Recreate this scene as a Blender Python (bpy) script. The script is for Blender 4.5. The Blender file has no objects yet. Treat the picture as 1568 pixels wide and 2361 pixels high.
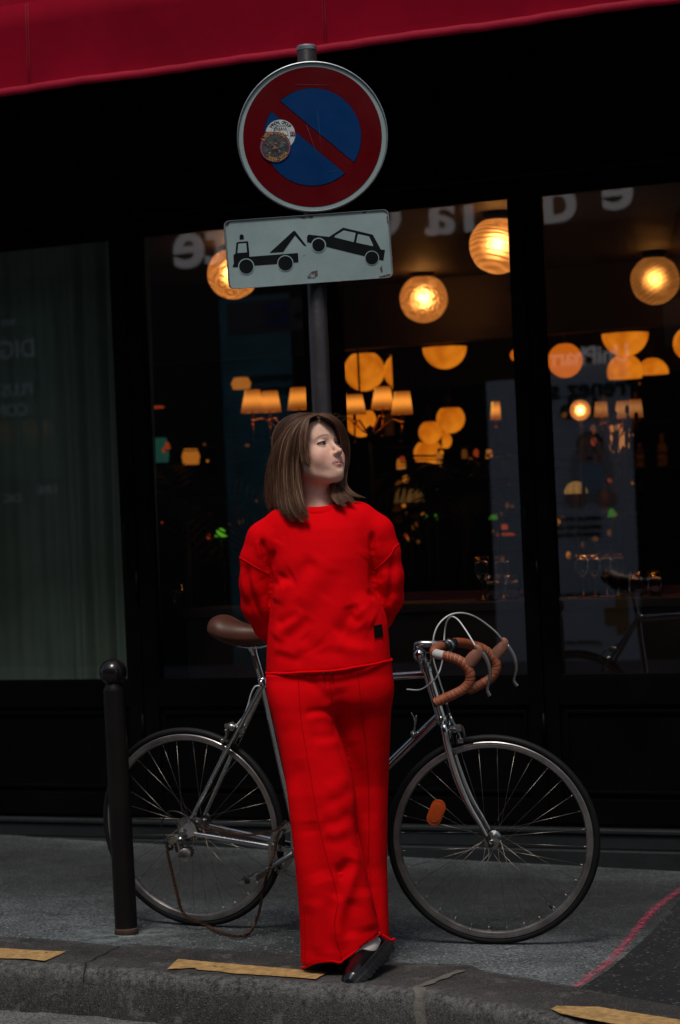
import bpy, math, random
import numpy as np
from mathutils import Vector, Matrix
random.seed(7); np.random.seed(7)
C = bpy.context.scene
COL = C.collection
R = math.radians
pi = math.pi

# ------------------------------------------------------------------ camera
ROLL = R(2.5)
EYE = 1.385
FPX = 85.0/36.0*2361.0
cam_d = bpy.data.cameras.new('camera'); cam = bpy.data.objects.new('camera', cam_d); COL.objects.link(cam)
cam_d.sensor_fit = 'VERTICAL'; cam_d.sensor_height = 36.0; cam_d.lens = 85.0
cam_d.clip_start = 0.1; cam_d.clip_end = 400
_r = Vector((math.cos(ROLL), 0, -math.sin(ROLL))); _u = Vector((math.sin(ROLL), 0, math.cos(ROLL))); _b = Vector((0, -1, 0))
mw = Matrix((( _r.x, _u.x, _b.x, 0), (_r.y, _u.y, _b.y, 0), (_r.z, _u.z, _b.z, EYE), (0, 0, 0, 1)))
cam.matrix_world = mw
cam_d.dof.use_dof = True; cam_d.dof.focus_distance = 7.3; cam_d.dof.aperture_fstop = 4.2
C.camera = cam

# ------------------------------------------------------------------ light
EXPO = 0.35
C.view_settings.view_transform = 'Standard'; C.view_settings.look = 'None'
C.view_settings.exposure = EXPO; C.view_settings.gamma = 1.0
ES = 2.0**(-EXPO)
w = bpy.data.worlds.new('World'); C.world = w; w.use_nodes = True
nt = w.node_tree; bg = nt.nodes['Background']
sky = nt.nodes.new('ShaderNodeTexSky'); sky.sky_type = 'NISHITA'; sky.sun_disc = False
SUN_EL, SUN_AZ = R(62), R(190)      # azimuth clockwise from +Y
sky.sun_elevation = SUN_EL; sky.sun_rotation = SUN_AZ
sky.air_density = 1.2; sky.dust_density = 3.0; sky.ozone_density = 1.0
nt.links.new(sky.outputs[0], bg.inputs[0]); bg.inputs[1].default_value = 0.058
sl = bpy.data.lights.new('sun', 'SUN'); sun = bpy.data.objects.new('sun', sl); COL.objects.link(sun)
sl.energy = 1.5; sl.angle = R(15); sl.color = (1.0, 0.95, 0.88)
sd = Vector((math.sin(SUN_AZ)*math.cos(SUN_EL), math.cos(SUN_AZ)*math.cos(SUN_EL), math.sin(SUN_EL)))
sun.rotation_euler = sd.to_track_quat('Z', 'Y').to_euler()

# ------------------------------------------------------------------ geometry of the view
cr, sr = math.cos(ROLL), math.sin(ROLL)
def P(px, py, Y):
    a = (px-784.0)/FPX*Y; b = (1180.5-py)/FPX*Y
    return Vector((a*cr + b*sr, Y, EYE - a*sr + b*cr))
def proj(v):                       # numpy (n,3) -> px, py
    x = v[:, 0]; y = v[:, 1]; z = v[:, 2]-EYE
    a = x*cr - z*sr; b = x*sr + z*cr
    return 784.0 + a/y*FPX, 1180.5 - b/y*FPX
def ray(px, py): return P(px, py, 1.0) - Vector((0, 0, EYE))
def hit(px, py, o, n):
    d = ray(px, py); c0 = Vector((0, 0, EYE)); t = (o-c0).dot(n)/d.dot(n); return c0 + d*t
def zg(x): return 0.007 - 0.027*np.clip(x, -3, 3)
GN = Vector((0.027, 0, 1)).normalized()
def G(px, py, dz=0.0): return hit(px, py, Vector((0, 0, 0.007+dz)), GN)
# shop front: u along it (to the right, towards the camera), v into the building
TH = R(26.2); FO = Vector((0, 9.78, 0))
eu = Vector((math.cos(TH), -math.sin(TH), 0)); ev = Vector((math.sin(TH), math.cos(TH), 0))
def F(u, v, z): return FO + eu*u + ev*v + Vector((0, 0, z))
def UZ(px, py, v=0.0):
    p = hit(px, py, FO+ev*v, ev) - FO; return p.dot(eu), p.z
OPP = 11.7                          # width of the street from glass to the opposite front
def RF(px, py):                     # what the glass mirrors at px,py: (u,z) on the opposite front
    c0 = Vector((0, 0, EYE)); d = ray(px, py); h = hit(px, py, FO+ev*0.03, ev)
    d2 = d - ev*(2*d.dot(ev)); t = -(OPP+0.03)/d2.dot(ev); q = h + d2*t - FO
    return q.dot(eu), q.z

# ------------------------------------------------------------------ materials
MATS = {}
def mat(name, col, rough=0.6, metal=0.0, spec=0.5, bump=None, var=None, sheen=0.0, sss=0.0, coat=0.0, emis=None, es=1.0, rvar=None, vcol=None, island=0.0):
    """bump=(scale,strength,detail)  var=(scale,amount 0..1)  rvar=(scale,amount)"""
    m = bpy.data.materials.new(name); m.use_nodes = True; t = m.node_tree; L = t.links
    b = t.nodes['Principled BSDF']
    b.inputs['Base Color'].default_value = (*col, 1); b.inputs['Roughness'].default_value = rough
    b.inputs['Metallic'].default_value = metal; b.inputs['Specular IOR Level'].default_value = spec
    tc = t.nodes.new('ShaderNodeTexCoord')
    colsock = None
    if vcol:
        a = t.nodes.new('ShaderNodeAttribute'); a.attribute_name = vcol; colsock = a.outputs['Color']
    if var:
        n = t.nodes.new('ShaderNodeTexNoise'); n.inputs['Scale'].default_value = var[0]; n.inputs['Detail'].default_value = 6; n.inputs['Roughness'].default_value = 0.65
        L.new(tc.outputs['Object'], n.inputs['Vector'])
        mr = t.nodes.new('ShaderNodeMapRange'); mr.inputs[1].default_value = 0.3; mr.inputs[2].default_value = 0.7
        mr.inputs[3].default_value = 1-var[1]; mr.inputs[4].default_value = 1+var[1]; L.new(n.outputs[0], mr.inputs[0])
        mx = t.nodes.new('ShaderNodeMix'); mx.data_type = 'RGBA'; mx.blend_type = 'MULTIPLY'; mx.inputs[0].default_value = 1
        if colsock: L.new(colsock, mx.inputs[6])
        else: mx.inputs[6].default_value = (*col, 1)
        L.new(mr.outputs[0], mx.inputs[7]); colsock = mx.outputs[2]
    if colsock: L.new(colsock, b.inputs['Base Color'])
    if rvar:
        n = t.nodes.new('ShaderNodeTexNoise'); n.inputs['Scale'].default_value = rvar[0]; n.inputs['Detail'].default_value = 5
        L.new(tc.outputs['Object'], n.inputs['Vector'])
        mr = t.nodes.new('ShaderNodeMapRange'); mr.inputs[1].default_value = 0.3; mr.inputs[2].default_value = 0.7
        mr.inputs[3].default_value = max(0, rough-rvar[1]); mr.inputs[4].default_value = min(1, rough+rvar[1]); L.new(n.outputs[0], mr.inputs[0])
        L.new(mr.outputs[0], b.inputs['Roughness'])
    if bump:
        n = t.nodes.new('ShaderNodeTexNoise'); n.inputs['Scale'].default_value = bump[0]; n.inputs['Detail'].default_value = bump[2] if len(bump) > 2 else 4
        L.new(tc.outputs['Object'], n.inputs['Vector'])
        bp = t.nodes.new('ShaderNodeBump'); bp.inputs['Strength'].default_value = bump[1]; bp.inputs['Distance'].default_value = bump[3] if len(bump) > 3 else 0.004
        L.new(n.outputs[0], bp.inputs['Height']); L.new(bp.outputs[0], b.inputs['Normal'])
    if sheen:
        b.inputs['Sheen Weight'].default_value = sheen; b.inputs['Sheen Roughness'].default_value = 0.5; b.inputs['Sheen Tint'].default_value = (*col, 1)
    if sss:
        b.inputs['Subsurface Weight'].default_value = sss; b.inputs['Subsurface Radius'].default_value = (1, .35, .2); b.inputs['Subsurface Scale'].default_value = 0.006
    if coat: b.inputs['Coat Weight'].default_value = coat; b.inputs['Coat Roughness'].default_value = 0.08
    if emis:
        b.inputs['Emission Color'].default_value = (*emis, 1); b.inputs['Emission Strength'].default_value = es*ES
    MATS[name] = m
    return m

# ------------------------------------------------------------------ mesh builder
def tag(o, label=None, cat=None, group=None, kind=None):
    if label: o['label'] = label
    if cat: o['category'] = cat
    if group: o['group'] = group
    if kind: o['kind'] = kind
    return o
def thing(name, label, cat, loc, group=None):
    o = bpy.data.objects.new(name, None); COL.objects.link(o); o.location = loc; o.empty_display_size = 0.1
    return tag(o, label, cat, group)
def wloc(o):
    v = Vector((0, 0, 0))
    while o: v = v + Vector(o.location); o = o.parent
    return v
def link_mesh(name, V, Fc, mats, parent=None, mi=None, smooth=True, loc=None, auto=None, vcol=None):
    V = np.asarray(V, dtype=np.float64).reshape(-1, 3)
    base = wloc(parent) if parent else Vector((0, 0, 0))
    if loc is None: org = base if parent else Vector((float(V[:, 0].mean()), float(V[:, 1].mean()), float(V[:, 2].min())))
    else: org = Vector(loc)
    me = bpy.data.meshes.new(name)
    me.from_pydata((V - np.array(org)).tolist(), [], Fc if isinstance(Fc, list) else Fc.tolist())
    if not isinstance(mats, (list, tuple)): mats = [mats]
    for m in mats: me.materials.append(m)
    if mi is not None: me.polygons.foreach_set('material_index', np.asarray(mi, dtype=np.int32))
    if smooth is True: me.polygons.foreach_set('use_smooth', [True]*len(me.polygons))
    elif smooth is not False: me.polygons.foreach_set('use_smooth', np.asarray(smooth, dtype=bool))
    if vcol is not None:
        a = me.color_attributes.new('Col', 'FLOAT_COLOR', 'POINT')
        a.data.foreach_set('color', np.asarray(vcol, dtype=np.float32).ravel())
    me.validate(); me.update()
    o = bpy.data.objects.new(name, me); COL.objects.link(o)
    if parent: o.parent = parent; o.location = org - base
    else: o.location = org
    if auto:
        me.set_sharp_from_angle(angle=R(auto))
    return o

class MB:
    def __init__(s): s.v = []; s.f = []; s.m = []; s.s = []
    def add(s, V, Fc, mi=0, smooth=False):
        o = len(s.v); s.v.extend([tuple(p) for p in V])
        for f in Fc: s.f.append(tuple(int(i)+o for i in f)); s.m.append(mi); s.s.append(smooth)
    def build(s, name, mats, parent=None, loc=None, auto=None, bevel=None):
        o = link_mesh(name, np.array(s.v), s.f, mats, parent, s.m, s.s, loc, auto)
        if bevel:
            b = o.modifiers.new('bevel', 'BEVEL'); b.width = bevel; b.segments = 2; b.limit_method = 'ANGLE'; b.angle_limit = R(40)
        return o
    def split(s, name, mats, parent=None, **kw):      # one object for every connected piece
        par = list(range(len(s.v)))
        def fd(a):
            while par[a] != a: par[a] = par[par[a]]; a = par[a]
            return a
        for f in s.f:
            r0 = fd(f[0])
            for q in f[1:]: par[fd(q)] = r0
        gr = {}
        for i, f in enumerate(s.f): gr.setdefault(fd(f[0]), []).append(i)
        out = []
        for ids in gr.values():
            m = MB(); mp = {}
            for i in ids:
                nf = []
                for q in s.f[i]:
                    if q not in mp: mp[q] = len(m.v); m.v.append(s.v[q])
                    nf.append(mp[q])
                m.f.append(tuple(nf)); m.m.append(s.m[i]); m.s.append(s.s[i])
            out.append(m.build(name, mats, parent, **kw))
        return out
    def hexa(s, p, mi=0):           # 8 corners: bottom 4, top 4
        s.add(p, [(0, 3, 2, 1), (4, 5, 6, 7), (0, 1, 5, 4), (1, 2, 6, 5), (2, 3, 7, 6), (3, 0, 4, 7)], mi)
    def fbox(s, u0, u1, v0, v1, z0, z1, mi=0):  # box in shop-front coordinates
        s.hexa([F(u0, v0, z0), F(u1, v0, z0), F(u1, v1, z0), F(u0, v1, z0), F(u0, v0, z1), F(u1, v0, z1), F(u1, v1, z1), F(u0, v1, z1)], mi)
    def box(s, c, ax, ay, az, mi=0):  # centre and half-axis vectors
        c = Vector(c); ax = Vector(ax); ay = Vector(ay); az = Vector(az)
        s.hexa([c-ax-ay-az, c+ax-ay-az, c+ax+ay-az, c-ax+ay-az, c-ax-ay+az, c+ax-ay+az, c+ax+ay+az, c-ax+ay+az], mi)
    def tube(s, pts, r, n=8, mi=0, cap=True, flat=None, closed=False):
        pts = [Vector(p) for p in pts]; N = len(pts)
        rr = r if hasattr(r, '__len__') else [r]*N
        t0 = (pts[1]-pts[0]).normalized()
        up = Vector((0, 0, 1)) if abs(t0.z) < 0.9 else Vector((1, 0, 0))
        a = t0.cross(up).normalized(); V = []
        for i, p in enumerate(pts):
            if closed: t = (pts[(i+1) % N]-pts[i-1]).normalized()
            else: t = (pts[min(i+1, N-1)]-pts[max(i-1, 0)]).normalized()
            a = (a - t*a.dot(t)).normalized(); b = t.cross(a)
            for k in range(n):
                an = 2*pi*k/n
                V.append(p + a*(rr[i]*math.cos(an)) + b*(rr[i]*math.sin(an)*(flat or 1)))
        Fs = []
        for i in range(N if closed else N-1):
            j = (i+1) % N
            for k in range(n): Fs.append((i*n+k, i*n+(k+1) % n, j*n+(k+1) % n, j*n+k))
        if cap and not closed: Fs.append(tuple(range(n))[::-1]); Fs.append(tuple((N-1)*n+k for k in range(n)))
        s.add(V, Fs, mi, True)
    def cyl(s, a, b, r0, r1=None, n=16, mi=0): s.tube([a, b], [r0, r0 if r1 is None else r1], n, mi)
    def sphere(s, c, r, mi=0, n=16, m=10, ax=(1, 1, 1), rot=None):
        V = []; c = Vector(c)
        for i in range(m+1):
            th = pi*i/m
            for k in range(n):
                ph = 2*pi*k/n; q = Vector((math.sin(th)*math.cos(ph)*r*ax[0], math.sin(th)*math.sin(ph)*r*ax[1], math.cos(th)*r*ax[2]))
                if rot: q = rot @ q
                V.append(c+q)
        Fs = []
        for i in range(m):
            for k in range(n):
                if i == 0: Fs.append((k, n+k, n+(k+1) % n))
                elif i == m-1: Fs.append((i*n+k, (i+1)*n+k, i*n+(k+1) % n))
                else: Fs.append((i*n+k, (i+1)*n+k, (i+1)*n+(k+1) % n, i*n+(k+1) % n))
        s.add(V, Fs, mi, True)
    def revolve(s, prof, c, ax, e1, e3, n=48, mi=0, smooth=True, closed=True):
        """prof [(r, along ax)], around c"""
        c = Vector(c); V = []; m = len(prof)
        for k in range(n):
            a = 2*pi*k/n; d = e1*math.cos(a)+e3*math.sin(a)
            for (r, h) in prof: V.append(c + d*r + ax*h)
        Fs = []
        for k in range(n):
            k2 = (k+1) % n
            for j in range(m if closed else m-1):
                j2 = (j+1) % m; Fs.append((k*m+j, k*m+j2, k2*m+j2, k2*m+j))
        s.add(V, Fs, mi, smooth)
    def prism(s, pts, off, mi=0):   # polygon of 3D points, extruded by off
        pts = [Vector(p) for p in pts]; off = Vector(off); n = len(pts)
        s.add(pts+[p+off for p in pts], [tuple(range(n)), tuple(range(n, 2*n))[::-1]]+[(i, i+n, (i+1) % n+n, (i+1) % n) for i in range(n)], mi)
def cr_path(pts, k=6):              # Catmull-Rom
    pts = [Vector(p) for p in pts]; out = []
    q = [pts[0]*2-pts[1]]+pts+[pts[-1]*2-pts[-2]]
    for i in range(1, len(q)-2):
        for j in range(k):
            t = j/k; a, b, c, d = q[i-1:i+3]
            out.append(0.5*((2*b)+(c-a)*t+(2*a-5*b+4*c-d)*t*t+(3*b-a-3*c+d)*t**3))
    out.append(pts[-1]); return out
_tc = {}
def text_mesh(body, size, depth=0.001, off=0.0):
    key = (body, depth, off)
    if key not in _tc:
        cu = bpy.data.curves.new('lettering', 'FONT'); cu.body = body; cu.size = 1.0; cu.extrude = depth; cu.align_x = 'CENTER'; cu.align_y = 'CENTER'; cu.resolution_u = 4; cu.offset = off
        o = bpy.data.objects.new('lettering', cu); me = o.to_mesh()
        V = [Vector(v.co) for v in me.vertices]; Fs = [tuple(p.vertices) for p in me.polygons]
        o.to_mesh_clear(); bpy.data.objects.remove(o); bpy.data.curves.remove(cu); _tc[key] = (V, Fs)
    V, Fs = _tc[key]; return [Vector((v.x*size, v.y*size, v.z)) for v in V], Fs
def add_text(mb, body, size, o, ex, ey, mi=0, depth=0.001, sx=1.0, off=0.0):
    ez = ex.cross(ey); V, Fs = text_mesh(body, size, depth, off); mb.add([o+ex*(v.x*sx)+ey*v.y+ez*v.z for v in V], Fs, mi)

# ------------------------------------------------------------------ implicit surfaces
def surfnet(f, lo, hi, h):
    ax = [np.arange(lo[i], hi[i]+h, h, dtype=np.float32) for i in range(3)]
    X, Y, Z = np.meshgrid(*ax, indexing='ij'); D = f(X, Y, Z).astype(np.float32); S = D < 0
    n = D.shape; cs = [s-1 for s in n]
    cnt = np.zeros(cs, np.int8)
    for i in (0, 1):
        for j in (0, 1):
            for k in (0, 1): cnt += S[i:i+cs[0], j:j+cs[1], k:k+cs[2]]
    mask = (cnt > 0) & (cnt < 8); I, J, K = np.nonzero(mask); idx = -np.ones(cs, np.int64); idx[mask] = np.arange(len(I))
    acc = np.zeros((len(I), 3)); c = np.zeros(len(I)); base = np.stack([I, J, K], 1)
    corners = [(i, j, k) for i in (0, 1) for j in (0, 1) for k in (0, 1)]
    for a in corners:
        for d in range(3):
            if a[d] == 0:
                b = list(a); b[d] = 1
                da = D[I+a[0], J+a[1], K+a[2]]; db = D[I+b[0], J+b[1], K+b[2]]
                x = (da < 0) != (db < 0); t = np.where(x, da/(da-db+1e-12*(da == db)), 0)
                p = np.repeat(np.array([a], float), len(I), 0); p[:, d] = t
                acc[x] += p[x]; c[x] += 1
    V = (base + acc/c[:, None])*h + np.array(lo)
    Q = []
    for d in range(3):
        o1, o2 = (d+1) % 3, (d+2) % 3
        sl0 = [slice(None)]*3; sl1 = [slice(None)]*3; sl0[d] = slice(0, -1); sl1[d] = slice(1, None)
        A = S[tuple(sl0)]; B = S[tuple(sl1)]; ch = A != B
        i, j, k = np.nonzero(ch); g = [i, j, k]
        ok = (g[o1] > 0) & (g[o2] > 0) & (g[o1] < cs[o1]) & (g[o2] < cs[o2]); g = [q[ok] for q in g]; s = A[tuple(g)]
        def ci(a1, a2):
            q = [x.copy() for x in g]; q[o1] = q[o1]-a1; q[o2] = q[o2]-a2; return idx[tuple(q)]
        q = np.stack([ci(1, 1), ci(0, 1), ci(0, 0), ci(1, 0)], 1); q[~s] = q[~s][:, ::-1]; Q.append(q)
    return V, np.concatenate(Q)
def smooth_mesh(V, Q, it=2, lam=0.5):
    E = np.concatenate([Q[:, [0, 1]], Q[:, [1, 2]], Q[:, [2, 3]], Q[:, [3, 0]]]); n = len(V)
    deg = np.bincount(E.ravel(), minlength=n)[:, None]
    for _ in range(it):
        S = np.zeros_like(V)
        for d in range(3): S[:, d] = np.bincount(E[:, 0], V[E[:, 1], d], n)+np.bincount(E[:, 1], V[E[:, 0], d], n)
        V = V + lam*(S/np.maximum(deg, 1)-V)
    return V
def vnormals(V, Q):
    n = np.cross(V[Q[:, 2]]-V[Q[:, 0]], V[Q[:, 3]]-V[Q[:, 1]]); N = np.zeros_like(V)
    for d in range(3):
        for k in range(4): N[:, d] += np.bincount(Q[:, k], n[:, d], len(V))
    return N/np.maximum(np.linalg.norm(N, axis=1, keepdims=True), 1e-12)
def ell(X, Y, Z, c, r):
    x = (X-c[0])/r[0]; y = (Y-c[1])/r[1]; z = (Z-c[2])/r[2]; k = np.sqrt(x*x+y*y+z*z)
    g = np.sqrt((x/r[0])**2+(y/r[1])**2+(z/r[2])**2)+1e-9; return k*(k-1)/g
def cap(X, Y, Z, a, b, ra, rb):
    bx, by, bz = b[0]-a[0], b[1]-a[1], b[2]-a[2]; px, py, pz = X-a[0], Y-a[1], Z-a[2]
    t = np.clip((px*bx+py*by+pz*bz)/(bx*bx+by*by+bz*bz+1e-12), 0, 1)
    return np.sqrt((px-t*bx)**2+(py-t*by)**2+(pz-t*bz)**2)-(ra+(rb-ra)*t)
def smin(a, b, k):
    h = np.clip(0.5+0.5*(b-a)/k, 0, 1); return b*(1-h)+a*h-k*h*(1-h)
def smax(a, b, k): return -smin(-a, -b, k)
def chain(X, Y, Z, pts, rs, k=0.01):
    d = None
    for i in range(len(pts)-1):
        e = cap(X, Y, Z, pts[i], pts[i+1], rs[i], rs[i+1]); d = e if d is None else smin(d, e, k)
    return d
def ci(x, xp, fp):                   # smooth 1-D interpolation (xp increasing)
    xp = np.asarray(xp, float); fp = np.asarray(fp, float)
    m = np.gradient(fp, xp); x = np.clip(x, xp[0], xp[-1]); i = np.clip(np.searchsorted(xp, x)-1, 0, len(xp)-2)
    h = xp[i+1]-xp[i]; t = (x-xp[i])/h
    return (2*t**3-3*t**2+1)*fp[i]+(t**3-2*t**2+t)*h*m[i]+(-2*t**3+3*t**2)*fp[i+1]+(t**3-t**2)*h*m[i+1]
def sect(lst, Yd):                   # traced edge -> sorted (z, x)
    q = sorted([(P(a, b, Yd).z, P(a, b, Yd).x) for a, b in lst]); return [a for a, _ in q], [b for _, b in q]
# ================================================================== SETTING: ground
def asphalt(name, base, speck, scale=1.0, patch=None, rough=0.85, tint=(1, 1, 1), pa=0.5, band=None):
    m = bpy.data.materials.new(name); m.use_nodes = True; t = m.node_tree; L = t.links; b = t.nodes['Principled BSDF']
    g = t.nodes.new('ShaderNodeNewGeometry')
    def noise(sc, det, ro=0.6):
        n = t.nodes.new('ShaderNodeTexNoise'); n.inputs['Scale'].default_value = sc; n.inputs['Detail'].default_value = det; n.inputs['Roughness'].default_value = ro
        L.new(g.outputs['Position'], n.inputs['Vector']); return n.outputs[0]
    def mr(s, a, b_, c, d):
        q = t.nodes.new('ShaderNodeMapRange'); q.inputs[1].default_value = a; q.inputs[2].default_value = b_; q.inputs[3].default_value = c; q.inputs[4].default_value = d; L.new(s, q.inputs[0]); return q.outputs[0]
    def mul(a, b_):
        q = t.nodes.new('ShaderNodeMath'); q.operation = 'MULTIPLY'; L.new(a, q.inputs[0]); L.new(b_, q.inputs[1]); return q.outputs[0]
    big = mr(noise(1.1, 5, 0.6), 0.35, 0.65, 1-pa, 1+pa); mid = mr(noise(7, 6, 0.7), 0.3, 0.7, 0.58, 1.42); fine = mr(noise(105*scale, 3, 0.75), 0.36, 0.66, 0.12, 2.2)
    v = t.nodes.new('ShaderNodeTexVoronoi'); v.inputs['Scale'].default_value = 85*scale; L.new(g.outputs['Position'], v.inputs['Vector'])
    hs = t.nodes.new('ShaderNodeSeparateColor'); L.new(v.outputs['Color'], hs.inputs[0])
    stone = mr(hs.outputs[0], 0.80, 0.90, 0, 1); core = mr(v.outputs['Distance'], 0.30, 0.5, 1, 0); st = mul(stone, core)
    val = mul(mul(big, mid), fine)
    c1 = t.nodes.new('ShaderNodeMix'); c1.data_type = 'RGBA'; c1.blend_type = 'MULTIPLY'; c1.inputs[0].default_value = 1; c1.inputs[6].default_value = (*[base*x for x in tint], 1); L.new(val, c1.inputs[7])
    c2 = t.nodes.new('ShaderNodeMix'); c2.data_type = 'RGBA'; L.new(st, c2.inputs[0]); L.new(c1.outputs[2], c2.inputs[6]); c2.inputs[7].default_value = (*[speck*x for x in tint], 1)
    out = c2.outputs[2]
    if patch:   # worn lighter cement patches
        pm = mr(noise(patch[0], 8, 0.75), patch[1], patch[1]+0.06, 0, patch[2])
        c3 = t.nodes.new('ShaderNodeMix'); c3.data_type = 'RGBA'; L.new(pm, c3.inputs[0]); L.new(out, c3.inputs[6]); c3.inputs[7].default_value = (*patch[3], 1); out = c3.outputs[2]
    if band:    # tone by distance from the facade, darkest in a strip near the shop front
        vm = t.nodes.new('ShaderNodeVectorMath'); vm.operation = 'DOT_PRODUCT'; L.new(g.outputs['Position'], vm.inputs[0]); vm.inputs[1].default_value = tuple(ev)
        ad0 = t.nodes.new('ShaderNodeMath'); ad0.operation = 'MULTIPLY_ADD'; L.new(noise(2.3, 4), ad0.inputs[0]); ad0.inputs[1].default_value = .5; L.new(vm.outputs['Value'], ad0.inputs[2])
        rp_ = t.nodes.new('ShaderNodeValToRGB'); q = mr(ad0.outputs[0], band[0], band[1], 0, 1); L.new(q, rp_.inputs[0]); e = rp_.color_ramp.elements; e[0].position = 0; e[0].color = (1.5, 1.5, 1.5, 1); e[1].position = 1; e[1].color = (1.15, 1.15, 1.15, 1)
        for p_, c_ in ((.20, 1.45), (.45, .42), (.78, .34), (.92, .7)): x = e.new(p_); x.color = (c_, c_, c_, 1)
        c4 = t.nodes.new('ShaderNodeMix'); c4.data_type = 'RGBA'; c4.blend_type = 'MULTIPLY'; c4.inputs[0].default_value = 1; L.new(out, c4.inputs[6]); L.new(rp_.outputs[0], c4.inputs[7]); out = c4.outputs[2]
    L.new(out, b.inputs['Base Color']); L.new(mr(noise(3, 4), 0.3, 0.7, rough-0.12, min(1, rough+0.1)), b.inputs['Roughness'])
    bp = t.nodes.new('ShaderNodeBump'); bp.inputs['Strength'].default_value = 0.9; bp.inputs['Distance'].default_value = 0.004
    ad = t.nodes.new('ShaderNodeMath'); ad.operation = 'ADD'; L.new(fine, ad.inputs[0]); L.new(mul(mid, mid), ad.inputs[1])
    L.new(ad.outputs[0], bp.inputs['Height']); L.new(bp.outputs[0], b.inputs['Normal'])
    MATS[name] = m; return m
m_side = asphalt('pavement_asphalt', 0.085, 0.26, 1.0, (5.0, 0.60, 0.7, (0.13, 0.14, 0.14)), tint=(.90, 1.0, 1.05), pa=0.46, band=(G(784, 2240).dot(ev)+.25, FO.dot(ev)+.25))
m_kerb = asphalt('kerb_granite', 0.060, 0.20, 2.0, (9.0, 0.56, 0.6, (0.24, 0.23, 0.21)), tint=(1.0, .92, .88), pa=0.25)
m_road = asphalt('road_asphalt', 0.17, 0.30, 1.2, None, tint=(1, .98, .96), pa=0.15)
m_patch = asphalt('fresh_asphalt', 0.012, 0.12, 0.9, None, tint=(1, 1.05, 1.1), pa=0.25)
def worn(name, col, thr=0.42, scale=14, soft=0.08):
    m = mat(name, col, 0.8, var=(38, 0.45), bump=(110, 0.8, 3, 0.003)); t = m.node_tree; b = t.nodes['Principled BSDF']
    n = t.nodes.new('ShaderNodeTexNoise'); n.inputs['Scale'].default_value = scale; n.inputs['Detail'].default_value = 9; n.inputs['Roughness'].default_value = 0.75
    g = t.nodes.new('ShaderNodeNewGeometry'); t.links.new(g.outputs['Position'], n.inputs['Vector'])
    q = t.nodes.new('ShaderNodeMapRange'); q.inputs[1].default_value = thr-soft; q.inputs[2].default_value = thr+soft; t.links.new(n.outputs[0], q.inputs[0]); t.links.new(q.outputs[0], b.inputs['Alpha'])
    return m
m_yellow = worn('yellow_paint', (0.39, 0.235, 0.085), 0.355, 22, 0.03)
m_chalk = worn('pink_spray_paint', (0.62, 0.06, 0.13), 0.53, 46, 0.12)
_t = m_chalk.node_tree; _b = _t.nodes['Principled BSDF']; _l = _b.inputs['Alpha'].links[0].from_socket; _a = _t.nodes.new('ShaderNodeAttribute'); _a.attribute_name = 'Col'
_m = _t.nodes.new('ShaderNodeMath'); _m.operation = 'MULTIPLY'; _t.links.new(_l, _m.inputs[0]); _t.links.new(_a.outputs['Fac'], _m.inputs[1]); _t.links.new(_m.outputs[0], _b.inputs['Alpha'])
m_mortar = mat('mortar', (0.11, 0.105, 0.09), 0.9, var=(25, 0.4), bump=(90, 0.6))

def curve_y(px_pts, dz=0.0):
    q = sorted([(G(a, b, dz).x, G(a, b, dz).y) for a, b in px_pts]); return np.array([p[0] for p in q]), np.array([p[1] for p in q])
_in = curve_y([(0, 2164), (135, 2171), (275, 2186), (310, 2181), (500, 2194), (695, 2203), (820, 2213), (949, 2226), (1084, 2229), (1109, 2241), (1209, 2259), (1334, 2281), (1484, 2309), (1568, 2324)])
_ed = curve_y([(0, 2221), (195, 2231), (310, 2243), (400, 2251), (550, 2260), (700, 2270), (784, 2276), (954, 2286), (999, 2291), (1084, 2309), (1184, 2329), (1284, 2344), (1384, 2361), (1500, 2384)])
def ext(c, x):
    xs, ys = c; sl0 = 0.0; sl1 = -0.55
    y = np.interp(x, xs, ys); y = np.where(x < xs[0], ys[0]+(xs[0]-x)*0.46, y); return np.where(x > xs[-1], ys[-1]-(x-xs[-1])*0.5, y)
def yin(x): return ext(_in, x)
def yed(x): return ext(_ed, x)
ROADZ = -0.140
xs = np.unique(np.concatenate([np.linspace(-40, -3, 20), np.linspace(-3, 3, 400), np.linspace(3, 40, 20)]))
# road: one sheet to the horizon
V = []; Fs = []; xr = np.array([-150, -40, -3, -1.5, 0, 1.5, 3, 40, 150.0]); yr = np.array([-150, -20, -5, 0, 3, 5, 7, 9, 12, 40, 200.0])
for x in xr:
    for y in yr: V.append((x, y, float(zg(x))+ROADZ))
ny = len(yr)
for i in range(len(xr)-1):
    for j in range(ny-1): Fs.append((i*ny+j, (i+1)*ny+j, (i+1)*ny+j+1, i*ny+j+1))
tag(link_mesh('road', V, Fs, m_road, smooth=False, loc=(0, 0, 0)), kind='structure')
# pavement sheet
V = []; Fs = []; fr = np.array([0, .01, .03, .06, .1, .2, .35, .6, 1.0])
for x in xs:
    y0 = float(yin(x)); y1 = y0+22
    for k, t in enumerate(fr): V.append((x, y0+(y1-y0)*t, float(zg(x))))
n = len(fr)
for i in range(len(xs)-1):
    for j in range(n-1): Fs.append((i*n+j, (i+1)*n+j, (i+1)*n+j+1, i*n+j+1))
tag(link_mesh('pavement', V, Fs, m_side, smooth=False, loc=(0, 0, 0)), kind='structure')
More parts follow.
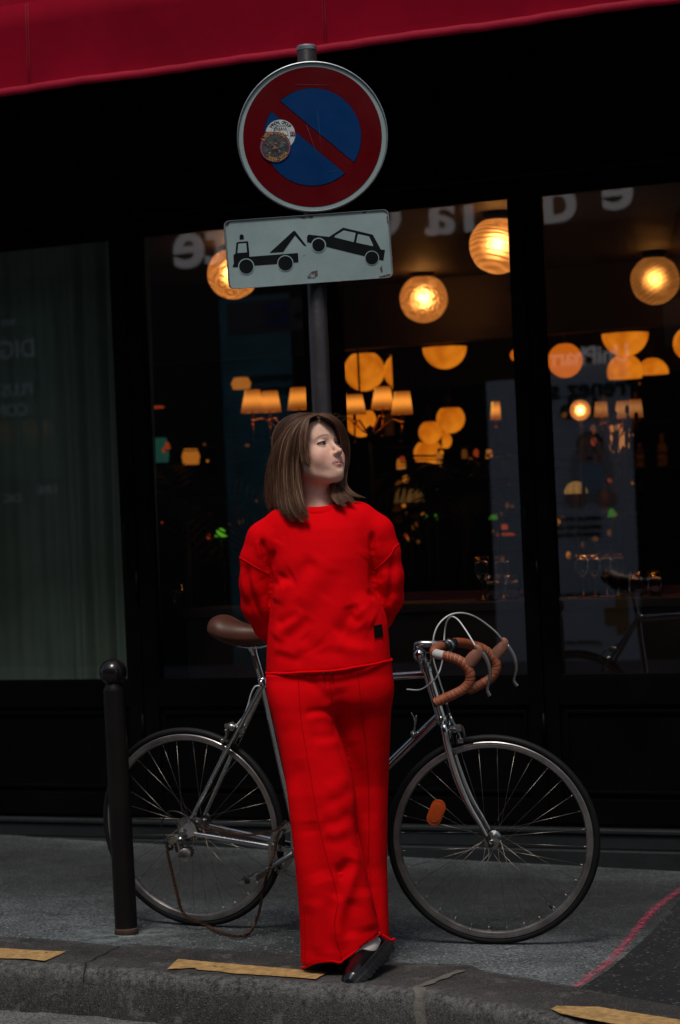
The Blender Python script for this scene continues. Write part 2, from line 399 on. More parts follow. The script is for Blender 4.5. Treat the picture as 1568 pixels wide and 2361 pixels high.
# kerb
def rn(x, s): return (math.sin(x*s*1.7+1)+math.sin(x*s*3.1+2.3)*.6+math.sin(x*s*7.7+.4)*.35)
_t = m_kerb.node_tree; _b = _t.nodes['Principled BSDF']; _l = _b.inputs['Base Color'].links[0].from_socket; _a = _t.nodes.new('ShaderNodeAttribute'); _a.attribute_name = 'Col'; _g = _t.nodes.new('ShaderNodeNewGeometry')
_n = _t.nodes.new('ShaderNodeTexNoise'); _n.inputs['Scale'].default_value = 55; _n.inputs['Detail'].default_value = 8; _n.inputs['Roughness'].default_value = .8; _t.links.new(_g.outputs['Position'], _n.inputs[0])
_q = _t.nodes.new('ShaderNodeMapRange'); _q.inputs[1].default_value = .42; _q.inputs[2].default_value = .62; _t.links.new(_n.outputs[0], _q.inputs[0]); _m = _t.nodes.new('ShaderNodeMath'); _m.operation = 'MULTIPLY'; _t.links.new(_q.outputs[0], _m.inputs[0]); _t.links.new(_a.outputs['Fac'], _m.inputs[1])
_x = _t.nodes.new('ShaderNodeMix'); _x.data_type = 'RGBA'; _t.links.new(_m.outputs[0], _x.inputs[0]); _t.links.new(_l, _x.inputs[6]); _x.inputs[7].default_value = (.30, .31, .30, 1); _t.links.new(_x.outputs[2], _b.inputs['Base Color'])
V = []; Fs = []; prof = 12
for x in xs:
    yi = float(yin(x)); ye = float(yed(x)); z0 = float(zg(x)); j = 0.0014*rn(x, 9); e = 0.004*rn(x, 23)
    pr = [(yi+.012, z0-.03), (yi+.006+e*.6, z0+.001), (yi-.006+e*.6, z0+.0045), ((yi+ye)/2, z0+.005+j*.4), (ye+.05, z0+.004+j*.5), (ye+.025, z0+.001+j), (ye+.008+e, z0-.006+j), (ye-.006+e, z0-.020), (ye-.013+e, z0-.045+j), (ye-.020+e*1.5, z0-.09), (ye-.028+e*1.5, z0+ROADZ+.003), (ye-.03, z0+ROADZ-.03)]
    V += [(x, a, b) for a, b in pr]
for i in range(len(xs)-1):
    for k in range(prof-1): Fs.append((i*prof+k+1, (i+1)*prof+k+1, (i+1)*prof+k, i*prof+k))
tag(link_mesh('kerb', V, Fs, m_kerb, smooth=True, loc=(0, 0, 0), vcol=[((0, 0, 0, 0, .35, .9, 1, .8, .35, .1, 0, 0)[k],)*3+(1,) for x in xs for k in range(prof)]), kind='structure')
mb = MB()
def flat_poly(mb, pts, dz, mi=0, dense=False):
    q = []; rg = random.Random(len(pts)+int(pts[0][0]))
    for i in range(len(pts)):
        A, Bq = pts[i], pts[(i+1) % len(pts)]; m_ = max(1, int(math.hypot(Bq[0]-A[0], Bq[1]-A[1])/9))
        for k in range(m_): q.append(G(A[0]+(Bq[0]-A[0])*k/m_+rg.uniform(-.8, .8), A[1]+(Bq[1]-A[1])*k/m_+rg.uniform(-.35, .35), dz))
    mb.add(q, [tuple(range(len(q)))], mi)
def kerb_joint(a, b, wid):
    A = G(*a, 0); B = G(*b, 0); nn = 10; C_ = []
    A.y = float(yed(A.x))+.045
    for i in range(nn+1):
        c = B.lerp(A, i/nn); C_.append((c.x+.004*math.sin(i*1.7), c.y, .0078))
    y = float(yed(A.x)); x = A.x
    for (dy, dz) in ((.028, .0058), (.010, -.001), (-.004, -.014), (-.0115, -.038), (-.0185, -.085), (-.0275, ROADZ+.004)): C_.append((x+.003*math.sin(dz*60), y+dy-.003, dz))
    V = []
    for k, (x_, y_, dz) in enumerate(C_):
        w_ = wid*(1+.3*math.sin(k*1.9)+.2*math.sin(k*4.3)); V += [(x_-w_, y_, float(zg(x_))+dz), (x_-w_*.3, y_, float(zg(x_))+dz+.001), (x_+w_, y_, float(zg(x_))+dz)]
    mb.add(V, [(3*i+q, 3*i+q+1, 3*i+q+4, 3*i+q+3) for i in range(len(C_)-1) for q in (0, 1)])
kerb_joint((968, 2287), (1062, 2243), .016)
tag(mb.build('kerb_joint', m_mortar), kind='structure')
mb = MB(); kerb_joint((197, 2229), (275, 2187), .0028); tag(mb.build('kerb_joint', mat('joint_shadow_dirt', (0.010, 0.010, 0.009), 0.95)), kind='structure')  # thin dark tar joint between kerb stones
mb = MB()
flat_poly(mb, [(-60, 2180), (0, 2186), (151, 2194), (140, 2200), (103, 2215), (60, 2210), (0, 2209), (-60, 2202)], .0082)
flat_poly(mb, [(410, 2211), (755, 2241), (728, 2257), (640, 2250), (540, 2244), (510, 2240), (455, 2235), (450, 2231), (385, 2234)], .0082)
flat_poly(mb, [(1269, 2326), (1284, 2319), (1379, 2321), (1568, 2351), (1640, 2363), (1640, 2382), (1500, 2372), (1420, 2361), (1330, 2345), (1290, 2335)], .0082)
tag(mb.build('yellow_marking', m_yellow), kind='structure')
mb = MB()
flat_poly(mb, [(1337, 2279), (1349, 2270), (1400, 2238), (1440, 2205), (1480, 2170), (1530, 2120), (1568, 2072), (1700, 1985), (2600, 2010), (2500, 2480), (1568, 2322), (1484, 2307), (1400, 2292)], .004)
tag(mb.build('asphalt_patch', m_patch), kind='structure')
mb = MB()
A = [(1330, 2273), (1365, 2247), (1405, 2216), (1440, 2178), (1475, 2135), (1510, 2095), (1568, 2052), (1640, 2010)]
pp = cr_path([G(a, b, .008) for a, b in A], 8); V = []
Vc = []
for i, c in enumerate(pp):
    d = (pp[min(i+1, len(pp)-1)]-pp[max(i-1, 0)]).normalized(); s = Vector((d.y, -d.x, 0)); w_ = .022
    for k in range(5): V.append(c+s*w_*(k/2-1)); Vc.append(((0, .5, .95, .35, 0)[k],)*3+(1,))
tag(link_mesh('spray_line', V, [(5*i+k, 5*i+k+1, 5*i+k+6, 5*i+k+5) for i in range(len(pp)-1) for k in range(4)], m_chalk, smooth=False, vcol=Vc), kind='structure')
# rough joint between kerb and asphalt, tar crack
mb = MB(); m_tar = mat('joint_dirt', (0.012, 0.012, 0.012), 0.9, bump=(80, .5))
V = []; xx = np.linspace(-1.35, 1.45, 260)
for x in xx:
    y = float(yin(x))+.006; w_ = .003+.002*abs(rn(x, 31)); V += [(x, y-w_+.002*rn(x, 40), float(zg(x))+.0042), (x, y+w_+.002*rn(x, 40), float(zg(x))+.0042)]
mb.add(V, [(2*i, 2*i+2, 2*i+3, 2*i+1) for i in range(len(xx)-1)])
tag(mb.build('pavement_crack', m_tar), kind='structure')
m_stone = mat('stone', (.10, .10, .095), .9, var=(40, .4), bump=(60, 1, 4, .01))
def pebble(px, py, r, label, sc=(1, .8, .6)):
    c = G(px, py, ROADZ); mb = MB(); mb.sphere(c+Vector((0, 0, r*.45)), r, n=14, m=9, ax=sc); rng = random.Random(px)
    mb.v = [tuple(Vector(p)+Vector((rng.uniform(-1, 1), rng.uniform(-1, 1), rng.uniform(-.6, .6)))*r*.22) for p in mb.v]
    tag(mb.build('stone', m_stone), label, 'stone')
pebble(300, 2346, .022, 'lump of broken asphalt lying in the gutter against the kerb', (1.2, .9, .7))
pebble(212, 2334, .008, 'tiny loose pebble in the gutter below the kerb joint')
# ================================================================== SHOP FRONT
m_black = mat('black_lacquer', (0.0022, 0.0022, 0.0026), 0.42, spec=.055, var=(3, .3), bump=(30, .12, 4, .002), rvar=(6, .12))
m_dark = mat('dark_void', (0.006, 0.005, 0.005), 0.8)
m_step = mat('plinth_stone', (0.009, 0.011, 0.012), 0.55, var=(6, .4), bump=(60, .3))
def glass_mat(name, tint=(1, 1, 1)):
    m = bpy.data.materials.new(name); m.use_nodes = True; t = m.node_tree; t.nodes.clear()
    o = t.nodes.new('ShaderNodeOutputMaterial'); mx = t.nodes.new('ShaderNodeMixShader'); fr = t.nodes.new('ShaderNodeFresnel'); fr.inputs[0].default_value = 2.6
    a = t.nodes.new('ShaderNodeBsdfTransparent'); a.inputs[0].default_value = (*tint, 1); b = t.nodes.new('ShaderNodeBsdfGlossy'); b.inputs['Roughness'].default_value = 0.0
    gm = t.nodes.new('ShaderNodeNewGeometry'); iv = t.nodes.new('ShaderNodeMath'); iv.operation = 'SUBTRACT'; iv.inputs[0].default_value = 1; t.links.new(gm.outputs['Backfacing'], iv.inputs[1]); ml = t.nodes.new('ShaderNodeMath'); ml.operation = 'MULTIPLY'; t.links.new(fr.outputs[0], ml.inputs[0]); t.links.new(iv.outputs[0], ml.inputs[1]); t.links.new(ml.outputs[0], mx.inputs[0]); t.links.new(a.outputs[0], mx.inputs[1]); t.links.new(b.outputs[0], mx.inputs[2]); t.links.new(mx.outputs[0], o.inputs[0]); return m
m_glass = glass_mat('window_glass')
shop = thing('cafe_front', 'black lacquered cafe shopfront of glazed folding doors behind the bicycle', 'shopfront', F(0, 0, 0))
ZB, ZT = .71, 2.585
def Ue(px): return UZ(px, 1180)[0]
panes = [(-2.0, Ue(279)), (Ue(345), Ue(720)), (Ue(798), Ue(1203)), (Ue(1269), Ue(1269)+.80)]
wd = panes[2][1]-panes[2][0]
panes[0] = (panes[0][1]-wd-.03, panes[0][1])
gap = panes[2][0]-panes[1][1]
edges = [panes[0][0]-gap/2] + [(panes[i][1]+panes[i+1][0])/2 for i in range(3)] + [panes[3][1]+gap/2]
# wall and fascia
mb = MB()
mb.fbox(-14, edges[0], 0, .35, 0, 3.4); mb.fbox(edges[-1], 9, 0, .35, 0, 3.4)
mb.fbox(-14, 9, -.02, .35, 2.745, 3.4)
for z0, z1, v in ((2.66, 2.745, -.03), (2.80, 2.83, -.05), (3.18, 3.22, -.05), (3.25, 3.30, -.08)): mb.fbox(-14, 9, v, -.021 if v < -.02 else 0, z0, z1)
mb.build('fascia', m_black, shop, bevel=.004)
mb = MB(); m_wallup = mat('upper_wall_stone', (.22, .20, .17), .85, var=(2, .15), bump=(20, .3))
mb.fbox(-14, 9, .02, .4, 3.402, 8.6)
up = mb.build('upper_wall', m_wallup, shop)
for k in range(-4, 4):
    f2 = MB(); f2.fbox(k*2.2, k*2.2+1.1, -.02, .019, 4.3, 6.3); w2 = f2.build('window', mat('upper_window', (.02, .02, .025), .15), up)
mb = MB(); mb.fbox(-14, 9, -.05, .35, -.05, .045); mb.fbox(-14, 9, -.025, .33, .0455, .105); mb.fbox(-14, 9, -.035, .33, .1055, .125); mb.build('plinth', m_step, shop, bevel=.005)
m_line = mat('worn_edge', (.05, .05, .05), .5)
for i, (a, b) in enumerate(panes):
    lo, hi = edges[i]+.003, edges[i+1]-.003
    mb = MB()
    zc0, zc1 = .14, 2.655
    mb.fbox(lo, a, 0, .05, zc0, zc1); mb.fbox(b, hi, 0, .05, zc0, zc1)
    mb.fbox(a, b, .002, .048, ZT, zc1); mb.fbox(a, b, .002, .048, .60, ZB); mb.fbox(a, b, .002, .048, zc0, .235)
    # sub panels
    mb.fbox(a, b, .018, .035, .235, .60)
    for (x0, x1, z0, z1) in ((a+.02, b-.02, .255, .268), (a+.02, b-.02, .567, .58)): mb.fbox(x0, x1, .006, .0178, z0, z1)
    for x0 in (a+.02, b-.033): mb.fbox(x0, x0+.013, .006, .0178, .2685, .5665)
    # glazing beads
    mb.fbox(a, a+.008, .004, .022, ZB+.0085, ZT-.0085); mb.fbox(b-.008, b, .004, .022, ZB+.0085, ZT-.0085); mb.fbox(a, b, .004, .022, ZB, ZB+.008); mb.fbox(a, b, .004, .022, ZT-.008, ZT)
    d = mb.build('door', m_black, shop, bevel=.002)
    g = MB(); g.fbox(a+.001, b-.001, .0265, .0325, ZB+.0005, ZT-.0005); g.build('glass_pane', m_glass, d)
    h = MB()
    for zz in (2.40, .45, 1.05): h.cyl(F(hi+.0, -.008, zz), F(hi, -.008, zz+.12), .008, n=10)
    h.split('hinge', m_black, d)
    if i in (0, 2):
        k = MB(); k.tube(cr_path([F(hi-.03, -.0, 1.18), F(hi-.03, -.035, 1.20), F(hi-.03, -.04, 1.35), F(hi-.03, -.0, 1.37)], 4), .007, 8); k.build('handle', m_black, d)
# awning
m_awn = mat('crimson_canvas', (0.205, 0.0006, 0.011), 0.85, spec=.08, var=(2.0, .22), bump=(260, .35, 2, .001))
m_awn2 = mat('crimson_hem_tape', (0.30, 0.004, 0.022), 0.6, spec=.2, var=(3, .2), bump=(120, .3))
m_awns = mat('crimson_stitching', (0.24, .015, .02), .8)
AV = -1.05
def AZ(px, py): u, z = UZ(px, py, AV); return u, z
u0, z0 = AZ(0, 222); u1, z1 = AZ(1568, 5); sl_ = (z1-z0)/(u1-u0); zb_ = z0-u0*sl_
def aw(u): return zb_+sl_*u
awn = thing('awning', 'crimson canvas awning with a plain valance across the top of the cafe front', 'awning', F(0, -1.05, aw(0)))
us = np.linspace(-9, 7, 260)
def wob(u): return .004*math.sin(u*1.1+.5)+.0012*math.sin(u*31)*max(0, math.sin(u*4.0))+.006*math.sin(u*2.3)+.003*math.sin(u*6.1+1)+.0015*math.sin(u*17)
mb = MB(); V = []; H = .34
pro = [(0.0, 0.0), (.012, -.004), (.03, -.001), (.055, .003), (.15, .0), (.25, .002), (H, .0)]
for u in us:
    for (h, dv) in pro: V.append(F(u, AV+dv+wob(u)*(1-h/H), aw(u)+h+.002*math.sin(u*9)*(1-h/H)))
n = len(pro); mb.add(V, [(i*n+j, (i+1)*n+j, (i+1)*n+j+1, i*n+j+1) for i in range(len(us)-1) for j in range(n-1)], 0, True)
o = mb.build('valance', m_awn, awn); s_ = o.modifiers.new('s', 'SOLIDIFY'); s_.thickness = .0015
mb = MB(); V = []
for u in us:
    for (h, dv) in ((-.004, -.003), (.0, -.0085), (.012, -.010), (.026, -.0085), (.028, -.003)): V.append(F(u, AV+dv+wob(u), aw(u)+h+.002*math.sin(u*9)+.0012*math.sin(u*37)))
n = 5; mb.add(V, [(i*n+j, (i+1)*n+j, (i+1)*n+j+1, i*n+j+1) for i in range(len(us)-1) for j in range(n-1)], 0, True)
mb.build('hem', m_awn2, awn)
mb = MB()
for k, u in enumerate([AZ(70, 190)[0], AZ(748, 60)[0], AZ(70, 190)[0]-1.3, AZ(748, 60)[0]+1.5]):
    for du in (-.004, .006): mb.tube([F(u+du, AV-.004+wob(u)*(1-h/H), aw(u)+h) for h in (.035, .12, .22, .335)], .0009, 5)
mb.split('seam', m_awns, awn)
mb = MB(); V = []
for u in us: V += [F(u, AV, aw(u)+H), F(u, -.03, aw(u)+H+.55)]
mb.add(V, [(2*i, 2*i+2, 2*i+3, 2*i+1) for i in range(len(us)-1)], 0, True); o = mb.build('canopy', m_awn, awn); s_ = o.modifiers.new('s', 'SOLIDIFY'); s_.thickness = .002
mb = MB(); mb.tube([F(-9, AV+.03, aw(-9)+H-.02), F(7, AV+.03, aw(7)+H-.02)], .02, 10)
for u in (-5, -2.3, 1.9, 4.5): mb.tube([F(u, AV+.03, aw(u)+H-.02), F(u, -.03, aw(u)+H+.3)], .013, 8)
mb.build('awning_frame', m_black, awn)

# ================================================================== OPPOSITE SIDE OF THE STREET (seen mirrored in the glass)
m_opw = mat('opposite_stone', (.10, .09, .08), .85, var=(1.5, .2), bump=(20, .3))
m_opd = mat('opposite_dark_front', (.01, .012, .016), .4)
m_white = mat('poster_white', (.80, .84, .86), .6, var=(4, .06)); m_ltr = mat('white_letters', (.80, .82, .84), .5); m_sgl = mat('backlit_letters', (.8, .8, .8), .5, emis=(.9, .84, .82), es=.28)  # glow added to the sign letters to brighten their mirror image
m_teal = mat('poster_teal', (.10, .30, .33), .6, var=(2, .3)); m_blue = mat('poster_blue', (.02, .07, .25), .6); m_skin2 = mat('poster_skin', (.66, .40, .32), .7)
m_ink = mat('poster_ink', (.02, .045, .03), .7); m_yel = mat('poster_yellow', (.45, .26, .04), .7); m_grn = mat('poster_green', (.07, .13, .09), .7, var=(2, .3))
opp = thing('pharmacy_building', 'pharmacy building across the street mirrored in the cafe glass', 'building', F(-10, -OPP-.2, 0))
def OB(mb, x0, y0, x1, y1, d0, d1, mi=0):    # box on the opposite front from mirrored pixels
    a = RF(x0, y0); b = RF(x1, y1); us_ = sorted((a[0], b[0])); zs_ = sorted((a[1], b[1])); mb.fbox(us_[0], us_[1], -OPP-d0, -OPP+d1, zs_[0], zs_[1], mi)
mb = MB(); mb.fbox(-30, 14, -OPP-4, -OPP-.1, -.15, 7.6); mb.build('wall', m_opw, opp)
mb = MB(); mb.fbox(-22, 8, -OPP-.095, -OPP-.03, -.12, 3.9); mb.build('shopfront', m_opd, opp)
ex, ey = -eu, Vector((0, 0, 1))
def OT(mb, body, px, py, hpx, mi=0, sx=1.0, lift=.03, off=0.0):
    a = RF(px, py); b = RF(px, py-hpx); size = abs(b[1]-a[1])/0.69
    add_text(mb, body, size, F(a[0], -OPP+lift, a[1]), ex, ey, mi, .012, sx, off)
mb = MB()
for ch, x, y, h in (('e', 440, 566, 112), ('t', 505, 560, 108), ('C', 880, 508, 100), ('a', 1018, 492, 108), ('l', 1084, 484, 112), ('d', 1292, 462, 112), ('e', 1427, 436, 104)):
    OT(mb, ch, x, y, h, sx=1.12, off=.018)
mb.split('sign_lettering', m_sgl, opp)
po = MB(); OB(po, 1262, 845, 1482, 1545, .02, .0); OB(po, 1120, 880, 1222, 1545, .02, .0)
pc = po.build('poster', m_white, opp, bevel=.01); pc['label'] = 'white baby care poster in the pharmacy window'
mb = MB(); OT(mb, 'Prenez s', 1372, 895, 44, lift=.006, off=.015); OT(mb, 'de b', 1345, 943, 44, lift=.006, off=.015)
for k, y in enumerate((1195, 1215, 1232, 1370, 1480)): OT(mb, 'paiement sans contact', 1320, y, 9, lift=.006, sx=1.2)
mb.build('poster_lettering', m_ink, opp)
def odisc(mb, px, py, rx, ry, mi, lift=.004, n=28):
    c = RF(px, py); e = RF(px+rx, py); g_ = RF(px, py-ry); a = abs(e[0]-c[0]); b = abs(g_[1]-c[1])
    V = [F(c[0]+a*math.cos(2*pi*k/n), -OPP+lift, c[1]+b*math.sin(2*pi*k/n)) for k in range(n)]; mb.add(V, [tuple(range(n))], mi)
mb = MB(); odisc(mb, 1364, 1085, 50, 72, 0, .004); odisc(mb, 1362, 1040, 30, 38, 1, .007); odisc(mb, 1362, 1022, 32, 26, 2, .006); odisc(mb, 1364, 1100, 36, 36, 3, .008); odisc(mb, 1330, 1150, 26, 20, 1, .009); odisc(mb, 1400, 1150, 26, 20, 1, .009)
odisc(mb, 1352, 1036, 4, 3, 2, .010); odisc(mb, 1372, 1036, 4, 3, 2, .010); odisc(mb, 1362, 1056, 9, 3, 2, .010)
mb.build('poster_picture', [mat('poster_mist', (.52, .56, .54), .7), m_skin2, mat('poster_brown', (.14, .08, .06), .7), mat('poster_jumper', (.50, .60, .72), .7)], opp)
mb = MB(); OB(mb, 1395, 1400, 1450, 1440, 0, .01); OB(mb, 1420, 1370, 1452, 1460, 0, .012); mb.build('flyer', m_yel, opp)
mb = MB(); OT(mb, 'UniPharm', 1348, 822, 38, lift=.012, off=.02); mb.build('brand_lettering', m_sgl, opp)
mb = MB(); OB(mb, 505, 690, 705, 1560, .02, .0); mb.build('teal_poster', m_teal, opp)
mb = MB(); OB(mb, 525, 700, 705, 760, 0, .008, 0); OB(mb, 615, 700, 668, 748, .0, .012, 1); OT(mb, 'Ve', 640, 724, 26, 0, lift=.016); OT(mb, 'pra', 700, 722, 22, 2, lift=.012); OT(mb, 'BON NETTOYAGE', 640, 872, 15, 2, lift=.006); OT(mb, 'POUR CHAQUE', 640, 900, 15, 2, lift=.006)
OB(mb, 545, 980, 560, 1560, 0, .008, 3)
mb.build('teal_poster_print', [mat('poster_grey', (.12, .12, .12), .6), m_blue, m_ink, mat('pale_strip', (.2, .24, .25), .6)], opp)
mb = MB(); OB(mb, -120, 720, 140, 1100, .02, 0.0, 0); mb.build('green_poster', m_grn, opp)
mb = MB()
OT(mb, 'NO', 22, 745, 14, lift=.006); OT(mb, 'DIGE', 30, 808, 40, lift=.006); OT(mb, 'PLUS', 42, 900, 28, lift=.006); OT(mb, 'CONF', 20, 948, 28, lift=.006); OT(mb, 'UNE', 110, 1130, 20, lift=.006); OT(mb, 'DIG', 30, 1150, 20, lift=.006)
mb.build('green_poster_lettering', m_ltr, opp)
mb = MB()
for k in range(-12, 5): mb.fbox(k*1.9, k*1.9+.9, -OPP-.099, -OPP-.06, 4.4, 6.4)
mb.build('upper_windows', m_opd, opp)
# ================================================================== CAFE INTERIOR
CE = 2.66
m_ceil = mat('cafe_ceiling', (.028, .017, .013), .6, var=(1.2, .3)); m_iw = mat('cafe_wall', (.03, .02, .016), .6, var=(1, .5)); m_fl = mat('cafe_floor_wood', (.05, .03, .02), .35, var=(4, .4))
m_brass = mat('brass', (.75, .30, .10), .3, 1.0); m_bk = mat('dark_metal', (.012, .010, .009), .4, .6)
room = thing('cafe_room', 'dim brown dining room behind the cafe glass', 'room', F(0, 3, .06))
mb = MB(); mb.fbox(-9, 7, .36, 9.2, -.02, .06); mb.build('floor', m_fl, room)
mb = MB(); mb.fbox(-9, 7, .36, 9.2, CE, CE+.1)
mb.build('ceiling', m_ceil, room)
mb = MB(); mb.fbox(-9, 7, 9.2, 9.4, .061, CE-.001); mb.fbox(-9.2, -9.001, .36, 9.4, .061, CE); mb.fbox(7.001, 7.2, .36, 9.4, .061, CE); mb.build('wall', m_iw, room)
mb = MB(); mb.fbox(-9, 7, 3.55, 3.9, CE-.34, CE-.002); mb.fbox(-9, 7, 6.3, 6.5, CE-.45, CE-.002); mb.fbox(-9, 7, 3.5, 3.549, CE-.36, CE-.30)
mb.build('beam', m_iw, room)
def glow(name, col, s): return mat(name, (.02, .008, .002), .6, emis=col, es=s)
def opal_mat():
    m = mat('opal_glass_lit', (.3, .15, .05), .5); t = m.node_tree; b = t.nodes['Principled BSDF']; tc = t.nodes.new('ShaderNodeTexCoord')
    n = t.nodes.new('ShaderNodeTexNoise'); n.inputs['Scale'].default_value = 9; t.links.new(tc.outputs['Object'], n.inputs['Vector'])
    r = t.nodes.new('ShaderNodeValToRGB'); r.color_ramp.elements[0].position = .3; r.color_ramp.elements[0].color = (.46, .095, .002, 1); r.color_ramp.elements[1].position = .7; r.color_ramp.elements[1].color = (.80, .225, .010, 1)
    t.links.new(n.outputs[0], r.inputs[0]); t.links.new(r.outputs[0], b.inputs['Emission Color']); b.inputs['Emission Strength'].default_value = ES; return m
m_opal = opal_mat(); m_opal2 = glow('deep_orange_glass_lit', (.58, .12, .006), 1.0); m_dim = glow('dim_amber_glass_lit', (.16, .055, .006), 1.0)
def relief_globe(name, kind, seed, k_em=1.0):
    m = bpy.data.materials.new(name); m.use_nodes = True; t = m.node_tree; t.nodes.clear(); L = t.links
    o = t.nodes.new('ShaderNodeOutputMaterial'); tc = t.nodes.new('ShaderNodeTexCoord'); mp = t.nodes.new('ShaderNodeMapping'); mp.inputs['Rotation'].default_value = (seed*.7, seed*1.3, seed*.4); L.new(tc.outputs['Object'], mp.inputs[0])
    if kind == 'stripe':
        w_ = t.nodes.new('ShaderNodeTexWave'); w_.inputs['Scale'].default_value = 16; w_.inputs['Distortion'].default_value = 2.2; w_.inputs['Detail'].default_value = 1; w_.inputs['Detail Scale'].default_value = .8
        L.new(mp.outputs[0], w_.inputs[0]); h1 = w_.outputs['Fac']
        v = t.nodes.new('ShaderNodeTexVoronoi'); v.inputs['Scale'].default_value = 42; L.new(mp.outputs[0], v.inputs[0])
        n = t.nodes.new('ShaderNodeTexNoise'); n.inputs['Scale'].default_value = 7; L.new(mp.outputs[0], n.inputs[0])
        q = t.nodes.new('ShaderNodeMapRange'); q.inputs[1].default_value = .48; q.inputs[2].default_value = .52; L.new(n.outputs[0], q.inputs[0])
        mx = t.nodes.new('ShaderNodeMix'); L.new(q.outputs[0], mx.inputs[0]); L.new(h1, mx.inputs[2]); L.new(v.outputs['Distance'], mx.inputs[3]); hh = mx.outputs[0]
    else:
        v = t.nodes.new('ShaderNodeTexVoronoi'); v.inputs['Scale'].default_value = 15; v.feature = 'F1'; L.new(mp.outputs[0], v.inputs[0])
        s_ = t.nodes.new('ShaderNodeMath'); s_.operation = 'SINE'; k = t.nodes.new('ShaderNodeMath'); k.operation = 'MULTIPLY'; k.inputs[1].default_value = 16; L.new(v.outputs['Distance'], k.inputs[0]); L.new(k.outputs[0], s_.inputs[0]); hh = s_.outputs[0]
    bp = t.nodes.new('ShaderNodeBump'); bp.inputs['Strength'].default_value = .8; bp.inputs['Distance'].default_value = .006; L.new(hh, bp.inputs['Height'])
    rf = t.nodes.new('ShaderNodeBsdfRefraction'); rf.inputs['IOR'].default_value = 1.35; rf.inputs['Roughness'].default_value = .86; rf.inputs['Color'].default_value = (1*min(1, k_em*1.3), .60*min(1, k_em*1.2), .26*min(1, k_em), 1); L.new(bp.outputs[0], rf.inputs['Normal'])
    em = t.nodes.new('ShaderNodeEmission')
    r = t.nodes.new('ShaderNodeValToRGB'); r.color_ramp.elements[0].color = (.20, .062, .011, 1); r.color_ramp.elements[1].color = (.52, .195, .045, 1); r.color_ramp.elements[0].position = .2; r.color_ramp.elements[1].position = .8
    L.new(hh, r.inputs[0]); L.new(r.outputs[0], em.inputs[0]); em.inputs[1].default_value = .72*k_em*ES
    gl = t.nodes.new('ShaderNodeBsdfGlossy'); gl.inputs['Roughness'].default_value = .25; L.new(bp.outputs[0], gl.inputs['Normal'])
    a1 = t.nodes.new('ShaderNodeAddShader'); L.new(rf.outputs[0], a1.inputs[0]); L.new(em.outputs[0], a1.inputs[1])
    m2 = t.nodes.new('ShaderNodeMixShader'); m2.inputs[0].default_value = .04; L.new(a1.outputs[0], m2.inputs[1]); L.new(gl.outputs[0], m2.inputs[2]); L.new(m2.outputs[0], o.inputs[0]); return m
m_r1 = relief_globe('moulded_glass_stripes', 'stripe', 1.0); m_r3 = relief_globe('amber_moulded_glass', 'stripe', 2.6, .42); m_r2 = relief_globe('moulded_glass_flowers', 'flower', 2.0)
m_bulb = glow('light_bulb', (1.0, .66, .32), 24.0)
def ceiling_lamp(px, py, rpx, Y, m, label, cz=None):
    c = P(px, py, Y); r = rpx/FPX*Y; t = thing('ceiling_lamp', label, 'ceiling lamp', (c.x, c.y, CE), 'moulded glass ceiling lamps in the cafe')
    mb = MB(); X, Yv, Z = Vector((1, 0, 0)), Vector((0, 1, 0)), Vector((0, 0, 1))
    n = 40; mm = 24; V = []; amp = .018
    for i in range(mm+1):
        th = .42+(pi-.42)*i/mm
        for k in range(n):
            ph = 2*pi*k/n; rr = r*(1+amp*math.sin(ph*7)*math.sin(th*6)*math.sin(th))
            V.append(c+Vector((math.sin(th)*math.cos(ph), math.sin(th)*math.sin(ph), math.cos(th)))*rr)
    mb.add(V, [(i*n+k, (i+1)*n+k, (i+1)*n+(k+1) % n, i*n+(k+1) % n) for i in range(mm) for k in range(n)], 0, True)
    mb.build('globe', m, t, )
    tp = c.z+r*.90
    mb = MB(); mb.revolve([(0.001, 0), (r*.50, 0), (r*.50, .03), (r*.42, .035), (r*.42, CE-tp-.002), (.001, CE-tp-.002)], (c.x, c.y, tp), Z, X, Yv, 32); mb.build('mount', m_bk, t)
    mb = MB(); mb.sphere(c+Vector((0, 0, .005)), r*.20, n=16, m=10); mb.build('bulb', m_bulb, t); mb = MB(); mb.tube([c+Vector((0, 0, r*.18)), c+Vector((0, 0, r*.9))], .006, 8); mb.build('stem', m_bk, t)
    return t
ceiling_lamp(537, 631, 59, 11.4, m_r2, 'moulded glass globe lamp half hidden behind the left end of the tow away plate')
ceiling_lamp(1148, 566, 66, 10.52, m_r1, 'largest striped glass globe lamp cut by the black door post right of the signs')
ceiling_lamp(977, 689, 55.5, 13.1, m_r2, 'flower moulded glass globe lamp below and right of the tow away plate')
ceiling_lamp(1510.5, 646, 56.5, 12.5, m_r3, 'deep amber glass globe lamp near the right edge of the photo')
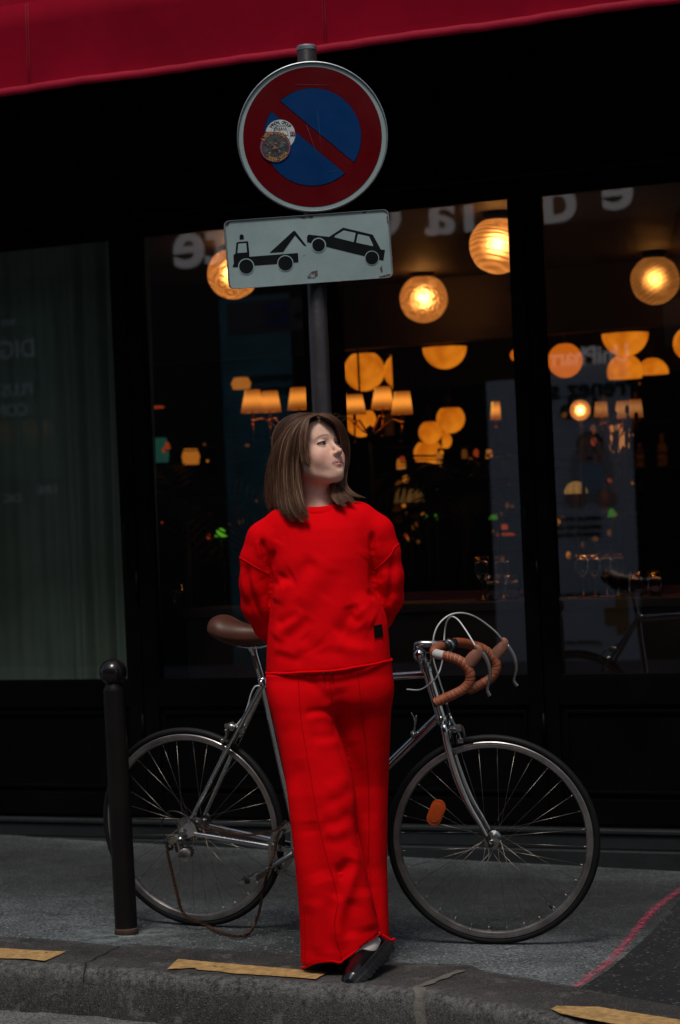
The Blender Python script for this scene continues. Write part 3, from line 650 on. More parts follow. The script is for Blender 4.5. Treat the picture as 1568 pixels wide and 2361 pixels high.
# opal globes; the cut ones are mirror reflections built as solid lamps
def opal(px, py, rpx, Y, top, bot, label, m=None, cutr=None, cutl=None, rod=True):
    c = P(px, py, Y); s = Y/FPX; r = rpx*s; zt = min((py-top)*s, r*.97) if top is not None else r*.9; zb = max((py-bot)*s, -r*.995) if bot is not None else -r*.995
    t = thing('globe_lamp', label, 'globe lamp', (c.x, c.y, c.z+zb), 'opal globe lamps deep inside the cafe')  # group also holds the mirror images built as lamps
    n = 36; mm = 18; V = []; a0 = math.acos(zt/r); a1 = math.acos(zb/r)
    for i in range(mm+1):
        th = a0+(a1-a0)*i/mm
        for k in range(n):
            ph = 2*pi*k/n; q = Vector((math.sin(th)*math.cos(ph), math.sin(th)*math.sin(ph), math.cos(th)))*r
            if cutr is not None: q.x = min(q.x, (cutr-px)*s)
            if cutl is not None: q.x = max(q.x, (cutl-px)*s)
            V.append(c+q)
    Fs = [(i*n+k, (i+1)*n+k, (i+1)*n+(k+1) % n, i*n+(k+1) % n) for i in range(mm) for k in range(n)]+[tuple(range(n))[::-1], tuple(mm*n+k for k in range(n))]
    mb = MB(); mb.add(V, Fs, 0, True); mb.build('glass', m or m_opal, t)
    mb = MB(); rt = math.sqrt(max(r*r-zt*zt, 0))
    off = Vector((0, 0, zt+.002)); xc = 0
    if cutr is not None: xc = min(0, (cutr-px)*s-.02)
    if cutl is not None: xc = max(0, (cutl-px)*s+.02)
    mb.cyl(c+off+Vector((xc, 0, 0)), c+off+Vector((xc, 0, .02)), max(rt*.4, .012), n=24)
    ztop = CE-.001 if c.z+zt+.02 < CE-.05 else c.z+zt+.03
    mb.cyl(c+off+Vector((xc, 0, .02)), Vector((c.x+xc, c.y, ztop)), .006, n=8); mb.build('rod', m_bk, t)
OP = [(840, 855, 47, 14.6, 816, None, 'big orange opal globe just right of the sign pole', None, None, None),  # mirror image built as a lamp
 (926, 856, 42, 14.9, None, None, 'narrow slice of opal globe touching the big one by the pole', None, 903, None),  # mirror image built as a lamp
 (1025, 800, 51, 14.0, 801, None, 'half round opal bowl under the flower moulded globe', None, None, None),  # mirror image of a globe, not a bowl
 (1024, 790, 36, 14.0, 757, 778, 'thin upper slice of light above the half round opal bowl', m_dim, None, None),  # mirror image built as a lamp
 (1303, 831, 40, 14.2, 793, None, 'deep orange opal globe next to the right door post', m_opal2, None, None),
 (1441, 768, 54, 14.3, 769, None, 'widest opal bowl in the right hand window', None, None, None),  # mirror image of a globe, not a bowl
 (1439, 765, 44, 14.5, 727, 751, 'flat cap of opal light over the widest bowl', None, None, None),  # mirror image built as a lamp
 (1441, 857, 41, 14.6, None, 873, 'opal globe directly beneath the widest bowl', None, None, None),  # mirror image built as a lamp
 (1505, 862, 37, 14.9, 826, 863, 'low opal dome to the right of the stacked pair', None, None, None),  # mirror image of a globe, not a dome
 (1592, 792, 40, 14.0, None, None, 'opal globe cut off by the right edge of the photo', None, None, None),
 (1190, 819, 14, 14.4, None, None, 'sliver of orange globe at the edge of the right door post', m_opal2, None, None),
 (1039, 966, 33, 15.2, 941, None, 'round opal globe highest of the small group above the palm', None, None, None),  # mirror image built as a lamp
 (992, 997, 27, 15.5, None, None, 'opal globe lower left in the small group above the palm', None, None, None),
 (1020, 1016, 22, 15.7, None, None, 'half hidden opal globe lowest in the group above the palm', None, None, 1020),
 (988, 1046, 34, 16.2, 1020, None, 'opal bowl seen between the palm fronds', None, None, None),
 (832, 972, 36, 13.4, 948, None, 'opal bowl glowing behind the wall lamp shades', None, None, None),
 (1425, 1010, 34, 14.9, None, None, 'pale globe behind the flowers in the right hand window', glow('peach_lit', (.42, .15, .04), 1.0), None, 1408)]
for a in OP: opal(*a)
ceiling = None
# small warm globe with bright bulb
def small_globe(px, py, rpx, Y, label):
    c = P(px, py, Y); r = rpx/FPX*Y; t = thing('table_globe', label, 'lamp', (c.x, c.y, c.z-r))
    mb = MB(); mb.sphere(c, r, n=32, m=20); mb.build('globe', m_r1, t); mb = MB(); mb.sphere(c, r*.24); mb.build('bulb', m_bulb, t)
    mb = MB(); mb.cyl(Vector((c.x, c.y, .062)), c-Vector((0, 0, r*.95)), .012, n=8); mb.cyl(Vector((c.x, c.y, .062)), Vector((c.x, c.y, .09)), .12, n=16); mb.build('stand', m_bk, t)
small_globe(1338, 946, 24, 13.0, 'small striped globe with a bright bulb left of the pleated shades at right')
# sconces with pleated shades
def shade_mat(name, lo, hi):
    m = mat(name, (.2, .08, .03), .7); t = m.node_tree; b = t.nodes['Principled BSDF']; a = t.nodes.new('ShaderNodeAttribute'); a.attribute_name = 'Col'
    r = t.nodes.new('ShaderNodeMix'); r.data_type = 'RGBA'; r.inputs[6].default_value = (*lo, 1); r.inputs[7].default_value = (*hi, 1); t.links.new(a.outputs['Fac'], r.inputs[0]); t.links.new(r.outputs[2], b.inputs['Emission Color']); b.inputs['Emission Strength'].default_value = ES; return m
m_sh = shade_mat('pleated_shade_lit', (.15, .028, .0012), (1.35, .44, .055)); m_sh2 = shade_mat('pleated_shade_dim', (.16, .045, .010), (.42, .16, .045)); m_sh3 = shade_mat('pleated_shade_veiled', (.05, .018, .006), (.16, .07, .03))
m_in = glow('shade_lining_lit', (1.0, .42, .06), 1.0)
def shade(parent, cx, top, bot, w0, w1, Y, m, lit=1.0):
    a = P(cx, top, Y); b = P(cx, bot, Y); s = Y/FPX; r0 = w0*s/2; r1 = w1*s/2; n = 72; mm = 10; V = []; Cc = []
    for i in range(mm+1):
        t = i/mm; c = a.lerp(b, t)
        for k in range(n):
            ph = 2*pi*k/n; pl = .016*(1 if k % 3 else -1); r = (r0+(r1-r0)*t)*(1+pl); V.append((c.x+r*math.cos(ph), c.y+r*math.sin(ph), c.z))
            g = math.exp(-((t-.45)/.30)**2)*lit*(1.1 if k % 3 else .55); Cc.append((g, g, g, 1))
    Fs = [(i*n+k, (i+1)*n+k, (i+1)*n+(k+1) % n, i*n+(k+1) % n) for i in range(mm) for k in range(n)]
    o = link_mesh('lamp_shade', V, Fs, m, parent, vcol=Cc)
    mb = MB(); mb.revolve([(r1*.97, 0), (r0*.9, a.z-b.z-.004)], b+Vector((0, 0, .002)), Vector((0, 0, 1)), Vector((1, 0, 0)), Vector((0, 1, 0)), 32, closed=False); mb.build('lining', m_in, o)
    for c, r in ((a, r0), (b, r1)): mb = MB(); mb.tube([c+Vector((r*math.cos(2*pi*k/24), r*math.sin(2*pi*k/24), 0)) for k in range(24)], .0022, 6, closed=True); mb.build('trim', m_sh, o)
    return a, b
def sconce(label, Y, hub, shades, m, arms=True, lit=1.0):
    h = P(*hub, Y); t = thing('wall_lamp', label, 'wall lamp', (h.x, h.y, h.z-.05), 'branching lamps with pleated shades')
    for (cx, top, bot, w0, w1, dy, tail) in shades:
        a, b = shade(t, cx, top, bot, w0, w1, Y+dy, m, lit)
        q = P(cx+(hub[0]-cx)*.03, tail, Y+dy); j = b+Vector((0, 0, -.045)); mid = j.lerp(h, .45)+Vector((0, 0, .022))
        mb = MB(); mb.cyl(a.lerp(b, .5), j, .0085, .0085, 8); mb.cyl(j, q, .007, .0035, 8); mb.sphere(j, .012, n=10, m=8); mb.sphere(q, .006, n=8, m=6); mb.tube(cr_path([j, j.lerp(mid, .6)+Vector((0, 0, .016)), mid, h.lerp(mid, .35)-Vector((0, 0, .012)), h], 6), .0055, 8)
        mb.build('arm', m_brass, t)
    mb = MB(); mb.revolve([(.001, -.05), (.012, -.04), (.02, -.01), (.014, .01), (.022, .03), (.001, .045)], h, Vector((0, 0, 1)), Vector((1, 0, 0)), Vector((0, 1, 0)), 20)
    mb.cyl(h, Vector((h.x, h.y, .062)), .010, .010, 10); mb.cyl(Vector((h.x, h.y, .061)), Vector((h.x, h.y, .085)), .14, .12, 24)
    mb.build('stem', m_bk, t)
sconce('branching lamp with three pleated shades left of the woman', 12.6, (668, 1000), [(582, 899, 951, 34, 53, 0, 1016), (622, 902, 950, 36, 53, .12, 1010), (689, 894, 944, 38, 52, -.05, 1012), (560, 962, 962.5, 1, 1, .2, 990)][:3], m_sh, lit=.8)
sconce('branching lamp with pleated shades between the pole and the right door post', 12.6, (854, 1000), [(781, 906, 948, 34, 52, .1, 1000), (817, 910, 955, 36, 54, .0, 1020), (882, 892, 943, 35, 53, .08, 1006), (927, 903, 955, 36, 50, -.05, 1018)], m_sh, lit=1.0)
sconce('pleated lamp group behind the flowers in the right hand window', 13.2, (1420, 1010), [(1437, 925, 964, 30, 41, 0, 1000), (1464, 922, 962, 28, 38, .15, 1000), (1386, 927, 961, 26, 32, .1, 990)], m_sh2, lit=1.0)
sconce('single narrow candle lamp with an orange shade near the right door post', 13.8, (1143, 1002), [(1143, 926, 968, 18, 24, 0, 990)], m_sh, lit=.8)
sconce('pleated lamps seen faintly through the green curtain at the left edge', 13.0, (60, 1045), [(16, 973, 1016, 26, 36, 0, 1050), (72, 970, 1017, 28, 38, 0, 1050), (113, 972, 1012, 20, 26, .1, 1050)], m_sh3, lit=1.0)
# green table lamp and little glows
m_gl = glow('green_glass_lit', (.16, .62, .03), .55); m_gl2 = glow('green_glass_dim', (.05, .22, .01), .5); m_rg = glow('red_glow_lit', (.5, .06, .01), .45); m_og = glow('amber_glow_lit', (.62, .19, .02), .6); m_og2 = glow('faint_amber_lit', (.2, .06, .008), .45)
def table_lamp(px, py, w_, h_, Y, m, label):
    c = P(px, py, Y); s = Y/FPX; r = w_*s/2; hh = h_*s; t = thing('table_lamp', label, 'table lamp', (c.x, c.y, .062), 'small green glass lamps inside the cafe')
    mb = MB(); mb.revolve([(r, -hh/2), (r*.92, -hh*.1), (r*.62, hh*.32), (r*.2, hh/2), (.001, hh/2)], c, Vector((0, 0, 1)), Vector((1, 0, 0)), Vector((0, 1, 0)), 24, closed=False); mb.build('lamp_shade', m, t)
    mb = MB(); mb.cyl(Vector((c.x, c.y, .062)), c, .010, n=8); mb.cyl(Vector((c.x, c.y, .062)), Vector((c.x, c.y, .08)), .08, n=16); mb.build('stand', m_bk, t)
table_lamp(509, 1228, 28, 20, 13.4, m_gl, 'bright green glass lamp low behind the left of the woman')
table_lamp(985, 1191, 12, 15, 14.8, m_gl2, 'green lamp left of a twin beyond the palm')
table_lamp(1004, 1191, 10, 15, 14.8, m_gl2, 'green lamp right of a twin beyond the palm')
table_lamp(1140, 1192, 26, 12, 14.6, m_gl2, 'green lamp beside the edge of the right door post')
table_lamp(1268, 1192, 18, 22, 14.2, m_gl2, 'green lamp under the reflected poster at right')
table_lamp(1410, 1182, 18, 20, 14.2, m_gl2, 'green lamp lying over the red reflection at far right')
# ribbed dome lamps
def dome_lamp(px, py, rpx, Y, label, s_=1.0):
    c = P(px, py, Y); r = rpx/FPX*Y; t = thing('dome_lamp', label, 'lamp', (c.x, c.y, .062), 'ribbed dome lamps inside the cafe')
    n = 48; V = []; Cc = []
    for i in range(11):
        th = pi/2*i/10
        for k in range(n):
            ph = 2*pi*k/n; q = .25+.75*abs(math.sin(ph*5)); V.append((c.x+r*math.sin(th)*math.cos(ph), c.y+r*math.sin(th)*math.sin(ph), c.z+r*math.cos(th)*1.05)); Cc.append((q*s_,)*3+(1,))
    link_mesh('lamp_shade', V, [(i*n+k, (i+1)*n+k, (i+1)*n+(k+1) % n, i*n+(k+1) % n) for i in range(10) for k in range(n)], m_dome, t, vcol=Cc)
    mb = MB(); mb.cyl(Vector((c.x, c.y, .062)), c+Vector((0, 0, r*.5)), .012, n=8); mb.cyl(Vector((c.x, c.y, .062)), Vector((c.x, c.y, .085)), .1, n=16); mb.build('stand', m_bk, t)
m_dome = shade_mat('ribbed_glass_lit', (.008, .004, .001), (.24, .12, .03))
dome_lamp(943, 1158, 36, 14.5, 'dim ribbed dome lamp right of the woman s shoulder', .35)
dome_lamp(1328, 1138, 27, 13.6, 'warm ribbed dome lamp in front of the reflected poster', 1.3)
dome_lamp(444, 1176, 18, 14.8, 'faint ribbed dome lamp left of the woman s hair', .35)
# back bar: shelves, glints and bottles
m_wood = mat('dark_walnut', (.035, .018, .010), .35, var=(6, .4)); m_bott = mat('bottle_glass', (.05, .02, .006), .12, coat=.5); m_bottl = mat('bottle_lit', (.05, .02, .006), .2, emis=(.35, .09, .008), es=.05)  # some bottles get an added glow in their material
bar = thing('back_bar', 'tall dark back bar with shelves of bottles deep in the cafe', 'bar', F(.5, 8.7, .062))
mb = MB()
for z in (.9, 1.25, 1.6, 1.95, 2.2): mb.fbox(-5, 4, 8.75, 9.1, z, z+.03)
for k in range(11): mb.fbox(-5+k*.9, -4.96+k*.9, 8.74, 9.12, .062, 2.24)
mb.fbox(-5, 4, 8.4, 8.73, .062, 1.05); mb.build('shelf', m_wood, bar)
rng = random.Random(5)
for z in (1.28, 1.63, 1.98):
    for k in range(38):
        if rng.random() < .38: continue
        u = -4.8+k*.23+rng.uniform(-.05, .05); h_ = rng.uniform(.18, .27); r = rng.uniform(.028, .04)
        if int((u+5)/.9) != int((u+5+.08)/.9): continue
        mb = MB(); mb.revolve([(.001, 0), (r, 0), (r, h_*.6), (r*.35, h_*.78), (r*.35, h_), (.001, h_)], F(u, 8.88, z+.002), Vector((0, 0, 1)), Vector((1, 0, 0)), Vector((0, 1, 0)), 12)
        o = mb.build('bottle', m_bottl if rng.random() < .45 else m_bott, bar)
# distant amber and red light spots
def spot(px, py, w_, h_, Y, m, label, kind='wall_light'):
    c = P(px, py, Y); s = Y/FPX; mb = MB(); mb.revolve([(.001, -h_*s/2), (w_*s*.42, -h_*s/2), (w_*s/2, 0), (w_*s*.36, h_*s/2), (.001, h_*s/2)], c, Vector((0, 0, 1)), Vector((1, 0, 0)), Vector((0, 1, 0)), 16)
    t = thing(kind, label, 'wall light', (c.x, c.y, c.z-h_*s/2), 'small distant lights in the cafe'); mb.build('shade', m, t)
    mb = MB(); p = c-FO; vv = p.dot(ev); mb.cyl(c+Vector((0, 0, h_*s*.45)), c+Vector((0, 0, h_*s*.5+.02)), .008, n=8); q = c+Vector((0, 0, h_*s*.5+.02)); mb.tube([q, q+ev*(9.2-vv)], .007, 8); mb.build('bracket', m_bk, t)
SP = [(440, 1052, 42, 38, m_og, 'orange lamp glimpsed behind the palm at left'), (368, 1038, 46, 56, glow('sea_green_lit', (.012, .07, .05), .6), 'sea green lit panel lamp at the left post'), (925, 1072, 22, 28, m_og, 'blurred orange light level with the chin of the woman'), (938, 1102, 22, 24, m_og, 'square amber light under the blurred orange one'), (920, 1118, 16, 20, m_og2, 'faint amber light beside the shoulder'),
      (1012, 1060, 14, 34, m_og, 'orange streak light just right of the palm bowl'), (1128, 1054, 16, 34, m_og, 'upright orange light near the right door post'), (1180, 1062, 20, 30, m_og2, 'dim red orange light beside the right door post'), (1071, 1048, 14, 24, m_og2, 'dim orange light in the palm leaves'),
      (1362, 742, 26, 22, m_opal2, 'small orange block light in the right hand window'), (1135, 757, 22, 20, m_og, 'small amber light just under the right post top'), (548, 752, 34, 6, m_og, 'flat orange glint high in the left window'), (545, 788, 58, 10, m_og2, 'wide flat amber glint in the left window'), (548, 806, 52, 14, m_og2, 'curved amber glint under the wide one'), (556, 884, 46, 26, m_og, 'bright amber glint above the left shades'), (360, 939, 40, 5, m_rg, 'thin red lit line in the left window'), (1160, 1215, 24, 12, m_rg, 'red light low by the right door post'), (1164, 1232, 50, 5, m_rg, 'red lit strip low by the right door post'), (1240, 1183, 20, 6, m_og2, 'faint amber strip on the bar'), (954, 1213, 20, 16, m_og2, 'reddish light over the banquette'), (596, 1235, 6, 30, m_og2, 'faint upright amber light near the shoulder')]
for a in SP: spot(a[0], a[1], a[2], a[3], 15.4, a[4], a[5])
rg = random.Random(21)  # tiny glowing dots added at random to stand in for glints
for (x0, x1, y0, y1, n_) in ((925, 1015, 1040, 1250, 12), (1080, 1185, 1030, 1260, 12), (360, 600, 1010, 1250, 14), (1275, 1420, 1165, 1290, 9), (1280, 1500, 880, 1130, 6)):
    for _k in range(n_):
        c = P(rg.uniform(x0, x1), rg.uniform(y0, y1), rg.uniform(14.2, 15.6)); r = rg.uniform(.006, .018); mb = MB(); mb.sphere(c, r, n=10, m=8, ax=(1, 1, rg.uniform(.6, 1.8)))
        p = c-FO; vv = p.dot(ev); t = thing('wall_light', 'tiny amber light glinting in the dark depth of the cafe', 'wall light', (c.x, c.y, c.z-r), 'tiny amber lights deep in the cafe'); mb.build('bulb', rg.choice([m_og, m_og2, m_og2, m_rg]), t)  # added dot standing in for a glint
        mb = MB(); mb.tube([c, c+ev*(9.2-vv)], .004, 6); mb.build('bracket', m_bk, t)  # bracket added only to carry the glint dot
# banquette, table and glasses
m_velvet = mat('red_velvet', (.10, .006, .010), .8, sheen=.5, var=(3, .3)); m_gls = mat('drinking_glass', (1, 1, 1), .02); m_gls.node_tree.nodes['Principled BSDF'].inputs['Transmission Weight'].default_value = 1; m_gls.node_tree.nodes['Principled BSDF'].inputs['IOR'].default_value = 1.25
def banq(u0, u1, label):
    t = thing('banquette', label, 'banquette', F((u0+u1)/2, .95, .062)); mb = MB(); mb.fbox(u0, u1, .75, .95, .062, 1.02); mb.build('backrest', m_velvet, t, bevel=.05)
    mb = MB(); mb.fbox(u0, u1, .951, 1.45, .062, .5); mb.build('seat', m_velvet, t, bevel=.04)
banq(-.85, .60, 'dark red velvet banquette behind the middle windows'); banq(.95, 2.6, 'dark red velvet banquette behind the right hand window')
def dtable(u, v, label):
    t = thing('dining_table', label, 'table', F(u, v, .062)); mb = MB(); mb.fbox(u-.45, u+.45, v-.32, v+.32, .76, .80); mb.build('tabletop', m_wood, t, bevel=.008); mb = MB(); mb.cyl(F(u, v, .08), F(u, v, .76), .03); mb.cyl(F(u, v, .062), F(u, v, .085), .22, n=24); mb.build('leg', m_bk, t)
dtable(.75, .42+.0, 'small dark table by the glass at the right door post') if False else None
ledge = thing('window_ledge', 'dark ledge behind the glass carrying the wine glasses', 'ledge', F(.3, .55, .062)); mb = MB(); mb.fbox(-1.0, 2.6, .42, .70, .95, .99); mb.fbox(-1.0, 2.6, .45, .68, .062, .949); mb.build('shelf', m_wood, ledge, bevel=.004)
def wine(px, py, label, stem=True, Y=None):
    u = UZ(px, py, .56)[0]; b = F(u, .56, .992); pr = [(.001, 0), (.03, 0), (.03, .003), (.004, .008), (.004, .07), (.02, .08), (.036, .115), (.034, .15), (.028, .18), (.0265, .18), (.0325, .15), (.0345, .115), (.018, .083), (.001, .078)] if stem else [(.001, 0), (.027, 0), (.033, .03), (.034, .06), (.028, .10), (.0265, .10), (.0325, .06), (.031, .03), (.025, .005), (.001, .005)]
    mb = MB(); mb.revolve(pr, b, Vector((0, 0, 1)), Vector((1, 0, 0)), Vector((0, 1, 0)), 24); tag(mb.build('wine_glass' if stem else 'tumbler', m_gls), label, 'glass', 'glasses on the window ledge')
for i, px in enumerate((1112, 1160, 1345, 1372, 1400, 1425)): wine(px, 1330, ['stemmed wine glass left of two by the right door post', 'stemmed wine glass against the right door post', 'wine glass first in the row behind the right window', 'wine glass second in the row behind the right window', 'wine glass third in the row behind the right window', 'wine glass fourth in the row behind the right window'][i])
for i, px in enumerate((1137, 1180, 405, 1466, 1510)): wine(px, 1345, ['tumbler between the two wine glasses near the handlebars', 'tumbler tucked beside the right door post', 'single tumbler behind the left window', 'tumbler left of two at the far right', 'tumbler right of two at the far right'][i], False)
# palms
m_leaf = mat('palm_leaf', (.012, .022, .010), .5)
def palm(px, py, Y, n, L_, label, seed):
    c = P(px, py, Y); rng = random.Random(seed); t = thing('potted_palm', label, 'palm', (c.x, c.y, .062), 'potted palms inside the cafe')
    mb = MB(); mb.revolve([(.001, 0), (.13, 0), (.18, .35), (.16, .35), (.14, .3), (.001, .3)], (c.x, c.y, .062), Vector((0, 0, 1)), Vector((1, 0, 0)), Vector((0, 1, 0)), 24); mb.build('pot', m_bk, t)
    mb = MB(); mb.cyl(Vector((c.x, c.y, .3)), c, .03, .02, 8); mb.build('trunk', m_wood, t)
    for k in range(n):
        a = 2*pi*k/n+rng.uniform(-.3, .3); el = rng.uniform(.25, 1.25); d = Vector((math.cos(a), math.sin(a), 0)); L2 = L_*rng.uniform(.7, 1.1)
        pts = [c+d*(L2*math.cos(el)*s)+Vector((0, 0, L2*(math.sin(el)*s-.75*s*s))) for s in np.linspace(0, 1, 16)]
        mb = MB(); mb.tube(pts, [.005*(1-.7*i/15) for i in range(16)], 5)
        for i in range(2, 16):
            tdir = (pts[i]-pts[i-1]).normalized(); sd_ = tdir.cross(Vector((0, 0, 1))).normalized(); ll = L2*.42*math.sin(pi*(i/15)**.8*.92+.15)
            for sg in (-1, 1):
                e = pts[i]+sd_*sg*ll*.8+tdir*ll*.55-Vector((0, 0, ll*.25)); m_ = pts[i].lerp(e, .4)+Vector((0, 0, .01)); w_ = tdir*.012
                mb.add([pts[i], m_+w_, e, m_-w_], [(0, 1, 2, 3)])
        mb.build('frond', m_leaf, t)
palm(1068, 1160, 13.2, 20, .85, 'dark potted palm in the cafe right of the woman', 3); palm(425, 1160, 13.4, 16, .8, 'dark potted palm in the cafe left of the woman', 9)
# flower stems in a tall vase at right
m_flow = mat('dried_flowers', (.28, .10, .03), .7); fl = thing('flower_vase', 'tall vase of dried stems behind the right hand window', 'vase', P(1432, 1165, 11.6))
c = P(1432, 1165, 11.6); fl.location = (c.x, c.y, .99)
mb = MB(); mb.revolve([(.001, 0), (.05, 0), (.07, .1), (.045, .28), (.05, .3), (.001, .3)], (c.x, c.y, .99), Vector((0, 0, 1)), Vector((1, 0, 0)), Vector((0, 1, 0)), 24); mb.build('vase', m_wood, fl)
mb = MB(); rng = random.Random(2)
for k in range(34):
    a = rng.uniform(0, 6.28); rr = rng.uniform(.02, .13); e = Vector((c.x+math.cos(a)*rr, c.y+math.sin(a)*rr, rng.uniform(1.45, 1.83))); mb.tube([Vector((c.x, c.y, 1.25)), Vector((c.x, c.y, 1.3)).lerp(e, .5)+Vector((.01, 0, 0)), e], [.003, .002, .004], 5); mb.sphere(e, rng.uniform(.006, .013), n=6, m=5, ax=(1, 1, 2.2))
mb.build('stems', m_flow, fl)
mb = MB(); mb.fbox(1.2, 2.6, 1.46, 1.8, .062, .98); tag(mb.build('sideboard', m_wood, bevel=.01), 'dark sideboard behind the right banquette carrying the vase', 'sideboard')
# curtain in the left window
m_curt = mat('green_curtain', (.115, .165, .118), .85, var=(3, .15), bump=(200, .2)); 
ct = thing('curtain', 'sheer dark green curtain hanging inside the left window', 'curtain', F(panes[0][1]-.4, .22, .7))
V = []; Fs = []; ua, ub = panes[0][0]-.1, panes[0][1]+.03; nu = 300; nz = 14
for i in range(nu+1):
    u = ua+(ub-ua)*i/nu; d = (ub-u)
    for j in range(nz+1):
        z = .70+(2.62-.70)*j/nz; t = j/nz; k = 1+.8*max(0, 1-d/.35)
        V.append(F(u-.015*(1-t)*math.sin(d*9), .22+(.022*math.sin(d*44/k+.8*t)*k*.8+.010*math.sin(d*97+t))*(.22+1.7*math.exp(-(d/.34)**2)), z))
Fs = [(i*(nz+1)+j, (i+1)*(nz+1)+j, (i+1)*(nz+1)+j+1, i*(nz+1)+j+1) for i in range(nu) for j in range(nz)]
t_ = m_curt.node_tree; b_ = t_.nodes['Principled BSDF']; b_.inputs['Alpha'].default_value = .96
link_mesh('fabric', V, Fs, m_curt, ct)
mb = MB(); mb.cyl(F(ua-.1, .22, 2.63), F(ub+.05, .22, 2.63), .012, n=10); mb.build('rail', m_bk, ct)
# ================================================================== STREET FURNITURE
X1, Y1, Z1 = Vector((1, 0, 0)), Vector((0, 1, 0)), Vector((0, 0, 1))
m_post = mat('brown_black_paint', (.0075, .0062, .0062), .42, spec=.16, var=(4, .35), bump=(35, .25, 5, .003), rvar=(5, .14), coat=.15)
m_ball = mat('glossy_brown_black_paint', (.008, .0062, .0062), .2, spec=.5, bump=(30, .15, 4, .003))
m_rust = mat('rusty_base', (.05, .022, .014), .8, var=(30, .5), bump=(60, .6))
b0 = G(292, 2155); b1 = P(262.9, 1590, b0.y); ba = (b1-b0).normalized()
bo = thing('bollard', 'dark iron ball topped bollard on the pavement at left', 'bollard', b0)
e1 = ba.cross(Y1).normalized(); e2 = ba.cross(e1).normalized(); hb = (b1-b0).length; sc = b0.y/FPX; rp = 26.5*sc
mb = MB(); mb.revolve([(rp*1.0, -.01), (rp*1.0, .02), (rp*.985, .03), (rp*.965, hb-.004), (rp*.96, hb), (rp*.80, hb+.012), (rp*.66, hb+.03), (.001, hb+.03)], b0, ba, e1, e2, 40, closed=False); mb.build('post', m_post, bo, auto=35)
mb = MB(); mb.sphere(b1+ba*(.012+31.5*sc), 31.5*sc, n=40, m=28); mb.build('ball', m_ball, bo)
mb = MB(); mb.revolve([(rp*1.0, .0), (rp*1.05, .002), (rp*1.03, .018), (rp*1.0, .024)], b0, ba, e1, e2, 40, closed=True); mb.build('rusty_foot', m_rust, bo)
m_cem = worn('pale_cement', (.15, .18, .18), .47, 16, .10); _t = m_cem.node_tree; _b = _t.nodes['Principled BSDF']; _l = _b.inputs['Alpha'].links[0].from_socket; _a = _t.nodes.new('ShaderNodeAttribute'); _a.attribute_name = 'Col'
_m = _t.nodes.new('ShaderNodeMath'); _m.operation = 'MULTIPLY'; _t.links.new(_l, _m.inputs[0]); _t.links.new(_a.outputs['Fac'], _m.inputs[1]); _t.links.new(_m.outputs[0], _b.inputs['Alpha'])
V = []; Vc = []; n = 48
for j, f in enumerate((0.0, .35, .7, 1.0)):
    for k in range(n):
        a = 2*pi*k/n; rr = (.20+.03*math.sin(a*3+1)+.02*math.sin(a*5))*f; x = b0.x-.02+rr*1.0*math.cos(a); V.append((x, b0.y-.03+rr*1.0*math.sin(a), float(zg(x))+.0035)); Vc.append(((1, 1, .7, 0)[j],)*3+(1,))
tag(link_mesh('cement_stain', V, [(j*n+k, j*n+(k+1) % n, (j+1)*n+(k+1) % n, (j+1)*n+k) for j in range(3) for k in range(n)], m_cem, smooth=False, vcol=Vc), kind='structure')

# ---------------- traffic sign
PY = 7.62
m_pole = mat('grey_brown_pole', (.026, .022, .023), .38, var=(5, .3), bump=(50, .2), rvar=(6, .12)); m_alu = mat('aged_aluminium', (.30, .33, .34), .42, .8, var=(8, .3), bump=(60, .2)); m_aludk = mat('sign_back_edge', (.05, .058, .06), .5, .3)
def sfilm(name, col, tex=0, rough=.38):
    m = mat(name, col, rough, var=(7, .14), spec=.15, rvar=(9, .1))
    return m
m_sred = sfilm('sign_red', (.088, .0006, .0028)); m_sblue = sfilm('sign_blue', (.0015, .030, .12)); m_swht = sfilm('sign_reflective_white', (.255, .335, .335)); m_sblk = sfilm('sign_black', (.006, .008, .010)); m_sline = sfilm('sign_outline', (.004, .006, .02))
pt = P(707, 107, PY); pb_ = P(795, 2230, PY); dr = (pt-pb_)/(pt.z-pb_.z); pb = pt - dr*(pt.z-float(zg(pt.x)))
ts = thing('traffic_sign', 'no parking and tow away signs on a dark pole behind the woman', 'traffic sign', pb)
pr = 22.5/FPX*PY; ax = (pt-pb).normalized(); a1 = ax.cross(Y1).normalized(); a2 = ax.cross(a1).normalized(); Lp = (pt-pb).length
mb = MB(); mb.revolve([(pr, 0), (pr, Lp-.004), (pr*.93, Lp)], pb, ax, a1, a2, 40, closed=False); mb.build('pole', m_pole, ts)
mb = MB(); mb.revolve([(.001, Lp+.004), (pr*.9, Lp+.003), (pr*1.05, Lp-.002), (pr*1.05, Lp-.012), (pr, Lp-.013)], pb, ax, a1, a2, 40, closed=False); mb.build('cap', m_alu, ts, auto=40)
SY = PY-pr-.022     # plane of the sign faces
def S(px, py, d=0.0): return P(px, py, SY-d)
cx_, cy_ = 720.6, 315.5
def circ(rx, ry=None, n=96, d=0.0, cx=cx_, cy=cy_): 
    ry = ry or rx; return [S(cx+rx*math.cos(2*pi*k/n), cy-ry*math.sin(2*pi*k/n), d) for k in range(n)]
mb = MB()
def ringf(r0, r1, d, mi, n=96):
    A = circ(r0, None, n, d); B = circ(r1, None, n, d); mb.add(A+B, [(k, (k+1) % n, (k+1) % n+n, k+n) for k in range(n)], mi, False)
mb.prism(circ(171.5, 172.5, d=0.0), (0, .002, 0), 0); 
rimp = []
c_ = S(cx_, cy_, 0); sc_ = SY/FPX
mb.revolve([(173.5*sc_, -.007), (174.5*sc_, .0), (173.5*sc_, .020), (171*sc_, .020), (171.5*sc_, 0), (170.5*sc_, -.006), (171.8*sc_, -.008)], c_, Y1, X1, Z1, 96)
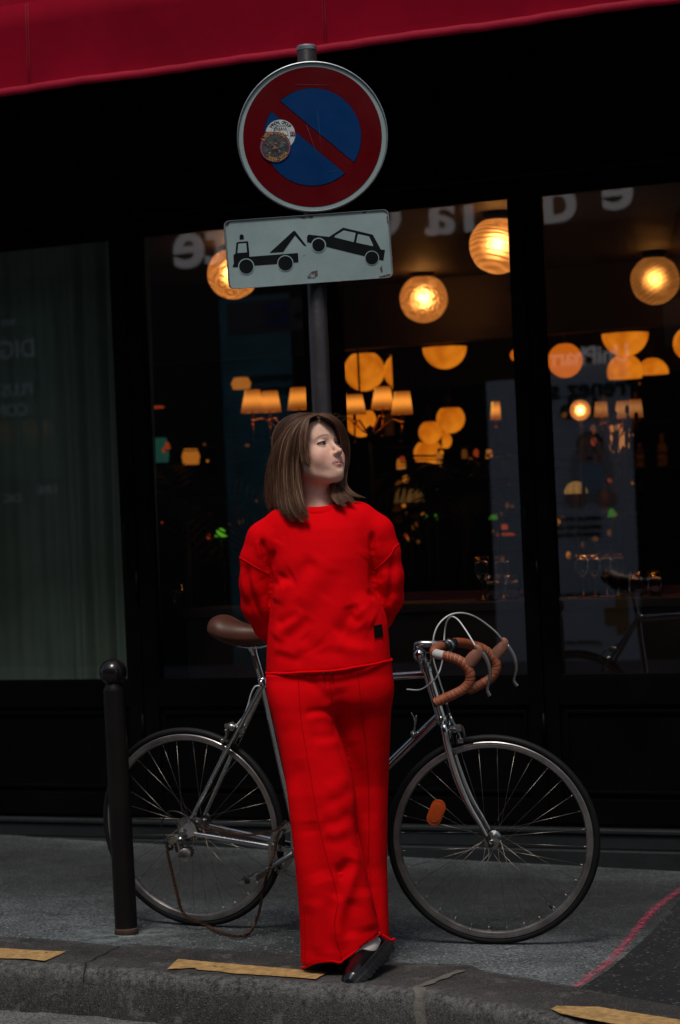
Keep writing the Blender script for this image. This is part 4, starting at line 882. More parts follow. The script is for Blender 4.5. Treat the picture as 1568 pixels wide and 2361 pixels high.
dsc = mb.build('round_sign', [m_alu], ts, auto=35); dsc['label'] = 'round no parking sign, blue disc with red ring and red slash'
mb = MB(); mb.prism(circ(170.2, 170.2, d=.0010), (0, .0009, 0), 0); mb.build('white_border', m_swht, dsc)
mb = MB(); mb.prism(circ(160, 161.5, d=.0020), (0, .0009, 0), 0); mb.build('red_ring', m_sred, dsc)
# two blue segments cut by the slash; traced radius 113
rb = 113.0; ccx, ccy = 720.5, 316
pA, pB = (645, 233), (819, 377)     # upper segment ends
pC, pD = (626, 256), (797, 401)     # lower segment ends
def seg(p, q, up, d):
    a0 = math.atan2(-(p[1]-ccy), p[0]-ccx); a1_ = math.atan2(-(q[1]-ccy), q[0]-ccx)
    if up:   # clockwise from p over the top right to q
        if a0 < a1_: a0 += 2*pi
        ang = np.linspace(a0, a1_, 40)
    else:
        if a1_ < a0: a1_ += 2*pi
        ang = np.linspace(a0, a1_, 40)
    return [(ccx+rb*math.cos(a), ccy-rb*math.sin(a)) for a in ang]
mbb = MB(); mbl = MB()
for p, q, up in ((pA, pB, True), (pC, pD, False)):
    o = seg(p, q, up, 0); cxm = sum(x for x, _ in o)/len(o); cym = sum(y for _, y in o)/len(o)
    mbl.prism([S(x, y, .0029) for x, y in o], (0, .0008, 0)); mbb.prism([S(cxm+(x-cxm)*.983, cym+(y-cym)*.983, .0037) for x, y in o], (0, .0007, 0))
mbl.build('blue_outline', m_sline, dsc); mbb.build('blue_field', m_sblue, dsc)
# stickers
m_swh = mat('sticker_white', (.50, .55, .54), .5, var=(20, .1)); m_sor = mat('sticker_orange', (.45, .09, .03), .5); m_sgr = mat('sticker_collage', (.05, .05, .055), .5, var=(60, .9)); m_srd = mat('sticker_red', (.25, .01, .03), .5); m_sye = mat('sticker_yellow', (.50, .24, .05), .5); m_snv = mat('sticker_navy', (.02, .03, .10), .5)
def Z(x, y): return 490+x*.29688, 91.9+y*.29688
def disc(mb, cx, cy, r, d, mi, n=40, th=.0004): mb.prism([S(cx+r*math.cos(2*pi*k/n), cy-r*math.sin(2*pi*k/n), d) for k in range(n)], (0, th, 0), mi)
SX, SZv = _r.copy(), _u.copy()
def arc_text(mb, body, cx, cy, r, a0, a1_, size, d, mi, inward=False):
    for k, ch in enumerate(body):
        if ch == ' ': continue
        a = R(a0+(a1_-a0)*k/(len(body)-1)); o = S(cx+r*math.cos(a), cy-r*math.sin(a), d); up = (SX*math.cos(a)+SZv*math.sin(a))*(-1 if inward else 1); rt = up.cross(Y1)*1.0
        rt = Vector((up.z, 0, -up.x)); add_text(mb, ch, size*sc_/.69, o, rt, up, mi, .0003)
st = MB(); c1 = Z(527, 736); r1_ = 116*.297
disc(st, *c1, r1_, .0046, 0); 
for k_, (rr) in enumerate((80, 77)):
    pass
disc(st, *c1, 79*.297, .0050, 1); disc(st, *c1, 77*.297, .0054, 0)
st.prism([S(*Z(412, 712), .0050), S(*Z(448, 712), .0050), S(*Z(448, 728), .0050), S(*Z(412, 728), .0050)], (0, .0003, 0), 2); st.prism([S(*Z(606, 712), .0050), S(*Z(641, 712), .0050), S(*Z(641, 734), .0050), S(*Z(606, 734), .0050)], (0, .0003, 0), 2); st.prism([S(*Z(606, 736), .0050), S(*Z(641, 736), .0050), S(*Z(641, 750), .0050), S(*Z(606, 750), .0050)], (0, .0003, 0), 3)
arc_text(st, 'VANDAL GROUP', *c1, 97*.297, 140, 42, 7.0, .0052, 1); add_text(st, '17', 6.5*sc_/.69, S(*Z(624, 731), .0058), SX, SZv, 0, .0003)
# bucket hat drawing and URBAN
hat = [Z(480, 690), Z(495, 668), Z(560, 668), Z(576, 700), Z(590, 740), Z(470, 735)]
st.tube([S(x, y, .0056) for x, y in hat], .0009, 5, 1, closed=True); add_text(st, 'URBAN', 7.5*sc_/.69, S(*Z(521, 693), .0058), SX, SZv, 1, .0003, .8)
for q in ((500, 720), (520, 724), (545, 720)): st.tube([S(*Z(q[0], q[1]), .0056), S(*Z(q[0]+14, q[1]+6), .0056)], .0007, 5, 1)
sk = st.build('sticker', [m_swh, m_sblk, m_srd, m_snv], dsc); sk['label'] = 'round white sticker with a hat drawing'
st = MB(); c2 = Z(488, 833); disc(st, *c2, 120*.297, .0062, 4); disc(st, *c2, 113*.297, .0066, 1); disc(st, *c2, 108*.297, .0069, 4); disc(st, *c2, 103*.297, .0072, 0)
rng = random.Random(4)
for k in range(26):     # collage of pale and dark marks
    a = rng.uniform(0, 6.28); rr = rng.uniform(0, 80)*.297; x = c2[0]+rr*math.cos(a); y = c2[1]+rr*math.sin(a)*.8; l = rng.uniform(3, 9); b_ = rng.uniform(0, 3)
    st.tube([S(x, y, .0076), S(x+l*math.cos(b_), y+l*math.sin(b_)*.6, .0076), S(x+l*1.6*math.cos(b_+.5), y+l*math.sin(b_+.5), .0076)], .0006+.0008*rng.random(), 4, rng.choice([2, 3, 4, 2, 3, 5]))
arc_text(st, 'LYON 1950', *c2, 112*.297, 146, 50, 9.5, .0078, 3); arc_text(st, '2009-2024', *c2, 98*.297, 238, 330, 9.5, .0078, 3, True)
sk = st.build('sticker', [m_sgr, m_sor, mat('sticker_grey', (.2, .2, .2), .5), m_sye, m_snv, m_srd], dsc); sk['label'] = 'round orange rimmed sticker over the white one'
# scratches
mb = MB(); m_scr = mat('scratch', (.05, .12, .18), .7); 
for a, b in (((640, 345), (914, 350)), ((815, 540), (858, 1010)), ((858, 1038), (985, 1008)), ((730, 660), (860, 1035)), ((700, 540), (712, 530))): mb.tube([S(*Z(*a), .0047), S(*Z(*b), .0047)], .00022, 4)
mb.split('scratch', m_scr, dsc)
# tow-away plate
def rr_poly(c, r=9, n=6):
    out = []; N = len(c)
    for i in range(N):
        p, q, s_ = Vector(c[i-1]), Vector(c[i]), Vector(c[(i+1) % N]); a = q+(p-q).normalized()*r; b = q+(s_-q).normalized()*r
        for k in range(n+1):
            t = k/n; out.append(tuple(a*(1-t)**2+q*2*t*(1-t)+b*t*t))
    return out
corn = [Z(84, 1406), Z(1369, 1313), Z(1408, 1845), Z(126, 1940)]
cen = Vector((sum(c[0] for c in corn)/4, sum(c[1] for c in corn)/4))
def inset(k): return [tuple(cen+(Vector(c)-cen)*Vector((1, 1)).length/math.sqrt(2)-(Vector(c)-cen).normalized()*k) for c in corn]
mb = MB(); o1 = rr_poly(corn, 15); o2 = rr_poly(inset(4.5), 13); n = len(o1)
V = [S(x, y, .000) for x, y in o1]+[S(x, y, .006) for x, y in rr_poly(inset(.8), 15)]+[S(x, y, .006) for x, y in rr_poly(inset(3), 14)]+[S(x, y, .0012) for x, y in o2]+[S(x, y, -.018) for x, y in o1]
Fs = []
for a, b in ((4, 0), (0, 1), (1, 2), (2, 3)): Fs += [(a*n+k, b*n+k, b*n+(k+1) % n, a*n+(k+1) % n) for k in range(n)]
Fs.append(tuple(4*n+k for k in range(n))); mb.add(V, Fs, 0)
plt = mb.build('rectangular_sign', m_alu, ts); plt['label'] = 'white tow away plate with a black tow truck lifting a car'
mb = MB(); mb.prism([S(x, y, .0014) for x, y in o2], (0, .0012, 0)); mb.build('white_face', m_swht, plt)
def poly(mb, pts, d=.0022, mi=0, th=.0007): mb.prism([S(*Z(*p), d) for p in pts], (0, th, 0), mi)
def dsk(mb, c, r, d, mi, rx=None): mb.prism([S(*Z(c[0]+r*math.cos(2*pi*k/40), c[1]+(rx or r)*math.sin(2*pi*k/40)), d) for k in range(40)], (0, .0006, 0), mi)
mb = MB()
poly(mb, [(157, 1767), (160, 1745), (166, 1742), (162, 1672), (178, 1660), (185, 1578), (196, 1570), (276, 1563), (286, 1655), (286, 1684), (664, 1655), (668, 1727), (625, 1731), (330, 1753), (200, 1765)])
poly(mb, [(211, 1552), (210, 1525), (215, 1515), (227, 1510), (238, 1515), (243, 1525), (243, 1549)])
poly(mb, [(443, 1654), (624, 1488), (633, 1482), (643, 1486), (731, 1600), (710, 1598), (641, 1518), (549, 1647)])
poly(mb, [(733, 1530), (745, 1512), (905, 1530), (1015, 1458), (1245, 1513), (1308, 1628), (1340, 1632), (1327, 1715), (1290, 1706), (1180, 1680), (890, 1608), (776, 1580), (735, 1571)])
poly(mb, [(200, 1583), (262, 1578), (268, 1650), (194, 1656)], .0030, 1); poly(mb, [(1020, 1480), (1112, 1500), (1097, 1571), (948, 1533), (950, 1522)], .0030, 1); poly(mb, [(1130, 1508), (1216, 1527), (1247, 1592), (1246, 1602), (1115, 1574)], .0030, 1)
for c, r in (((262, 1760), 63), ((566, 1735), 63), ((824, 1594), 58), ((1238, 1693), 56)): dsk(mb, c, r, .0031, 1); 
for c, r in (((262, 1760), 55), ((566, 1735), 56), ((824, 1594), 49), ((1238, 1693), 50)): dsk(mb, c, r, .0038, 0)
mb.build('pictogram', [m_sblk, m_swht], plt)
mb = MB(); m_dirt = worn('brown_scuff', (.10, .055, .045), .50, 60, .1)
poly(mb, [(735, 1840), (770, 1800), (815, 1790), (818, 1830), (790, 1852), (745, 1856)], .0023); poly(mb, [(1290, 1838), (1380, 1815), (1384, 1832), (1300, 1848)], .0023); poly(mb, [(1300, 1770), (1316, 1750), (1322, 1800), (1308, 1806)], .0023); poly(mb, [(1352, 1370), (1362, 1372), (1364, 1430), (1356, 1425)], .0023); poly(mb, [(1165, 1335), (1196, 1335), (1190, 1346), (1170, 1348)], .0023)
poly(mb, [(105, 1430), (130, 1416), (125, 1440), (112, 1452)], .0023); poly(mb, [(660, 1377), (780, 1368), (780, 1384), (700, 1388)], .0023)
mb.tube([S(*Z(702, 1682), .0022), S(*Z(712, 1668), .0022), S(*Z(722, 1680), .0022)], .0004, 4)
mb.split('scuff', m_dirt, plt)
# brackets behind the plates
mb = MB()
for py in (240, 390, 530, 640):
    c = P(707+(py-107)*.056, py, PY); mb.revolve([(pr+.001, -.014), (pr+.005, -.014), (pr+.005, .014), (pr+.001, .014)], c, ax, a1, a2, 28); mb.box(c-Vector((0, pr+.009, 0)), (.05, 0, 0), (0, .005, 0), (0, 0, .012))
mb.build('bracket', m_alu, ts)
# ================================================================== BICYCLE
def chrome(name, rough=.12, col=(.58, .58, .59), bump=None): return mat(name, col, rough, 1.0, var=(12, .15), bump=bump, rvar=(20, .07))
m_chr = chrome('chromed_steel'); m_rim = mat('dull_aluminium_rim', (.32, .30, .29), .38, .9, var=(15, .35), rvar=(10, .15)); m_allo = chrome('worn_alloy', .28, (.40, .40, .39)); m_spk = chrome('spoke_steel', .35, (.32, .29, .26))
m_rub = mat('black_tyre_rubber', (.006, .0065, .007), .62, spec=.25, var=(20, .35), bump=(160, .3, 2, .001)); m_blk = mat('black_plastic', (.010, .010, .011), .4)
m_tape = mat('tan_bar_tape', (.26, .062, .022), .55, var=(30, .25), bump=(140, .3, 3, .001)); m_tapel = mat('tape_edge', (.42, .22, .15), .7); m_hood = mat('brown_rubber_hood', (.25, .105, .065), .6, var=(25, .15), bump=(100, .2))
m_sad = mat('brown_leather', (.075, .025, .014), .46, spec=.3, var=(18, .25), bump=(180, .25, 3, .001)); m_cab = mat('white_cable', (.62, .66, .66), .4); m_cabd = mat('black_cable', (.01, .01, .01), .4)
m_chain = mat('rusty_chain', (.075, .035, .018), .6, .5, var=(60, .5)); m_refl = mat('orange_reflector', (.52, .075, .006), .25, coat=.4, bump=(300, .5)); m_whtape = mat('bare_white_tape', (.5, .5, .48), .7)
RW = .338; LEAN = R(6)
cR = G(443, 2141); cR = P(466, 2141, 8.09); cR.z = float(zg(cR.x))+.012; cF = P(1150, 2172, 7.66); cF.z = float(zg(cF.x))+.0
cR.z = float(zg(cR.x)); 
be1 = Vector((cF.x-cR.x, cF.y-cR.y, 0)).normalized(); be2 = Vector((-be1.y, be1.x, 0)); 
if be2.y < 0: be2 = -be2
be3 = Z1*math.cos(LEAN)-be2*math.sin(LEAN); bn = be2*math.cos(LEAN)+Z1*math.sin(LEAN)
def B(px, py, lat=0.0): return hit(px, py, cR+bn*lat, bn)
YF = R(10); fe1 = Vector((math.cos(YF), -math.sin(YF), 0)); fh = Vector((math.sin(YF), math.cos(YF), 0)); fe3 = Z1*math.cos(LEAN)-fh*math.sin(LEAN); fn = fh*math.cos(LEAN)+Z1*math.sin(LEAN)
def FB(px, py, lat=0.0): return hit(px, py, cF+fn*lat, fn)
def q5(x, y): return 220.5+x*.3424, 1396.5+y*.3424
def q6(x, y): return 882+x*.3477, 1384.2+y*.3477
def B5(x, y, l=0.0): return B(*q5(x, y), l)
def B6(x, y, l=0.0): return B(*q6(x, y), l)
def F6(x, y, l=0.0): return FB(*q6(x, y), l)
bike = thing('bicycle', 'old chromed racing bicycle with drop handlebars and a dangling rusty chain', 'bicycle', (cR+cF)/2)
hubR = cR+be3*RW; hubF = cF+fe3*RW
def wheel(hub, a1, a3, an, seed, rear=False):
    w_ = thing('wheel', None, None, hub-wloc(bike)); w_.parent = bike
    rng = random.Random(seed)
    mb = MB(); rt = .0118; rc = RW-rt
    mb.revolve([(rc+rt*math.cos(t), rt*1.0*math.sin(t)) for t in np.linspace(0, 2*pi, 17)[:-1]], hub, an, a1, a3, 128); mb.build('tyre', m_rub, w_)
    mb = MB(); r0 = RW-.022
    mb.revolve([(r0+.001, -.010), (r0-.001, -.0118), (r0-.017, -.0105), (r0-.021, -.004), (r0-.022, 0), (r0-.021, .004), (r0-.017, .0105), (r0-.001, .0118), (r0+.001, .010)], hub, an, a1, a3, 128)
    mb.revolve([(r0-.0065, -.0122), (r0-.0075, -.0126), (r0-.0085, -.0122)], hub, an, a1, a3, 128, 0, True, False)
    mb.build('rim', m_rim, w_, auto=30)
    mb = MB(); N = 32; rs = RW-.0425; hf = .019 if not rear else .022; hw = .030
    for k in range(N):
        sd_ = -1 if k % 2 == 0 else 1; j = k//2; lead = 1 if j % 2 == 0 else -1
        ar = 2*pi*(k+.5)/N; ah = ar+lead*R(62)+.05*sd_; A = hub+(a1*math.cos(ah)+a3*math.sin(ah))*hf+an*(sd_*hw); Bq = hub+(a1*math.cos(ar)+a3*math.sin(ar))*rs+an*(sd_*.003)
        mb.tube([A, Bq], .00068, 5); mb.tube([Bq, Bq+(A-Bq).normalized()*.014], .0019, 6)
    mb.build('spokes', m_spk, w_)
    mb = MB(); mb.revolve([(.006, -.05), (.011, -.05), (.012, -.036), (hf+.004, -.034), (hf+.004, -.029), (.015, -.024), (.013, 0), (.015, .024), (hf+.004, .029), (hf+.004, .034), (.012, .036), (.011, .05), (.006, .05)], hub, an, a1, a3, 32)
    mb.cyl(hub-an*.062, hub+an*.062, .0048, n=12); mb.revolve([(.001, -.066), (.008, -.066), (.008, -.057), (.001, -.057)], hub, an, a1, a3, 6, smooth=False)
    if not rear: mb.sphere(hub-an*.063, .0095, 1, ax=(1, 1, 1))
    mb.build('hub', [m_allo, m_blk], w_, auto=35)
    va = R(-52) if not rear else R(200); p = hub+(a1*math.cos(va)+a3*math.sin(va))*(RW-.042); d = (hub-p).normalized(); mb = MB(); mb.cyl(p, p+d*.030, .0022, n=8); mb.cyl(p+d*.012, p+d*.034, .0042, .003, 8, 1); mb.build('valve', [m_allo, m_blk], w_)
    return w_
wr = wheel(hubR, be1, be3, bn, 1, True); wf = wheel(hubF, fe1, fe3, fn, 2)
# reflector on the front spokes
c = F6(356, 1407, -.018); mb = MB(); up = (F6(385, 1330, -.018)-F6(325, 1485, -.018)).normalized(); sd_ = up.cross(fn); hl = (F6(378, 1322, -.018)-F6(332, 1492, -.018)).length/2
def capsule_plate(mb, c, up, sd_, nn, hl, hw, th, mi=0):
    pts = []
    for k in range(13): a = pi*k/12; pts.append(c+up*(hl-hw)+up*hw*math.sin(a)+sd_*hw*math.cos(a))
    for k in range(13): a = pi+pi*k/12; pts.append(c-up*(hl-hw)+up*hw*math.sin(a)+sd_*hw*math.cos(a))
    mb.prism([p-nn*th/2 for p in pts], nn*th, mi)
capsule_plate(mb, c, up, sd_, fn, hl, .0235, .006); capsule_plate(mb, c-fn*.004, up, sd_, fn, hl*.72, .018, .006)
for k in range(-2, 3): mb.tube([c-fn*.0075+sd_*k*.006-up*hl*.55, c-fn*.0075+sd_*k*.006+up*hl*.55], .0012, 5)
mb.build('reflector', m_refl, wf, bevel=.0015)
# frame: near side is lat negative
seatlug = B(607, 1571); bb = B(692, 1958); ht_top = B(984, 1541); ht_bot = B(1019, 1656)
st_dir = (seatlug-bb).normalized()
mb = MB(); mb.cyl(bb, seatlug+st_dir*.012, .0143, n=20)
mb.cyl(seatlug-st_dir*.012, ht_top-Z1*.018, .0132, n=20)
mb.cyl(bb, ht_bot+(ht_top-ht_bot)*.08, .0145, n=20)
hd = (ht_top-ht_bot).normalized(); mb.cyl(ht_bot, ht_top, .0175, n=24)
for sgn in (-1, 1):
    dropR = hubR+bn*sgn*.062-be3*.002
    mb.tube([seatlug+bn*sgn*.014-Z1*.012, seatlug.lerp(dropR, .5)+bn*sgn*.006, dropR+(seatlug-dropR).normalized()*.035], [.0078, .0078, .0062], 14)
    mb.sphere(seatlug+bn*sgn*.0145-Z1*.012, .0085, n=10, m=8, ax=(1, 1, 1.5))
    mb.tube([bb+bn*sgn*.03+(hubR-bb).normalized()*.02, bb.lerp(hubR, .35)+bn*sgn*.040, dropR+(bb-dropR).normalized()*.035], [.0098, .0105, .0072], 14)
    # dropout plates
    dd = [dropR+(seatlug-dropR).normalized()*.05, dropR+(seatlug-dropR).normalized()*.045+be1*.012, dropR+(bb-dropR).normalized()*.05, dropR+(bb-dropR).normalized()*.02-be3*.014, dropR-be1*.012-be3*.028, dropR-be1*.018, dropR-be1*.012+be3*.012]
    mb.prism([p-bn*.0025 for p in dd], bn*.005)
mb.cyl(bb-bn*.036, bb+bn*.036, .020, n=24)
mb.cyl(seatlug-bn*.024, seatlug+bn*.024, .006, n=12); mb.revolve([(.0145, -.014), (.0172, -.012), (.0172, .010), (.0145, .013)], seatlug, st_dir, be1, bn, 20)
for t in (.02, .98):
    c = ht_bot.lerp(ht_top, t); mb.revolve([(.018, -.006), (.0215, -.004), (.0215, .004), (.018, .006)], c, hd, be1, bn, 24)
fr = mb.build('frame', m_chr, bike, auto=50)
mb = MB(); m_logo = mat('frame_decal', (.02, .015, .015), .4)
mid = bb.lerp(hubR, .48)+bn*-.052
m5a, m5b = B5(840, 1545, -.055), B5(1000, 1562, -.055); dv = (m5b-m5a)/6; 
for k in range(6): mb.box(m5a+dv*(k+.5), dv*.28, bn*.0006, be3*.0035)
mb.build('decal', m_logo, fr)
mb = MB(); m_logo2 = mat('seatpost_decal', (.02, .012, .012), .5); 
# seatpost
sp_top = B5(1062, 285); mb2 = MB(); mb2.cyl(seatlug-st_dir*.02, sp_top, .0133, n=20); mb2.revolve([(.0134, -.012), (.017, -.010), (.017, .008), (.0134, .010)], sp_top, st_dir, be1, bn, 20)
mb2.cyl(sp_top-bn*.022, sp_top+bn*.022, .007, n=12); post = mb2.build('seat_post', m_chr, bike, auto=40)
mb.box(B5(1082, 375)-bn*.0138, st_dir*.022, be1*.006, bn*.0006); mb.build('decal', m_logo2, post)
mb = MB()
for s_ in (-.018, .018): mb.tube(cr_path([B5(880, 225, s_), B5(960, 270, s_), B5(1060, 285, s_), B5(1150, 272, s_), B5(1270, 235, s_*.6)], 5), .0035, 8)
mb.build('saddle_rail', m_chr, bike)
# saddle, shaped in the bicycle plane
sx0 = B5(775, 140); sdir = be1
prof_t = [(775, 120, 190), (785, 88, 195), (800, 72, 202), (830, 60, 222), (865, 63, 240), (900, 78, 258), (940, 98, 266), (980, 114, 273), (1030, 128, 274), (1090, 140, 265), (1150, 148, 250), (1210, 150, 232), (1270, 150, 215), (1300, 153, 200)]
wdt = [.020, .046, .060, .070, .074, .072, .062, .050, .038, .029, .024, .021, .018, .010]
V = []; n = 28
for (x, yt, yb), hw in zip(prof_t, wdt):
    T = B5(x, yt); Bt = B5(x, yb); h = (T-Bt).length; c = T-be3*h*.5
    for k in range(n):
        a = 2*pi*k/n; cx = math.cos(a); sx = math.sin(a); sgx = (abs(cx)**.8)*(1 if cx > 0 else -1); sgz = (abs(sx)**.75)*(1 if sx > 0 else -1)
        flare = 1.0 if sx > 0 else 1.0-.25*abs(sx)
        V.append(c+bn*(hw*sgx*flare)+be3*(h*.5*sgz-(.012*(abs(cx)**2)*(hw/.07) if sx > 0 else 0)))
Fs = [(i*n+k, (i+1)*n+k, (i+1)*n+(k+1) % n, i*n+(k+1) % n) for i in range(len(prof_t)-1) for k in range(n)]+[tuple(range(n)), tuple((len(prof_t)-1)*n+k for k in range(n))[::-1]]
mb = MB(); mb.add(V, Fs, 0, True); sad = mb.build('saddle', m_sad, bike); ss = sad.modifiers.new('s', 'SUBSURF'); ss.levels = 2; ss.render_levels = 2
# fork (steered)
crown = ht_bot-hd*.012; mb = MB()
mb.revolve([(.0, .012), (.021, .010), (.021, -.003), (.015, -.012), (.0, -.014)], crown, hd, be1, bn, 24, closed=False)
for sgn in (-1, 1):
    end = hubF+fn*sgn*.050; top = crown+fn*sgn*.030-hd*.012
    k1 = F6(425, 860, sgn*.034) if sgn < 0 else None
    pts = []
    tr = [(413, 850), (430, 950), (470, 1100), (520, 1240), (580, 1370), (640, 1470), (690, 1560)]
    base = [F6(x, y, -.040) for x, y in tr]
    for p in base: pts.append(p + (fn*.080 if sgn > 0 else Vector((0, 0, 0))))
    pts = cr_path([crown+fn*sgn*.018]+[pts[0]+hd*.004]+pts[1:], 5); N = len(pts)
    mb.tube(pts, [.0125 if i < N*.5 else .0125-.006*((i-N*.5)/(N*.5)) for i in range(N)], 14)
    mb.box(end-(end-pts[-1])*.4, (end-pts[-1])*.6, fn*.003, fe1*.010)
mb.build('fork', m_chr, bike, auto=60)
mb = MB(); htt = ht_top; 
mb.revolve([(.016, 0), (.0225, .002), (.0225, .008), (.019, .010), (.019, .016), (.021, .018), (.021, .022), (.015, .026), (.0125, .028), (.0125, .060), (.001, .061)], htt, hd, be1, bn, 28, closed=False)
mb.revolve([(.016, 0), (.022, -.003), (.020, -.010), (.016, -.012)], ht_bot, hd, be1, bn, 28, closed=False); mb.build('headset', m_allo, bike, auto=40)
mb = MB(); stq = F6(290, 400); sa = F6(230, 290); sb = F6(440, 290)
mb.cyl(htt+hd*.05, F6(262, 370), .0108, n=16)
mb.tube([F6(262, 372), F6(225, 315), F6(228, 296), F6(262, 288), F6(440, 289)], [.0115, .0125, .012, .0115, .011], 14)
mb.cyl(F6(443, 296)-fn*.02, F6(443, 296)+fn*.02, .019, n=20)
mb.build('stem', m_allo, bike)
mb = MB(); bl = F6(244, 360, -.045); mb.sphere(bl, .0165*1.2, n=28, m=18, ax=(1, 1, 1)); mb.revolve([(.0202, -.003), (.0215, 0), (.0202, .003)], bl, (fn*-.6+fe1*-.2+Z1*.3).normalized(), fe1, Z1, 28)
mb.tube(cr_path([bl+fe1*.01, F6(310, 345, -.02), F6(322, 385, -.01), F6(310, 430, 0.0)], 4), .0025, 6)
mb.build('bell', m_chr, bike)
# handlebar with tape
def bar(side, trace, lats):
    return cr_path([F6(x, y, l) for (x, y), l in zip(trace, lats)], 14)
near = bar(-1, [(443, 300), (395, 303), (350, 325), (352, 352), (400, 365), (455, 378), (512, 400), (560, 440), (582, 490), (575, 545), (535, 590), (480, 620), (410, 652), (340, 685)], [0, -.06, -.14, -.175, -.19, -.195, -.2, -.2, -.2, -.2, -.2, -.2, -.2, -.2])
far = bar(1, [(443, 296), (490, 281), (545, 285), (600, 300), (650, 315), (700, 345), (740, 385), (757, 430), (745, 480), (715, 520), (670, 548), (620, 575), (560, 605)], [0, .06, .12, .165, .19, .2, .2, .2, .2, .2, .2, .2, .2])
hb_core = MB(); hb_core.tube(near[:14]+near[14:], .0115, 12); hb_core.tube(far, .0115, 12); hbar = hb_core.build('handlebar', m_allo, bike)
def tape(path, i0, i1, nm='bar_tape'):
    mb = MB(); pts = []; rr = []; mi = []
    seg = path[i0:i1]; L_ = 0; fine = []
    for a, b in zip(seg[:-1], seg[1:]):
        m_ = max(1, int((b-a).length/.0012))
        for k in range(m_): fine.append(a.lerp(b, k/m_))
    acc = 0; rs = []; ms = []; 
    for i, p in enumerate(fine):
        if i: acc += (p-fine[i-1]).length
        ph = (acc % .0125)/.0125; rs.append(.0146+.0016*ph); ms.append(1 if ph < .10 else 0)
    n = 14; V = []; a = None
    for i, p in enumerate(fine):
        t = (fine[min(i+1, len(fine)-1)]-fine[max(i-1, 0)]).normalized()
        if a is None: a = t.cross(Z1).normalized()
        a = (a-t*a.dot(t)).normalized(); b = t.cross(a)
        for k in range(n):
            an = 2*pi*k/n; sk = t*(.0035*math.sin(an)); V.append(p+sk+(a*math.cos(an)+b*math.sin(an))*rs[i])
    Fs = []; M = []
    for i in range(len(fine)-1):
        for k in range(n): Fs.append((i*n+k, i*n+(k+1) % n, (i+1)*n+(k+1) % n, (i+1)*n+k)); M.append(ms[i])
    N_ = len(fine); Fs.append(tuple(range(n))[::-1]); M.append(0); Fs.append(tuple((N_-1)*n+k for k in range(n))); M.append(0)
    return link_mesh(nm, V, Fs, [m_tape, m_tapel], hbar, M, True)
tape(near, 16, 44); tape(near, 58, len(near)-2); tape(far, 10, len(far)-2)
mb = MB(); mb.tube(near[43:59], .0150, 12, 0); 
o = mb.build('bare_bar_patch', m_whtape, hbar)
for a_, b_ in ((near[-3], near[-1]), (far[-3], far[-1]+(far[-1]-far[-2]).normalized()*.004)): m2 = MB(); m2.cyl(a_, b_, .0145, .013, 14); m2.build('end_plug', m_blk, hbar)
for a_, b_ in ((near[2], near[8]), (far[3], far[8])): m2 = MB(); m2.cyl(a_, b_, .0175, n=16); m2.build('rubber_band', m_blk, hbar)
o['label'] = 'grimy bare patch where the tape is torn'
# brake levers with hoods
def lever(dx, dy, lat, tr_hood, tr_lev, w_=.016):
    mb = MB(); H = [(F6(x, y, lat), r, l) for x, y, r, l in tr_hood]
    n = 16; V = []
    pts = [h[0] for h in H]
    for i, p in enumerate(pts):
        t = (pts[min(i+1, len(pts)-1)]-pts[max(i-1, 0)]).normalized(); b = t.cross(fn).normalized()
        for k in range(n): an = 2*pi*k/n; V.append(p+b*(H[i][1]*math.cos(an))+fn*(H[i][2]*math.sin(an)))
    N = len(pts); mb.add(V, [(i*n+k, i*n+(k+1) % n, (i+1)*n+(k+1) % n, (i+1)*n+k) for i in range(N-1) for k in range(n)]+[tuple(range(n))[::-1], tuple((N-1)*n+k for k in range(n))], 0, True)
    L_ = thing('brake_lever', None, None, pts[0]-wloc(bike)); L_.parent = bike
    o = mb.build('hood', m_hood, L_); s_ = o.modifiers.new('s', 'SUBSURF'); s_.levels = 1; s_.render_levels = 1
    mb = MB(); lp = cr_path([F6(x, y, lat) for x, y, _ in tr_lev], 6); m_ = len(lp); rr = np.interp(np.linspace(0, len(tr_lev)-1, m_), range(len(tr_lev)), [r for _, _, r in tr_lev]); mb.tube(lp, list(rr), 10, flat=1.25)
    for i in range(int(m_*.35), int(m_*.8), 3): mb.sphere(lp[i]-fn*rr[i]*1.15, .0012, n=6, m=4, mi=1)
    mb.build('lever', [m_allo, m_blk], L_)
tN = [(578, 448, .0160, .0130), (572, 422, .0200, .0138), (592, 392, .0215, .0138), (616, 368, .0200, .0132), (636, 346, .0185, .012), (640, 332, .0155, .012), (640, 318, .0125, .011), (622, 304, .0090, .008), (612, 298, .005, .005)]
lN = [(655, 345, .007), (672, 362, .0068), (690, 390, .0060), (705, 430, .0050), (712, 475, .0045), (710, 520, .0042), (700, 560, .0042), (696, 590, .0042), (702, 612, .0045), (712, 634, .0052)]
lever(0, 0, -.2, tN, lN)
tF = [(746, 408, .0160, .0130), (742, 380, .0200, .0138), (760, 350, .0215, .0138), (786, 325, .0200, .0132), (804, 300, .0185, .012), (810, 285, .0155, .012), (812, 272, .0125, .011), (800, 258, .0090, .008), (790, 252, .005, .005)]
lF = [(828, 300, .007), (846, 325, .0065), (868, 362, .0058), (882, 400, .005), (888, 440, .0045), (884, 480, .0042), (876, 510, .0042), (874, 535, .0042), (882, 552, .0045), (896, 568, .0052)]
lever(0, 0, .2, tF, lF)
